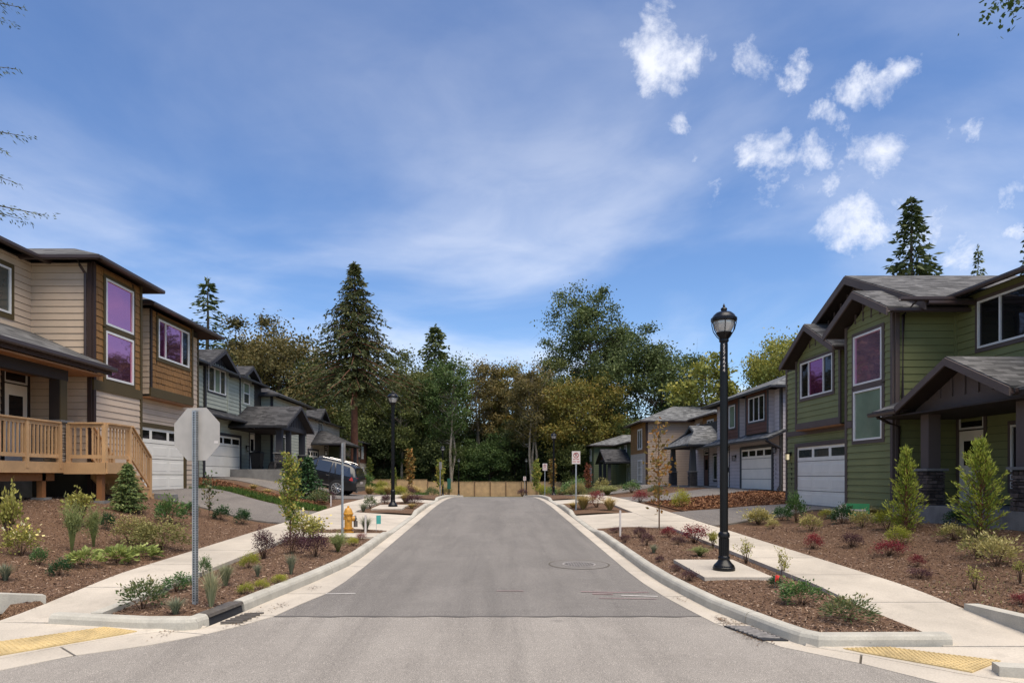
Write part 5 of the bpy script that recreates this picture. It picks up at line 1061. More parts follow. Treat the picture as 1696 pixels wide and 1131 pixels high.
# ------------------------------------------------------------------ street lamps
def make_lamp(number=None):
    t = thing('street_lamp', 'x', 'street lamp', (0, 0, 0), group='black street lamps')
    obj('base', MB().lathe([(.175, 0), (.175, .045), (.165, .055), (.165, .07), (.155, .085), (.125, .115), (.095, .155), (.088, .17), (.095, .185), (.095, .21), (.08, .23)], k=24), 'black_metal', t, True)
    m = MB(); m.lathe([(.075, .22), (.075, .52), (.09, .53), (.092, .57), (.085, .60), (.062, .62)], k=24)
    for j in range(14):
        a = 2*math.pi*j/14; m.tube([(.075*math.cos(a), .075*math.sin(a), .24), (.075*math.cos(a), .075*math.sin(a), .51)], .008, 5)
    obj('collar', m, 'black_metal', t, True)
    m = MB(); m.lathe([(.062, .60), (.058, 3.68), (.075, 3.70), (.075, 3.73), (.055, 3.75)], k=20)
    for j in range(12):
        a = 2*math.pi*j/12; m.tube([(.059*math.cos(a), .059*math.sin(a), .62), (.055*math.cos(a), .055*math.sin(a), 3.66)], .007, 4)
    obj('shaft', m, 'black_metal', t, True)
    l = obj('lantern_cup', MB().lathe([(.055, 3.72), (.07, 3.76), (.12, 3.82), (.125, 3.84), (.11, 3.845)], k=20), 'black_metal', t, True)
    obj('lantern_glass', MB().lathe([(.105, 3.845), (.15, 3.93), (.165, 4.01), (.16, 4.04)], k=20), 'lamp_glass', t, True)
    d = obj('lantern_dome', MB().lathe([(.19, 4.02), (.205, 4.035), (.205, 4.075), (.185, 4.09), (.165, 4.125), (.12, 4.165), (.06, 4.185), (.045, 4.19), (.045, 4.205), (.052, 4.22), (.045, 4.24), (.025, 4.252), (.015, 4.262), (.02, 4.275), (.012, 4.295), (.003, 4.315)], k=24), 'black_metal', t, True)
    for j in range(6):
        a = 2*math.pi*j/6+.3; c, s = math.cos(a), math.sin(a); pts = [(.205*c, .205*s, 4.06), (.205*c, .205*s, 3.98), (.18*c, .18*s, 3.88), (.12*c, .12*s, 3.79), (.07*c, .07*s, 3.74)]
        obj('lantern_rib', MB().tube(pts, .008, 5), 'black_metal', l)
    return t
lamp0 = make_lamp()
LAMPS = [(3.74, 11.07, .175, 'black street lamp with white number on its pole, nearest the green house'), (-3.72, 25.3, .175, 'black street lamp on the left beyond the yellow hydrant'), (4.07, 46, .1, 'black street lamp on the right behind the parking sign'),
         (-4.3, 58, .1, 'middle-distance black street lamp left of the road end'), (-4.0, 79, .1, 'tiny far black street lamp left of the road end'), (3.8, 78.5, .1, 'tiny far black street lamp right of the road end')]
for i, (x, y, dz, lab) in enumerate(LAMPS):
    o = lamp0 if i == 0 else copy_tree(lamp0); o.location = (x, y, zr(y)+dz); o['label'] = lab
# the pole number, white vertical lettering on the near lamp
for i, ch in enumerate('5574A44'):
    o = link('number_lettering', text_mesh(ch, .082, 'sign_white', .002), lamp0); o.location = (-.020, -.0665, 3.62-i*.066); o.rotation_euler = (R(90), 0, R(-14)); o.scale = (.85, 1, 1)
obj('number_plate', MB().box((-.047, -.0645, 3.18), (.010, -.0605, 3.665)), 'black_metal', lamp0)

# ------------------------------------------------------------------ stop sign seen from behind
def sq_post(t, h, w=.05, holes=True, dia=.011, name='post'):
    obj(name, MB().box((-w/2, -w/2, -.1), (w/2, w/2, h)), 'galvanised', t)
    if holes:
        m = MB(); z = .05
        while z < h-.02:
            m.add([(dia*math.cos(a), -w/2-.0015, z+dia*math.sin(a)) for a in [k*math.pi/4 for k in range(8)]], [tuple(reversed(range(8)))]); m.add([(w/2+.0015, dia*math.cos(a), z+dia*math.sin(a)) for a in [k*math.pi/4 for k in range(8)]], [tuple(range(8))]); z += .0254*1.2
        obj('post_holes', m, 'hole_dark', t, kind='stuff')
t = thing('stop_sign', 'bare metal back of an octagonal stop sign on perforated post', 'sign', (-3.79, 8.68, GS(-3.79, 8.68)), R(-14))
sq_post(t, 2.46, .052)
r8 = .335/math.cos(math.pi/8); o8 = [(r8*math.cos(math.pi/8+k*math.pi/4), r8*math.sin(math.pi/8+k*math.pi/4)) for k in range(8)]
obj('sign_back', MB().hexa([(x, .030, 2.16+z) for x, z in o8], [(x, .033, 2.16+z) for x, z in o8]), 'aluminium', t); obj('sign_face', MB().hexa([(x*.99, .0335, 2.16+z*.99) for x, z in o8], [(x*.99, .0345, 2.16+z*.99) for x, z in o8]), 'sign_red', t)
obj('sticker', MB().box((.255, .0285, 2.04), (.31, .0297, 2.07)), 'sign_white', t)
# ------------------------------------------------------------------ parking signs
def parking(x, y, z, h, face, label, rz=0, ph=2.1):
    t = thing('parking_sign', label, 'sign', (x, y, z), rz, 'no parking signs'); sq_post(t, ph, .045, False); s = -1 if face else 1
    p = obj('sign_plate', MB().box((-.15, -.030 if face else .026, ph-.44), (.15, -.027 if face else .029, ph+.02)), 'sign_white' if face else 'aluminium', t)
    if face:
        ring = MB(); K = 24; cz = ph-.13
        for k in range(K):
            a, b = 2*math.pi*k/K, 2*math.pi*(k+1)/K; ring.add([(.075*math.cos(a), -.0315, cz+.075*math.sin(a)), (.10*math.cos(a), -.0315, cz+.10*math.sin(a)), (.10*math.cos(b), -.0315, cz+.10*math.sin(b)), (.075*math.cos(b), -.0315, cz+.075*math.sin(b))], [(0, 1, 2, 3)])
        ring.add([(-.07, -.0315, cz+.055), (-.055, -.0315, cz+.07), (.07, -.0315, cz-.055), (.055, -.0315, cz-.07)], [(0, 1, 2, 3)]); obj('prohibition_ring', ring, 'sign_red', p)
        o = link('lettering', text_mesh('P', .17, 'ink_grey', .0005), p); o.location = (0, -.0325, cz); o.rotation_euler = (R(90), 0, 0)
        m = MB(); 
        for z0, xs_ in ((ph-.29, (-.09, -.05, 0, .05, .085)), (ph-.38, (-.11, -.07, -.03, .04, .08, .11))):
            for xx in xs_: m.box((xx-.012, -.032, z0), (xx+.012, -.0305, z0+.04))
        obj('small_print', m, 'sign_red', p)
    return t
parking(2.98, 24.6, GS(2.98, 24.6), 2.1, True, 'white no-parking sign with red circle on the right island'); parking(3.40, 45, zr(45)+.1, 2.1, True, 'smaller far no-parking sign beside the right street lamp'); parking(3.4, 74, zr(74)+.1, 2.1, True, 'tiny farthest no-parking sign right of the road end')
parking(-3.56, 16.1, GS(-3.56, 16.1), 2.2, False, 'grey edge-on back of a parking sign beside the yellow hydrant', R(-62), 2.2); parking(-3.35, 43, zr(43)+.1, 2.1, False, 'thin grey back of a far parking sign on the left', R(-50))
t = thing('utility_marker', 'dark green marker box on a short post at the far left kerb', 'marker', (-2.95, 45.5, zr(45.5)+.1)); obj('post', MB().box((-.035, -.035, -.1), (.035, .035, .55)), 'black_metal', t); obj('marker_plate', MB().box((-.12, -.045, .45), (.12, .045, 1.15)), 'box_green', t)
# ------------------------------------------------------------------ hydrant
t = thing('fire_hydrant', 'yellow fire hydrant with dark side outlet on the left strip', 'hydrant', (-3.6, 16.95, GS(-3.6, 16.95)), R(20)); t.scale = (.9, .9, .95)
obj('barrel', MB().lathe([(.15, 0), (.15, .03), (.10, .035), (.10, .09), (.145, .095), (.145, .125), (.105, .13), (.10, .42), (.125, .45), (.125, .475)], k=20), 'hydrant_yellow', t, True)
obj('bonnet', MB().lathe([(.14, .475), (.14, .505), (.12, .515), (.11, .57), (.075, .63), (.03, .65), (.03, .69), (.012, .70)], k=20), 'hydrant_yellow', t, True)
def cyl(p, q, r, k=14): return MB().tube([p, q], r, k)
obj('side_outlet', cyl((.09, 0, .36), (.17, 0, .36), .07), 'hydrant_yellow', t, True); obj('outlet_cap', cyl((.17, 0, .36), (.215, 0, .36), .082, 16), 'hydrant_grey', t, True); obj('cap_nut', cyl((.215, 0, .36), (.24, 0, .36), .02, 6), 'hydrant_grey', t)
obj('side_outlet', cyl((-.08, 0, .38), (-.16, 0, .38), .045), 'hydrant_yellow', t, True); obj('side_outlet', cyl((0, -.08, .38), (0, -.15, .38), .045), 'hydrant_yellow', t, True); obj('hose_adapter', MB().tube([(.2, 0, .30), (.2, -.01, .14)], .055, 12), 'hydrant_grey', t, True)
# ------------------------------------------------------------------ stakes, flags, little signs
def stake(x, y, h, label, mat='sign_white'):
    o = obj('marker_stake', MB().box((-.02, -.02, -.1), (.02, .02, h)), mat); o.location = (x, y, GS(x, y)); tag(o, label, 'stake', 'white marker stakes')
stake(-3.05, 16.3, .52, 'white marker stake right of the yellow hydrant'); stake(-6.3, 26.5, .42, 'white marker stake beside the left pavement below the car'); stake(3.05, 16.4, .62, 'thin pale stake at the near edge of the right driveway crossing')
t = thing('survey_flag', 'small red survey flag in the mulch left of the near lamp pad', 'flag', (4.02, 9.75, GS(4.02, 9.75)), .3); t.scale = (.8, .8, .8); obj('wire', MB().tube([(0, 0, -.05), (.004, 0, .13), (.01, 0, .24)], .003, 5), 'galvanised', t)
obj('flag', MB().add([(.008, 0, .12), (.035, .012, .115), (.075, -.004, .12), (.08, 0, .175), (.115, .01, .215), (.06, .02, .235), (.01, 0, .225)], [(0, 1, 2, 3, 4, 5, 6)]), 'flag_red', t)
t = thing('utility_flag', 'teal marker flag on a wire at the edge of the left driveway crossing', 'flag', (-2.98, 17.4, GS(-2.98, 17.4)), .5); obj('wire', MB().tube([(0, 0, -.05), (0, 0, .42)], .004, 5), 'galvanised', t); obj('flag', MB().box((0, -.002, .2), (.12, .002, .42)), 'teal', t)
t = thing('yard_sign', 'small green and white yard sign in front of the white garage', 'sign', (9.55, 17.95, G(9.55, 17.95)), R(-28)); 
for s in (-.2, .2): obj('wire_leg', MB().tube([(s, 0, -.1), (s, 0, .36)], .006, 5), 'galvanised', t)
p = obj('sign_plate', MB().box((-.24, -.012, .12), (.30, .0, .44)), 'sign_green', t); obj('white_lettering_band', MB().box((-.16, -.014, .245), (.22, -.0125, .29)), 'sign_white', p)
t = thing('yard_sign', 'small white yard sign with grey emblem left of the green one', 'sign', (9.28, 18.05, G(9.28, 18.05)), R(12)); obj('sign_plate', MB().box((-.17, -.01, .12), (.12, 0, .42)), 'sign_white', t); obj('wire_leg', MB().tube([(0, 0.004, -.1), (0, 0.004, .2)], .006, 5), 'galvanised', t); obj('emblem', MB().hexa([(.08*math.cos(a)-.02, -.0105, .27+.08*math.sin(a)) for a in [k*math.pi/6 for k in range(12)]], [(.08*math.cos(a)-.02, -.012, .27+.08*math.sin(a)) for a in [k*math.pi/6 for k in range(12)]]), 'galvanised', t)
# bin by the sage house door
t = thing('refuse_bin', 'dark wheeled bin standing by the sage house door', 'bin', (-13.2, 38.15, 2.36)); obj('bin_body', MB().hexa([(-.22, -.25, 0), (.22, -.25, 0), (.22, .25, 0), (-.22, .25, 0)], [(-.29, -.32, .9), (.29, -.32, .9), (.29, .32, .9), (-.29, .32, .9)]), 'bin_dark', t); obj('lid', MB().hexa([(-.31, -.35, .9), (.31, -.35, .9), (.31, .35, .9), (-.31, .35, .9)], [(-.29, -.33, .95), (.29, -.33, .95), (.25, .3, 1.02), (-.25, .3, 1.02)]), 'bin_dark', t)
for s in (-.2, .2): obj('wheel', cyl((s-.03, .3, .1), (s+.03, .3, .1), .1), 'tyre', t)

# ------------------------------------------------------------------ black car
t = thing('parked_car', 'black estate car parked nose-up on the sloping left driveway', 'car', (-9.75, 37.2, 0))
ST = [(-2.50, .42, .78, .80, .70), (-2.38, .30, .90, .97, .88), (-1.9, .26, .98, 1.06, .96), (-1.2, .25, 1.02, 1.12, .98), (-.80, .25, 1.04, 1.17, .98), (-.02, .25, 1.06, 1.70, .99), (.5, .25, 1.07, 1.78, .99), (1.2, .25, 1.08, 1.77, .99), (1.85, .26, 1.09, 1.72, .99), (2.15, .30, 1.10, 1.62, .98), (2.38, .36, 1.10, 1.20, .96), (2.48, .42, 1.02, 1.06, .92)]
m = MB(); K = 0
for x, zb, zbelt, zt, w in ST:
    cab = zt-zbelt > .3; rw = .70 if cab else w*.82
    half = [(w*.80, zb), (w*.97, zb+.08), (w, (zb+zbelt)/2+.05), (w*.985, zbelt)]+([(rw+.06, zt-.10), (rw-.02, zt-.02), (rw*.5, zt+.01)] if cab else [(w*.95, zbelt+(zt-zbelt)*.6), (rw, zt-.01), (rw*.5, zt)])
    ring = [(x, -a, b) for a, b in half]+[(x, a, b) for a, b in reversed(half)]; K = len(ring); m.v += ring
for i in range(len(ST)-1):
    for c in range(K): m.f.append((i*K+c, (i+1)*K+c, (i+1)*K+(c+1) % K, i*K+(c+1) % K))
m.f.append(tuple(range(K))); m.f.append(tuple(reversed([(len(ST)-1)*K+c for c in range(K)]))); body = obj('body', m, 'car_paint', t, True)
def side_glass(x0, x1, s, top0, top1, label=None):
    yb = .992; yt = .775; P = [(x0[0], s*yb, 1.09), (x0[1], s*yb, 1.10), (x1[1], s*yt, top1), (x1[0], s*yt, top0)]
    obj('side_window', MB().hexa([(a, b, c) for a, b, c in P], [(a, b+s*.006, c+.004) for a, b, c in P]), 'car_glass', t)
for s in (-1, 1):
    side_glass((-.62, .10), (-.02, .10), s, 1.60, 1.64); side_glass((.16, .92), (.16, .92), s, 1.645, 1.655); side_glass((.98, 1.22), (.98, 1.05), s, 1.655, 1.65); side_glass((1.28, 2.12), (1.14, 1.90), s, 1.65, 1.58)
    obj('roof_rail', MB().tube([(.1, s*.66, 1.77), (.3, s*.66, 1.82), (1.7, s*.66, 1.79), (1.9, s*.66, 1.74)], .018, 6), 'chrome', t); obj('sill_trim', MB().beam((-1.1, s*.985, .40), (1.15, s*.985, .42), .02, .05), 'chrome', t); obj('door_seam', MB().box((.12, s*.985-.01, .45), (.135, s*.985+.01, 1.05)), 'hole_dark', t); obj('door_seam', MB().box((.96, s*.985-.01, .55), (.975, s*.985+.01, 1.05)), 'hole_dark', t)
    for hx in (-.1, .78): obj('door_handle', MB().box((hx, s*.99-.015, .93), (hx+.18, s*.99+.015, .96)), 'chrome', t)
    obj('tail_light', MB().hexa([(2.05, s*.995, .92), (2.42, s*.94, .90), (2.47, s*.80, .92), (2.1, s*.80, .92)], [(2.12, s*.97, 1.10), (2.40, s*.93, 1.12), (2.45, s*.80, 1.12), (2.15, s*.80, 1.1)]), 'tail_light', t); obj('mirror', MB().box((-.75, s*1.0, 1.08), (-.60, s*1.14, 1.22)), 'car_paint', t)
    for wx in (-1.55, 1.48):
        obj('wheel_arch', cyl((wx, s*.90, .38), (wx, s*.998, .38), .43, 24), 'hole_dark', t); w_ = obj('wheel', cyl((wx, s*.78, .37), (wx, s*1.005, .37), .37, 28), 'tyre', t, True); obj('rim', cyl((wx, s*.99, .37), (wx, s*1.008, .37), .265, 28), 'hole_dark', w_)
        rim = MB()
        for k in range(24):
            a, b = 2*math.pi*k/24, 2*math.pi*(k+1)/24; rim.add([(wx+.245*math.cos(a), s*1.012, .37+.245*math.sin(a)), (wx+.28*math.cos(a), s*1.012, .37+.28*math.sin(a)), (wx+.28*math.cos(b), s*1.012, .37+.28*math.sin(b)), (wx+.245*math.cos(b), s*1.012, .37+.245*math.sin(b))], [(0, 1, 2, 3)])
        for k in range(10):
            a = 2*math.pi*k/10; c, q = math.cos(a), math.sin(a); rim.tube([(wx+.04*c, s*1.012, .37+.04*q), (wx+.25*c, s*1.012, .37+.25*q)], .017, 5)
        rim.tube([(wx, s*1.0, .37), (wx, s*1.02, .37)], .06, 12); obj('rim_spokes', rim, 'alloy', w_)
obj('rear_window', MB().add([(2.19, -.68, 1.60), (2.19, .68, 1.60), (2.40, .82, 1.16), (2.40, -.82, 1.16)], [(0, 3, 2, 1)]), 'car_glass', t); obj('windscreen', MB().add([(-.78, -.86, 1.16), (-.78, .86, 1.16), (-.04, .70, 1.69), (-.04, -.70, 1.69)], [(0, 1, 2, 3)]), 'car_glass', t)
obj('rear_bumper', MB().box((2.3, -.9, .42), (2.53, .9, .62)), 'car_paint', t); obj('number_plate', MB().box((2.47, -.26, .80), (2.49, .26, .92)), 'sign_white', t); obj('exhaust', cyl((2.4, -.6, .36), (2.54, -.6, .36), .04), 'chrome', t)
zf, zb_ = G(-9.75-1.55, 37.2)+.045, G(-9.75+1.48, 37.2)+.045; pit = math.atan2(zf-zb_, 3.03); t.rotation_euler = (0, pit, R(-4)); t.location.z = (zf+zb_)/2

# ------------------------------------------------------------------ cedar fence at the end of the street
t = thing('cedar_fence', 'cedar board fence across the end of the street', 'fence', (0, 80, 0), world_parts=True); r = random.Random(2)
FN = 22; fx0 = -15.0; sec = 1.83; base = lambda x: min(-.35, zr(80)-.0)+.0
for i in range(FN+1):
    x = fx0+i*sec; y = 80+.0*i; zb_ = -.2 if x < -8 else -.45; obj('fence_post', MB().box((x-.06, y-.10, zb_-1.2), (x+.06, y+.02, zb_+1.85)), 'fence_post', t)
    if i == FN: break
    m = MB(); xx = x+.07
    while xx < x+sec-.08: m.box((xx, y-.02+r.uniform(-.006, .006), zb_-.8), (xx+.135, y+.005, zb_+1.74+r.uniform(-.012, .012))); xx += .142
    m.box((x+.06, y-.06, zb_+1.74), (x+sec-.06, y+.02, zb_+1.79)); obj('fence_panel', m, 'fence_cedar', t)

# ------------------------------------------------------------------ trees
def tube_segs(mb, path, radii, k): mb.tube(path, radii, k)
def conifer_mesh(seed, h, rad, base, droop=.25, dens=1.0, leafL=.42, whorl=.55, mat='lf_fir', bark='bark', trunk_r=.28, power=.9, gap=0.0, shape=None, sag=0.0, wl=.42):
    rs = np.random.RandomState(seed); tm = MB(); n = 10; tm.tube([(rs.normal()*.05*i/n, rs.normal()*.05*i/n, h*i/n*.995) for i in range(n+1)], [trunk_r*(1-.93*i/n) for i in range(n+1)], 9)
    P, D, Ls = [], [], []; z = base
    while z < h-.3:
        f = (h-z)/(h-base); r0 = rad*(shape(f) if shape else f**power); nb = max(3, int(5*dens+rs.randint(0, 3))); a0 = rs.rand()*6.28
        for b in range(nb):
            if rs.rand() < gap: continue
            a = a0+b*6.283/nb+rs.normal()*.2; L = max(.25, r0*rs.uniform(.62, 1.12)); d = np.array([math.cos(a), math.sin(a), 0.0]); z0 = z+rs.uniform(-.2, .2); steps = max(3, int(L/.28)); path = []
            for s in range(steps+1):
                t = s/steps; path.append(np.array([0, 0, z0])+d*L*t+np.array([0, 0, -droop*L*t+.28*droop*L*t*t*1.6+(.12*L*t if f < .25 else 0)-sag*L*t*t]))
            if L > .8: tm.tube([tuple(p) for p in path[::max(1, steps//3)]], [max(.008, .013*L*(1-.8*i/max(1, len(path[::max(1, steps//3)])-1))) for i in range(len(path[::max(1, steps//3)]))], 4)
            for s in range(1, steps+1):
                t = s/steps; c = path[s]; side = np.array([-d[1], d[0], 0]); w = .34*L*(1-t)+.12
                m = max(2, int(5*dens*(1.2-t*.5)))
                for q in range(m):
                    o = rs.uniform(-1, 1)*w; P.append(c+side*o*.75+rs.normal(size=3)*.07+np.array([0, 0, -abs(o)*.25])); D.append(d*.7+side*np.sign(o)*.8+np.array([0, 0, -.35-.8*sag])); Ls.append(leafL*rs.uniform(.7, 1.2))
        z += whorl*(.55+.45*f)*rs.uniform(.8, 1.2)
    for s in range(24): P.append(np.array([rs.normal()*.06, rs.normal()*.06, h-.9*rs.rand()])); D.append(np.array([rs.normal()*.4, rs.normal()*.4, .8])); Ls.append(leafL*.7)
    P, D, Ls = np.array(P), np.array(D), np.array(Ls); q = leaf_quads(rs, P, Ls, Ls*wl, 0.0, D*1.6, .45)
    return tm.mesh('trunk', bark, True), quads_mesh('crown', q, np.clip(rs.normal(.45, .22, len(P)), 0, 1), mat)
def broad_mesh(seed, h, base, spread, nleaf, leafL, mat, bark='bark', trunk_r=.22, stems=1, levels=3, up=.55, lean=0.0, tight=.5, nb=(4, 7), bare=0.0, flat=.75):
    rs = np.random.RandomState(seed); tm = MB(); tips = []
    def grow(p, d, L, r, lv):
        n = 4; path = [p.copy()]; dd = d.copy()
        for i in range(n):
            dd = dd+rs.normal(size=3)*.13+np.array([0, 0, .05]); dd /= np.linalg.norm(dd); path.append(path[-1]+dd*L/n)
        tm.tube([tuple(x) for x in path], [max(.008, r*(1-.62*i/n)) for i in range(n+1)], 7 if lv == 0 else (5 if lv == 1 else 3))
        if lv >= levels or L < .5: tips.extend([(path[k], L) for k in (2, 3, 4)]); return
        m = rs.randint(*nb)
        for k in range(m):
            t = (.35 if lv else base)+(1-(.35 if lv else base))*(k+rs.rand())/m; t = min(t, .99); i = min(int(t*n), n-1); q = path[i]+(path[i+1]-path[i])*(t*n-i)
            a = rs.rand()*6.283 if lv else k*2.4+rs.rand(); side = np.array([math.cos(a), math.sin(a), 0]); nd = side*(1-up*.6)*(1.0)+d*up*.6+np.array([0, 0, up*.55*rs.rand()]); nd /= np.linalg.norm(nd)
            Lc = (spread*(1.15-.55*t) if lv == 0 else L*.58)*rs.uniform(.7, 1.15); grow(q, nd, Lc, r*(.5-.2*t if lv == 0 else .5), lv+1)
        tips.extend([(path[-1], L*.5)])
    for s in range(stems):
        a = rs.rand()*6.28; l = lean+(.16*rs.rand() if stems > 1 else 0); grow(np.array([rs.normal()*.25*(stems > 1), rs.normal()*.25*(stems > 1), -.3]), np.array([math.cos(a)*l, math.sin(a)*l, 1.0]), h*.86*rs.uniform(.88, 1), trunk_r, 0)
    T = np.array([t[0] for t in tips]); S = np.array([min(1.6, max(.35, t[1]*tight)) for t in tips])
    keep = rs.rand(len(T)) > bare; T, S = T[keep], S[keep]
    idx = rs.randint(0, len(T), nleaf); off = rs.normal(size=(nleaf, 3))*S[idx][:, None]*.55; off[:, 2] *= flat; P = T[idx]+off
    clump = rs.rand(len(T)); rnd = np.clip(.25*clump[idx]+.5*rs.rand(nleaf)+.12, 0, 1); P[:, 2] = np.maximum(P[:, 2], .4)
    return tm.mesh('trunk', bark, True), quads_mesh('crown', leaf_quads(rs, P, leafL, leafL*.62, .2), rnd, mat)
def oval_mesh(seed, h, zc, rx, rz_, nclump, nleaf, leafL, mat, bark='bark', trunk_r=.25, sig=.17, lo=.35, stems=1, top_heavy=0.0):
    """tree whose leaf clumps fill an uneven oval, each clump carried by a limb from the trunk"""
    rs = np.random.RandomState(seed); tm = MB(); cl = []
    tr = []
    for s in range(stems):
        a = rs.rand()*6.28; b = np.array([math.cos(a), math.sin(a), 0])*(.35*(stems > 1)); top = np.array([rs.normal()*rx*.12+b[0]*3, rs.normal()*rx*.12+b[1]*3, zc+rz_*.75])
        path = [b+(top-b)*t+np.array([rs.normal(), rs.normal(), 0])*.12*math.sin(t*3.14)*(h/12) for t in np.linspace(0, 1, 7)]; path[0][2] = -.4; tr.append(path); tm.tube([tuple(x) for x in path], [trunk_r*(1-.85*i/6) for i in range(7)], 8)
    ph = rs.rand(4)*6.28
    for k in range(nclump):
        a = rs.rand()*6.283; u = rs.uniform(-1, 1); r = rs.uniform(lo, 1.0)**.6*(1+.16*math.sin(3*a+ph[0])+.12*math.sin(2*a+4*u+ph[1])); c = math.sqrt(1-u*u); c *= (1-top_heavy*.5*(1-u)*.5)
        p = np.array([math.cos(a)*c*rx*r, math.sin(a)*c*rx*r, zc+u*rz_*r]); s0 = rx*sig*rs.uniform(.55, 1.3); cl.append((p, s0))
        path = tr[rs.randint(stems)]; zt = p[2]-.45*np.hypot(p[0], p[1])-rs.rand()*rz_*.15; zt = min(max(zt, zc-rz_*1.15), zc+rz_*.6); t = np.interp(zt, [q[2] for q in path], np.linspace(0, 1, 7))*6; i = min(int(t), 5); q = path[i]+(path[i+1]-path[i])*(t-i); mid = q+(p-q)*.55+rs.normal(size=3)*.25*s0+np.array([0, 0, -.12*np.linalg.norm(p-q)])
        tm.tube([tuple(q), tuple(mid), tuple(p)], [trunk_r*.22, trunk_r*.13, .012], 4)
        for e in range(3): tm.tube([tuple(p), tuple(p+rs.normal(size=3)*s0*1.2)], [.012, .004], 3)
    C0 = np.array([c[0] for c in cl]); S0 = np.array([c[1] for c in cl]); idx = rs.randint(0, nclump, nleaf); g = rs.normal(size=(nleaf, 3)); g[:, 2] *= .62; P = C0[idx]+g*S0[idx][:, None]
    rnd = np.clip(.30*rs.rand(nclump)[idx]+.45*rs.rand(nleaf)+.10+.10*g[:, 2], 0, 1); P[:, 2] = np.maximum(P[:, 2], .4)
    return tm.mesh('trunk', bark, True), quads_mesh('crown', leaf_quads(rs, P, leafL, leafL*.62, .2), rnd, mat)
def put_tree(name, label, meshes, x, y, s=1.0, rz=0.0, z=None, group=None, sx=1.0, cat='tree', crownmat=None):
    t = thing(name, label, cat, (x, y, (G(x, y) if z is None else z)), rz, group); t.scale = (s*sx, s*sx, s); link('trunk', meshes[0], t); link('crown', meshes[1], t)
    return t
def recol(meshes, mat):
    me = meshes[1].copy(); me.materials.clear(); me.materials.append(M[mat]); return (meshes[0], me)
# the big red-trunked conifer and other conifers
big = conifer_mesh(3, 19.8, 7.2, 8.4, .26, 1.75, .36, .46, 'lf_cedar', 'bark_red', .40, gap=.12, wl=.36, shape=lambda f: (1.05*f**1.12 if f < .8 else .82), sag=.22)
put_tree('cedar_tree', 'tall olive cedar with bare reddish trunk behind the black car', big, -12.4, 61)
firA = conifer_mesh(5, 20, 2.9, 3.0, .22, 1.0, .42, .60, 'lf_fir', 'bark', .3); firB = conifer_mesh(8, 20, 3.6, 4.0, .12, .8, .45, .85, 'lf_fir', 'bark', .3, gap=.25)
gF = 'conifers standing behind the houses'
put_tree('fir_tree', 'thin open fir between the tan and sage houses', firB, -29.3, 70, 1.06, .4, group=gF, sx=1.5); put_tree('fir_tree', 'narrow dark fir rising over the middle of the woods', conifer_mesh(15, 20, 4.6, 6, .12, 1.25, .5, .62, 'lf_fir', 'bark', .3, power=.7), -8.3, 98, 1.18, 1.0, 0, gF, 1.0)
put_tree('fir_tree', 'large dark fir above the green house roof', conifer_mesh(13, 19, 4.1, 5, .10, 1.15, .48, .62, 'lf_fir', 'bark', .35), 27.6, 45, 1.0, 2.0, group=gF); put_tree('fir_tree', 'small slender fir right of the large fir above the green roof', firB, 42.6, 60, 1.05, 1.2, group=gF, sx=.62); put_tree('fir_tree', 'fir tip at the right edge above the green roof', firA, 37.2, 47, .97, .2, group=gF, sx=.8)
put_tree('fir_tree', 'fir at the left edge of which only branch tips show', conifer_mesh(21, 31, 5.0, 6, .02, 2.2, .24, 1.9, 'lf_fir', 'bark', .4, gap=.6, power=.35, wl=.22), -25.5, 31, 1.0, .9, group=gF)
put_tree('fir_tree', 'dark fir behind the brown alders right of centre', firA, 3.8, 102, .70, 2.2, 0, gF, 1.2); put_tree('fir_tree', 'dark fir behind the big cedar on its right', firB, -13.5, 98, .95, 4.2, 0, gF, 1.1)
# broadleaf woods
decA = oval_mesh(31, 15, 9.6, 4.0, 5.4, 90, 20000, .27, 'lf_green', 'bark_pale', .20, .15); decB = oval_mesh(37, 14, 10.0, 2.9, 4.1, 75, 11000, .24, 'lf_brown', 'bark_pale', .19, .17, stems=3)
decC = oval_mesh(41, 12, 7.3, 4.6, 4.6, 95, 19000, .27, 'lf_mapleyellow', 'bark', .2, .15); decD = oval_mesh(47, 16, 9.2, 5.4, 6.8, 130, 30000, .28, 'lf_darkgreen', 'bark', .28, .13); decE = oval_mesh(53, 9, 4.6, 3.1, 4.4, 70, 16000, .27, 'lf_under', 'bark', .14, .17, stems=2)
Bo = recol(decB, 'lf_olive'); Ao = recol(decA, 'lf_olive'); Co = recol(decC, 'lf_orange'); Ab = recol(decA, 'lf_brown'); Cb = recol(decC, 'lf_brown'); Eo = recol(decE, 'lf_olive'); Eg = recol(decE, 'lf_green'); Dm = recol(decD, 'lf_olive')
gW = 'broadleaf trees of the wood behind the street'
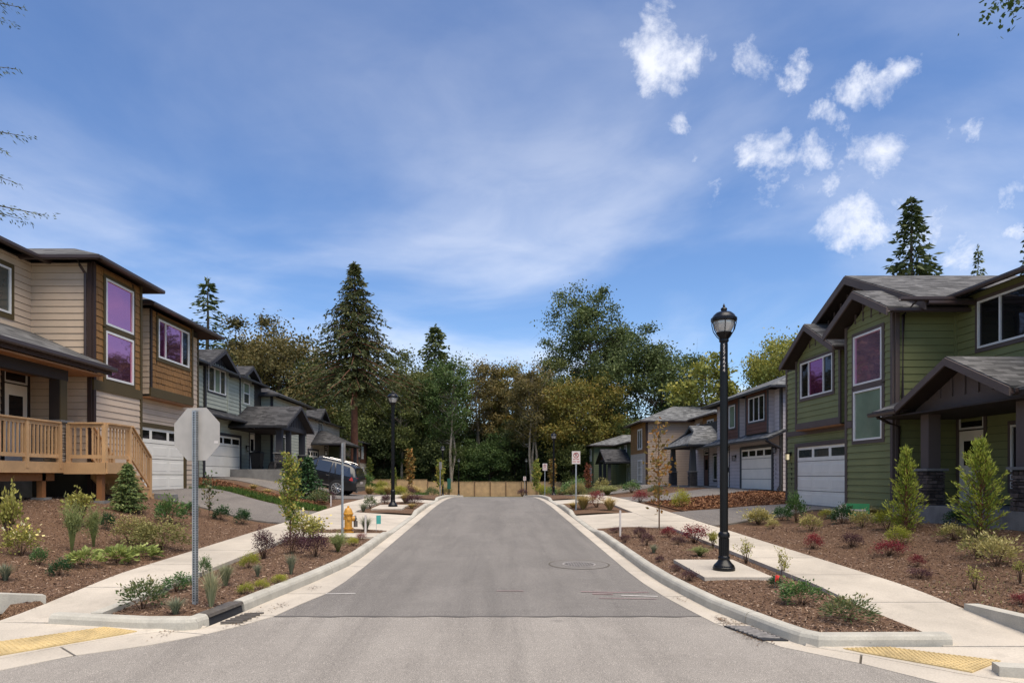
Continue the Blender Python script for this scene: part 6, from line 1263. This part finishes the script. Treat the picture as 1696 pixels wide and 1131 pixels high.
W = [('cottonwood_tree', 'tallest airy dark-green broadleaf tree right of centre', oval_mesh(63, 27, 18.6, 6.7, 8.4, 170, 34000, .33, 'lf_darkgreen', 'bark', .40, .12, .3), 13.6, 95, 1.0, .3, 1.0),
     ('maple_tree', 'dense dark-green rounded tree above the dark green house', decD, 20.4, 86, 1.18, 1.1, 1.05), ('maple_tree', 'orange-tinted spreading tree below the tall cottonwood', Co, 10.6, 82, 1.12, 2.0, 1.0),
     ('alder_tree', 'brown alder clump with pale trunks right of centre', decB, 4.4, 82, 1.10, 0.5, .9), ('alder_tree', 'slender brown alder just right of the road end', recol(decB, 'lf_orange'), 2.0, 92, 1.26, 2.4, .9), ('alder_tree', 'pale-trunked alder in the middle of the wood', recol(decB, 'lf_green'), -5.4, 82.4, 1.18, 1.0, .85),
     ('alder_tree', 'rust-tinged alder left of the road end', decB, -1.4, 90, 1.26, 3.3, .9), ('alder_tree', 'olive alder right of the big cedar', Bo, -9.6, 88, 1.16, 4.1, 1.0), ('maple_tree', 'olive broadleaf tree close right of the big cedar', Ao, -11.2, 84, 1.05, .9, .9), ('maple_tree', 'brownish broadleaf crown behind the sage gables', Ab, -27.0, 76, 1.18, 2.2, 1.0),
     ('maple_tree', 'brown-olive crown between the sage house and the cedar', Cb, -23.4, 74, 1.40, 3.0, .95), ('maple_tree', 'yellowish crown low behind the sage porch', recol(decC, 'lf_olive'), -19.6, 76, 1.22, 5.0, .9), ('maple_tree', 'olive tree left behind the big cedar', Dm, -17.2, 88, .92, 1.9, .9),
     ('maple_tree', 'yellow-green maple behind the grey house', decC, 24.6, 58, 1.06, 2.5, .75), ('maple_tree', 'sparse maple left of the lamp post above the grey house', oval_mesh(61, 11.2, 8.6, 2.6, 2.8, 60, 3600, .34, 'lf_mapleyellow', 'bark', .13, .16), 18.6, 60, 1.0, .3, 1.0), ('maple_tree', 'yellow-green maple close behind the green house gable', recol(decC, 'lf_mapleyellow'), 27.0, 62, 1.08, 4.4, .7),
     ('maple_tree', 'green tree low behind the taupe house', Ao, 25.2, 84, .60, .7, 1.0), ('alder_tree', 'pale leaning alder behind the dark green house', decB, 14.2, 90, .92, 5.2, .9), ('maple_tree', 'olive tree left of the orange one', Ao, 7.4, 88, 1.08, 4.0, .9)]
for nm, lab, ms, x, y, s, rz, sx in W: put_tree(nm, lab, ms, x, y, s, rz, G(x, y), gW, sx)
# lower trees and tall shrubs in front of the wood
U = [(-13.4, 85, .92, decE, 'dark low tree left behind the cedar fence'), (-10.0, 86, .78, Eg, 'green low tree behind the left fence panels'), (-7.0, 84, .88, decE, 'dark low tree behind the fence below the narrow fir'), (-3.2, 85, .72, Eg, 'green bushy tree behind the middle of the fence'), (-.4, 84, .80, Eg, 'green bushy tree behind the road end'), (2.6, 87, .98, decE, 'dark bushy tree right behind the road end'), (.9, 94, 1.25, decE, 'taller dark tree set back behind the road end'), (-5.2, 95, 1.25, Eg, 'taller green tree set back left of the road end'), (-11.6, 94, 1.2, decE, 'taller dark tree set back right of the cedar trunk'), (6.0, 95, 1.25, decE, 'taller dark tree set back under the orange maple'), (6.4, 86, .88, decE, 'dark bushy tree below the orange maple'), (9.2, 79, .68, Eo, 'olive bush beside the far right lamp'), (-16.5, 87, 1.0, decE, 'dark tree behind the tan end house'), (-20, 90, 1.2, decE, 'tall dark tree left behind the tan end house'), (12.4, 87, .95, Eo, 'olive tree behind the dark green house'), (16.5, 92, 1.2, decE, 'tall dark tree behind the dark green house roof')]
for x, y, s, ms, lab in U: put_tree('understory_tree', lab, ms, x, y, s, x, group='low trees behind the fence')
put_tree('maple_tree', 'tree off the right edge of which only a branch shows top right', oval_mesh(67, 33, 28.6, 5.2, 5.0, 60, 6000, .34, 'lf_green', 'bark', .35, .13), 28.9, 33, 1.0, 0, 3.3, gW)
# far woodland mass behind everything (uncountable)
rs = np.random.RandomState(77); n = 90000; X = rs.uniform(-75, 75, n); Y = rs.uniform(104, 116, n); top = 11.0+2.2*np.sin(X*.23)+1.8*np.sin(X*.61+1)+1.2*np.sin(X*1.7); Z = top*rs.rand(n)**.8-1
o = link('far_wood', quads_mesh('far_wood', leaf_quads(rs, np.stack([X, Y, Z], 1), .95, .6, .1), np.clip(rs.normal(.35, .2, n), 0, 1), 'lf_under')); tag(o, 'dark mass of far woodland behind the street trees', 'woodland', kind='stuff')
# young street trees
def sapling_mesh(seed, h, base, w, nleaf, L, mat, bark='twig', r=.02, narrow=1.0):
    rs = np.random.RandomState(seed); tm = MB(); tm.tube([(0, 0, -.1), (.01, .01, h*.35), (-.01, .02, h*.7), (0, 0, h*.97)], [r, r*.8, r*.5, .004], 6); P, D = [], []
    nb = 26
    for i in range(nb):
        z = base+(h*.93-base)*i/nb; f = 1-abs((z-base)/(h-base)-.35)*1.1; a = i*2.4; Lb = w*max(.22, f)*rs.uniform(.7, 1.15); d = np.array([math.cos(a), math.sin(a), 1.1*narrow]); d /= np.linalg.norm(d); p0 = np.array([0, 0, z]); p1 = p0+d*Lb; tm.tube([tuple(p0), tuple(p1)], [r*.3, .002], 4)
        m = max(3, int(nleaf/nb*max(.3, f)*1.6))
        for k in range(m): P.append(p0+(p1-p0)*rs.uniform(.1, 1.05)+rs.normal(size=3)*w*.10); D.append(d)
    P, D = np.array(P), np.array(D); return tm.mesh('trunk', bark, True), quads_mesh('crown', leaf_quads(rs, P, L, L*.6, .2, D*.5, .7), rs.rand(len(P)), mat)
gS = 'young street trees'
put_tree('young_tree', 'yellow-green upright young tree in the left strip', sapling_mesh(1, 2.05, .42, .38, 1200, .07, 'lf_sapling'), -4.35, 14.6, 1.0, 0, GS(-4.35, 14.6), gS)
put_tree('young_tree', 'bronze-leaved thin young tree beside the right driveway crossing', sapling_mesh(2, 3.0, .45, .60, 270, .12, 'lf_bronze'), 4.35, 17.9, 1.0, .5, GS(4.35, 17.9), gS)
put_tree('young_tree', 'small dark-leaved young tree beside the tan house driveway', sapling_mesh(3, 1.25, .2, .36, 150, .09, 'lf_rhodo', r=.014), -7.75, 18.6, 1.0, 0, None, gS)
put_tree('young_tree', 'red-leaved young tree in front of the dark green house', sapling_mesh(4, 3.0, .6, .6, 420, .16, 'lf_redsap'), 6.25, 45.0, .72, 0, zr(45)+.1, gS)
sp5 = sapling_mesh(5, 3.2, .7, .55, 300, .2, 'lf_bronze'); sp6 = sapling_mesh(6, 3.0, .6, .6, 420, .2, 'lf_sapling')
for ms, x, y, s, lab in ((sp5, -7.0, 57, 1.25, 'orange young tree in front of the left fence'), (sp6, -3.9, 50, .9, 'green young tree beside the far left parking sign'), (sp6, 3.5, 56, 1.0, 'green young tree at the right of the road end'), (sp5, 5.0, 58, 1.0, 'orange young tree behind the far right parking sign'), (sp6, -11.6, 64, .9, 'green young tree against the left end of the fence'), (sp6, -9.2, 63, .8, 'smaller green young tree left of the orange one by the fence')):
    put_tree('young_tree', lab, ms, x, y, s, x, zr(y)+.1 if abs(x) < 6 else None, gS)
# garden conifers
def cypress_mesh(seed, h, w, nb=110, mat='lf_cypress', L=.075):
    rs = np.random.RandomState(seed); tm = MB(); tm.tube([(0, 0, -.1), (0, 0, h*.5), (0, 0, h*.95)], [.035, .022, .004], 7); P, D, Rn = [], [], []
    for i in range(nb):
        f = (i+.5)/nb; z = h*(.05+.87*f); a = i*2.39996+rs.normal()*.3; r0 = w*(1-f)**1.05*(.6+.4*math.sin(min(1, f*5)*1.57))*rs.uniform(.65, 1.25)+.03; el = .62+.55*f+rs.normal()*.12; d = np.array([math.cos(a)*math.cos(el), math.sin(a)*math.cos(el), math.sin(el)]); p0 = np.array([0, 0, z-.1]); Lb = r0/max(.35, math.cos(el)); p1 = p0+d*Lb; tm.tube([tuple(p0), tuple(p1)], [.010, .003], 4)
        m = int(12+60*Lb)
        for k in range(m):
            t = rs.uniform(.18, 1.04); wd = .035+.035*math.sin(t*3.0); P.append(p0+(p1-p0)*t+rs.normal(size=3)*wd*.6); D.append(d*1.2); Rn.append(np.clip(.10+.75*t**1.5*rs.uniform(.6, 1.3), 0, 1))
    P, D = np.array(P), np.array(D); return tm.mesh('trunk', 'bark_red', True), quads_mesh('crown', leaf_quads(rs, P, L, L*.30, .2, D*1.1, .40), np.array(Rn), mat)
put_tree('cypress_tree', 'smaller bright green cypress in front of the left stone pier', cypress_mesh(1, 1.98, .37, 90), 8.95, 14.8, 1.0, 0, None, 'garden cypresses'); put_tree('cypress_tree', 'larger bright green cypress in front of the white front door', cypress_mesh(2, 2.06, .47, 100), 9.28, 13.0, 1.0, 1.0, None, 'garden cypresses')
spr = conifer_mesh(73, 6.2, 2.6, .35, -.05, 1.4, .42, .36, 'lf_spruce', 'bark', .12, power=.85)
put_tree('spruce_tree', 'small bushy spruce below the cedar deck stairs', spr, -9.05, 16.9, .195, 0, None, 'garden spruces'); put_tree('spruce_tree', 'dark little conifer in front of the black car bonnet', recol(spr, 'lf_dark'), -8.3, 30.6, .32, 1.0, None, 'garden spruces')

# ------------------------------------------------------------------ shrubs and garden plants (x, y, width, height, kind, label)
PLANTS = [
    (-4.38, 8.52, 0.45, 0.34, 'rhodo', 'glossy dark shrub at the near left end of the stop sign strip'),
    (-4.46, 9.62, 0.36, 0.24, 'laurel', 'leafy green shrub just left of the stop sign post'),
    (-3.78, 8.12, 0.22, 0.2, 'blue', 'small blue-grey grass tuft left of the stop sign post foot'),
    (-3.53, 8.54, 0.27, 0.47, 'grass', 'tall pale grass tuft right of the stop sign post'),
    (-4.62, 10.9, 0.19, 0.29, 'laurel', 'light leafy sprig behind the stop sign post'),
    (-3.89, 9.92, 0.28, 0.33, 'grass', 'pale grass tuft behind the tall one by the stop sign'),
    (-3.4, 9.38, 0.23, 0.14, 'gold', 'nearest bright yellow-green mound right of the stop sign'),
    (-3.29, 9.72, 0.18, 0.15, 'gold', 'second bright yellow-green mound right of the stop sign'),
    (-3.22, 10.24, 0.22, 0.14, 'gold', 'third bright yellow-green mound right of the stop sign'),
    (-3.68, 10.66, 0.14, 0.21, 'blue', 'small pale grass tuft among the yellow-green mounds'),
    (-3.25, 10.98, 0.19, 0.35, 'blue', 'pale grass tuft in front of the dark purple barberries'),
    (-4.15, 11.6, 0.29, 0.23, 'gold', 'yellow-green mound left of the upright barberry'),
    (-4.26, 12.68, 0.43, 0.52, 'purple', 'upright dark red barberry at the pavement edge'),
    (-3.91, 13.2, 0.42, 0.44, 'purple', 'dark purple barberry under the yellow-green young tree'),
    (-3.35, 12.86, 0.48, 0.45, 'purple', 'largest dark purple barberry in the left strip'),
    (-3.1, 13.64, 0.55, 0.39, 'lav', 'soft green mound right of the purple barberry'),
    (-3.03, 14.7, 0.26, 0.17, 'gold', 'low yellow plant near the left kerb before the path slab'),
    (-3.02, 15.68, 0.22, 0.15, 'barberry', 'tiny red plant beside the narrow path slab'),
    (-4.27, 15.22, 0.59, 0.59, 'rose', 'pale-flowered bush behind the yellow-green young tree'),
    (-4.15, 15.6, 0.58, 0.47, 'rose', 'pale-flowered bush left of the hydrant'),
    (-3.25, 17.4, 0.35, 0.37, 'blue', 'silvery shrub right of the hydrant'),
    (-4.49, 23.6, 0.33, 0.33, 'blue', 'silvery shrub at the left of the lamp island'),
    (-4.57, 25.36, 0.4, 0.45, 'rhodo', 'dark green shrub at the pavement side of the lamp island'),
    (-4.45, 28.0, 0.32, 0.35, 'purple', 'purple shrub at the back of the lamp island'),
    (-3.58, 27.9, 0.69, 0.49, 'straw', 'straw-coloured grass right of the left lamp base'),
    (-3.06, 26.46, 0.61, 0.47, 'purple', 'dark red bush at the kerb side of the lamp island'),
    (-4.33, 27.8, 0.34, 0.39, 'purple', 'dark bush left of the left lamp base'),
    (-3.02, 25.26, 0.4, 0.22, 'straw', 'low straw tuft at the front of the lamp island'),
    (-8.39, 11.82, 0.59, 0.92, 'yellowleaf', 'tall loose yellow-green bush at the left edge'),
    (-7.92, 11.44, 0.47, 0.49, 'rose', 'rose bush with a yellow flower at the left edge'),
    (-7.34, 11.04, 0.24, 0.27, 'laurel', 'small leafy shrub left in the mulch bank'),
    (-6.75, 10.62, 0.27, 0.23, 'dark', 'small dark-green shrub in the left mulch bank'),
    (-7.12, 9.96, 0.25, 0.26, 'blue', 'blue-grey tuft at the left edge near the corner'),
    (-6.81, 11.38, 0.42, 0.28, 'hosta', 'left pale green hosta clump'),
    (-6.64, 12.04, 0.49, 0.3, 'hosta', 'right pale green hosta clump'),
    (-7.66, 12.4, 0.55, 0.86, 'lav', 'tall feathery grey-green shrub in the left bank'),
    (-7.67, 13.1, 0.44, 0.72, 'lav', 'shorter feathery grey-green shrub right of the tall one'),
    (-8.67, 14.28, 0.76, 0.73, 'yellowleaf', 'yellow-leaved bush in front of the deck posts'),
    (-8.23, 14.56, 0.27, 0.35, 'dark', 'small dark evergreen between the feathery shrubs and the green mound'),
    (-7.32, 13.76, 0.71, 0.56, 'cover', 'fine green mound beside the concrete retaining block'),
    (-6.63, 13.52, 0.96, 0.55, 'cover', 'spreading brown-green ground cover at the left pavement'),
    (-6.48, 12.66, 0.45, 0.22, 'hosta', 'low leafy plant at the pavement edge below the ground cover'),
    (-7.9, 16.7, 0.68, 0.62, 'laurel', 'leafy green bush against the concrete retaining block'),
    (-8.14, 18.46, 0.33, 0.36, 'dark', 'dark shrub near the tan house driveway, left one'),
    (-7.53, 18.88, 0.45, 0.35, 'dark', 'dark shrub near the tan house driveway, middle one'),
    (-6.93, 18.84, 0.42, 0.4, 'dark', 'dark shrub near the tan house driveway, right one'),
    (-10.76, 30.64, 0.49, 0.27, 'straw', 'left straw tuft below the sage house porch'),
    (-9.67, 29.24, 0.57, 0.26, 'straw', 'right straw tuft below the sage house porch'),
    (-6.87, 26.8, 0.71, 0.57, 'rhodo', 'bushy dark shrub right of the young tree by the driveway'),
    (-6.81, 28.44, 0.55, 0.45, 'purple', 'reddish shrub below the black car'),
    (-7.6, 30.8, 0.54, 0.35, 'straw', 'yellow shrub beside the black car rear wheel'),
    (-7.75, 42.78, 0.98, 0.68, 'straw', 'yellow grass bush behind the black car'),
    (-8.02, 49.02, 0.95, 0.69, 'gold', 'yellow-green bush right of the black car'),
    (-7, 62, 1.32, 0.88, 'straw', 'orange-yellow bush left of the far lamp'),
    (-5.4, 60, 1.17, 0.85, 'rhodo', 'dark bush left of the road end'),
    (4.03, 7.76, 0.47, 0.29, 'rhodo', 'bronze-leaved rhododendron at the near right strip'),
    (3.91, 8.66, 0.44, 0.28, 'laurel', 'leafy green shrub left of the bronze rhododendron'),
    (4.06, 9.8, 0.18, 0.17, 'dark', 'small dark shrub right of the lamp pad'),
    (4.72, 11.12, 0.35, 0.55, 'spindly', 'spindly upright rose beside the right pavement'),
    (4.52, 12.2, 0.43, 0.43, 'spindly', 'spindly bush right behind the near lamp'),
    (4.1, 15.94, 0.35, 0.25, 'barberry', 'small red barberry left of the largest red one'),
    (4.45, 15.1, 0.56, 0.4, 'barberry', 'largest bright red barberry left of the near lamp'),
    (3.93, 14.58, 0.28, 0.19, 'purple', 'dark low barberry between the red ones'),
    (3.42, 15.94, 0.3, 0.25, 'purple', 'dark barberry near the thin young tree'),
    (3.28, 14.56, 0.28, 0.26, 'purple', 'dark red barberry toward the right kerb'),
    (2.96, 15.28, 0.22, 0.19, 'purple', 'small dark barberry at the right kerb'),
    (3.08, 17.14, 0.3, 0.15, 'purple', 'tiny dark plant at the near edge of the crossing'),
    (3.16, 13.44, 0.18, 0.18, 'blue', 'small blue-green plant in the right strip'),
    (3.01, 12.36, 0.16, 0.12, 'purple', 'low maroon plant left of the lamp pad'),
    (3.03, 11.36, 0.18, 0.12, 'purple', 'low maroon plant nearer the lamp pad corner'),
    (3.01, 10.48, 0.25, 0.17, 'purple', 'low maroon plant in front of the lamp pad'),
    (3.9, 12.9, 0.57, 0.19, 'lav', 'low green weeds behind the lamp pad'),
    (4.6, 14.3, 0.33, 0.33, 'yellowleaf', 'pale green plant left of the near lamp shaft'),
    (3.26, 24.74, 0.79, 0.57, 'straw', 'yellow bush beside the parking sign'),
    (3.85, 25.44, 0.58, 0.58, 'barberry', 'orange-red bush right of the parking sign'),
    (4.11, 24.1, 0.64, 0.51, 'straw', 'yellow bush at the right of the sign island'),
    (3.0, 25.6, 0.5, 0.23, 'straw', 'low yellow plant at the left of the sign island'),
    (6.57, 14.04, 0.34, 0.31, 'barberry', 'leftmost maroon barberry in the right bank'),
    (7.29, 13.86, 0.4, 0.28, 'purple', 'second maroon barberry in the right bank'),
    (7.35, 12.68, 0.5, 0.29, 'barberry', 'bright maroon barberry in the right bank, broadest one'),
    (7.1, 11.44, 0.23, 0.2, 'barberry', 'small maroon barberry right of the broad one'),
    (6.66, 10.68, 0.34, 0.17, 'purple', 'dark bare-looking barberry nearer the pavement'),
    (7.97, 13.46, 0.46, 0.32, 'gold', 'bright yellow-green mound in the right bank'),
    (8.88, 15.4, 0.49, 0.44, 'gold', 'green mound with yellow top near the porch corner'),
    (9.28, 15.3, 0.53, 0.32, 'varieg', 'cream-variegated shrub beside the smaller cypress'),
    (8.74, 16.18, 0.47, 0.36, 'varieg', 'cream-variegated shrub below the yard signs'),
    (8.97, 17.56, 0.48, 0.43, 'dark', 'dark glossy shrub below the yard signs'),
    (9.2, 18.8, 0.44, 0.28, 'gold', 'yellow shrub left of the yard signs'),
    (7.77, 16.68, 0.46, 0.38, 'varieg', 'cream shrub at the green house driveway edge'),
    (8.3, 18.7, 0.47, 0.76, 'laurel', 'upright leafy bush in front of the garage wall'),
    (8.2, 19.4, 0.46, 0.36, 'dark', 'dark shrub at the far edge of the right bank'),
    (7.32, 18.86, 0.47, 0.4, 'varieg', 'cream shrub beside the driveway, next to the lamp post'),
    (7.21, 17.58, 0.31, 0.25, 'varieg', 'small pale shrub below the dark one by the driveway'),
    (10.11, 14.96, 0.41, 0.36, 'dark', 'rounded dark shrub against the porch wall'),
    (8.78, 13.02, 0.46, 0.3, 'varieg', 'cream shrub below the rounded dark one'),
    (8.16, 11.5, 0.57, 0.39, 'varieg', 'larger cream-variegated shrub right of the larger cypress'),
    (7.96, 10.78, 0.53, 0.42, 'varieg', 'largest cream-variegated shrub at the right'),
    (7.5, 9.72, 0.31, 0.4, 'spindly', 'pale shrub at the right edge'),
    (6.83, 9.68, 0.37, 0.33, 'spindly', 'spindly pale shrub in the right foreground bank'),
    (6.67, 8.64, 0.24, 0.15, 'barberry', 'maroon shrub at the right edge near the pavement'),
    (10.2, 18.7, 1.09, 0.33, 'straw', 'long straw grass clump along the green house wall'),
    (6.91, 25.22, 0.62, 0.62, 'gold', 'yellow-green shrub beside the right driveway'),
    (6.2, 28.86, 0.61, 0.51, 'barberry', 'maroon shrub at the far driveway edge'),
    (7.35, 19.0, 0.67, 0.4, 'varieg', 'pale shrub left of the near lamp shaft beyond the pavement'),
    (7.45, 44.8, 2.3, 0.63, 'lav', 'long light green grass clump in front of the dark green house'),
    (8.88, 43.84, 1.09, 0.7, 'laurel', 'rounded green shrub in front of the taupe house'),
    (8.92, 37.64, 0.73, 0.47, 'rhodo', 'small dark shrub before the taupe house corner'),
    (5.3, 66, 1.75, 0.93, 'laurel', 'green bush at the far right of the road end'),
    (7.05, 70.56, 1.87, 0.87, 'cover', 'brownish bush behind the parking sign'),
    (3.0, 70, 0.99, 0.75, 'purple', 'dark bush at the right of the road end'),
    (-13.0, 60.5, 1.2, 0.9, 'straw', 'yellow grass clump at the left end of the fence'),
    (-11.0, 58, 1.3, 1.0, 'laurel', 'rounded green clump in front of the left fence'),
    (-9.8, 60, 1.2, 0.9, 'gold', 'yellow-green clump in front of the left fence'),
    (-8.6, 57, 1.2, 0.9, 'cover', 'olive clump left of the orange young tree'),
    (-6.4, 55, 1.2, 0.9, 'straw', 'straw clump right of the orange young tree'),
    (-6.2, 50, 0.9, 0.7, 'purple', 'dark red clump beside the far left pavement'),
    (-6.5, 47, 1.0, 0.7, 'gold', 'golden clump beside the far left pavement'),
    (-6.6, 43, 0.9, 0.7, 'straw', 'straw clump on the far left verge'),
    (6.6, 58, 1.6, 1.2, 'laurel', 'big green clump right of the far lamp'),
    (7.6, 62, 1.6, 1.3, 'blue', 'silvery clump right of the far lamp'),
    (6.4, 52, 1.2, 0.9, 'cover', 'olive clump beside the far right pavement'),
    (8.6, 66, 1.5, 1.3, 'laurel', 'green clump before the dark green porch'),
    (4.2, 60, 1.2, 0.9, 'gold', 'yellow-green clump at the right of the far road'),
    (9.0, 57, 1.2, 1.0, 'varieg', 'pale clump before the dark green house'),
    (-4.2, 62, 1.0, 0.8, 'cover', 'olive clump at the left of the far road'),
]
def mound(seed, n, L, mat, W=.55, stems=8, dirs_out=.6, top=.25, hollow=.45, rmat='twig', sparse=False, upright=0.0):
    """unit plant: 1 m wide, 1 m tall; leaves near the surface of a rounded form, on real stems"""
    rs = np.random.RandomState(seed); st = MB(); ends = []; n = int(n*1.35); L = L*.84
    for i in range(stems):
        a = i*2.4+rs.rand(); el = rs.uniform(.35, 1.25) if not upright else rs.uniform(.9, 1.45); d = np.array([math.cos(a)*math.cos(el), math.sin(a)*math.cos(el), math.sin(el)]); r0 = rs.uniform(.75, 1.0); p1 = np.array([d[0]*.46, d[1]*.46, d[2]*.85])*r0; mid = p1*.5+np.array([0, 0, .06]); st.tube([(0, 0, -.08), tuple(mid), tuple(p1)], [.016, .011, .004], 4); ends.append((mid, p1))
        for k in range(3 if sparse else 2):
            q = mid+(p1-mid)*rs.rand(); e = q+rs.normal(size=3)*.13+np.array([0, 0, .08]); st.tube([tuple(q), tuple(e)], [.007, .003], 3); ends.append((q, e))
    P, D = [], []
    if sparse:
        for k in range(n):
            a, b = ends[rs.randint(len(ends))]; t = rs.uniform(.25, 1.05); P.append(a+(b-a)*t+rs.normal(size=3)*.035); D.append((b-a)/np.linalg.norm(b-a))
    else:
        nc = 22; cl = []
        for k in range(nc):
            a = rs.rand()*6.283; el = math.asin(rs.uniform(-.15, 1)); r0 = rs.uniform(.7, 1.05); cl.append(np.array([math.cos(a)*math.cos(el)*.42, math.sin(a)*math.cos(el)*.42, .42+math.sin(el)*.46])*np.array([r0, r0, r0]))
        for k in range(n):
            if rs.rand() < .72: c = cl[rs.randint(nc)]; p = c+rs.normal(size=3)*.10; p[2] = max(p[2], .05)
            else:
                a = rs.rand()*6.283; el = math.asin(rs.uniform(-.2, 1)); rr = rs.uniform(hollow, 1.0); p = np.array([math.cos(a)*math.cos(el)*.46*rr, math.sin(a)*math.cos(el)*.46*rr, .42+math.sin(el)*.48*rr])
            P.append(p); d = p-np.array([0, 0, .25]); D.append(d/(np.linalg.norm(d)+.01))
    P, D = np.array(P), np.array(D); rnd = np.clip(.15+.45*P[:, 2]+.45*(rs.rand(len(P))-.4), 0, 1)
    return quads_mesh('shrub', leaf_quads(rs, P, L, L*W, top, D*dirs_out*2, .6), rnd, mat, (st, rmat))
def tuft(seed, n, mat, spread=.5, lw=.018, curve=.25):
    rs = np.random.RandomState(seed); Q, Rn = [], []
    for i in range(n):
        a = rs.rand()*6.283; s = spread*rs.rand()**.7; d = np.array([math.cos(a), math.sin(a), 0]); sd = np.array([-d[1], d[0], 0])*lw*rs.uniform(.6, 1.3); h = rs.uniform(.6, 1.02); b = d*.07*rs.rand(); p1 = b+d*s*.45+np.array([0, 0, h*.6]); p2 = b+d*s*(1+curve)+np.array([0, 0, h*(1-curve*s)]); r = rs.rand()
        Q.append([b-sd, b+sd, p1+sd*.8, p1-sd*.8]); Q.append([p1-sd*.8, p1+sd*.8, p2+sd*.12, p2-sd*.12]); Rn += [r*.7, r*.7+.2]
    return quads_mesh('tuft', np.array(Q), np.array(Rn), mat)
def hosta(seed):
    rs = np.random.RandomState(seed); Q, Rn = [], []
    for i in range(84):
        a = i*2.4; f = (i+1)/84; d = np.array([math.cos(a), math.sin(a), 0]); sd = np.array([-d[1], d[0], 0]); L = .22+.30*f; h = 1.0-.55*f+rs.normal()*.06; w = .05+.03*rs.rand(); b = d*.05; p1 = d*L*.55+np.array([0, 0, h*.85]); p2 = d*L+np.array([0, 0, h*.55-.12*rs.rand()]); r = rs.rand()
        Q.append([b-sd*.02, b+sd*.02, p1*.75+sd*w*.8, p1*.75-sd*w*.8]); Q.append([p1*.75-sd*w*.8, p1*.75+sd*w*.8, p1+sd*w, p1-sd*w]); Q.append([p1-sd*w, p1+sd*w, p2+sd*.01, p2-sd*.01]); Rn += [r*.6, r*.8, r*.8+.2]
    return quads_mesh('hosta', np.array(Q), np.array(Rn), 'lf_hosta')
def rose(seed):
    me = mound(seed, 700, .085, 'lf_yellowleaf', .6, 10); rs = np.random.RandomState(seed+5); return me
KIND = {'rhodo': ('shrub', 'shrub', lambda s: mound(s, 620, .13, 'lf_rhodo', .36, 9, .9)), 'laurel': ('shrub', 'shrub', lambda s: mound(s, 620, .12, 'lf_laurel', .45, 9, .8)), 'dark': ('shrub', 'shrub', lambda s: mound(s, 760, .11, 'lf_dark', .5, 8, .9)),
        'purple': ('barberry_shrub', 'shrub', lambda s: mound(s, 900, .075, 'lf_purple', .5, 14, .6)), 'barberry': ('barberry_shrub', 'shrub', lambda s: mound(s, 1000, .07, 'lf_barberry', .55, 12, .6)), 'varieg': ('variegated_shrub', 'shrub', lambda s: mound(s, 520, .125, 'lf_varieg', .4, 9, .8, .4, .6)),
        'gold': ('golden_shrub', 'shrub', lambda s: mound(s, 1300, .075, 'lf_gold', .45, 8, .8)), 'grass': ('grass_tuft', 'grass', lambda s: tuft(s, 260, 'lf_grass', .55, .014)), 'blue': ('grass_tuft', 'grass', lambda s: tuft(s, 200, 'lf_blue', .6, .018)), 'straw': ('straw_grass', 'grass', lambda s: tuft(s, 330, 'lf_straw', .75, .016, .45)),
        'lav': ('feathery_shrub', 'shrub', lambda s: mound(s, 1300, .11, 'lf_lav', .13, 30, .35, .8, sparse=True, upright=1, rmat='lf_lav')), 'hosta': ('hosta_plant', 'plant', lambda s: mound(s, 170, .30, 'lf_hosta', .5, 3, 1.3, .1, .5)), 'rose': ('rose_bush', 'bush', rose), 'yellowleaf': ('yellow_bush', 'bush', lambda s: mound(s, 520, .10, 'lf_yellowleaf', .6, 12, .5, sparse=True, upright=1)), 'cover': ('ground_cover_plant', 'plant', lambda s: mound(s, 1500, .07, 'lf_cover', .55, 10, .5)), 'spindly': ('spindly_bush', 'bush', lambda s: mound(s, 170, .085, 'lf_yellowleaf', .55, 8, .4, sparse=True, upright=1))}
CACHE = {}; cnt = {}; prng = random.Random(19)
FLW = [quads_mesh('flowers', leaf_quads(np.random.RandomState(s), np.random.RandomState(s).normal(size=(60, 3))*np.array([.22, .22, .16])+np.array([0, 0, .72]), .10, .09, .3), np.random.RandomState(s).rand(60), 'lf_flower') for s in (1, 2)]
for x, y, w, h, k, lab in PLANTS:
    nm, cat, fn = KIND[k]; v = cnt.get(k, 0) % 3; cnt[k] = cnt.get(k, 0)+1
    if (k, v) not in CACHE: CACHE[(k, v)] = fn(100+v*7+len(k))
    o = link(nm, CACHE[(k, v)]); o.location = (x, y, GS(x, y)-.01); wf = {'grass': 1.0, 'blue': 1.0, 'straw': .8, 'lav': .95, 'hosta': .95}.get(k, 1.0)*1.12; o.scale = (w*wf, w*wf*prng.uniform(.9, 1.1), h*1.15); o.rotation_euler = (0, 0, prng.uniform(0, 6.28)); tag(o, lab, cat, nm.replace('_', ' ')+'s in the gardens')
    if k == 'rose': f = link('flowers', FLW[v % 2], o); f['kind'] = 'stuff'
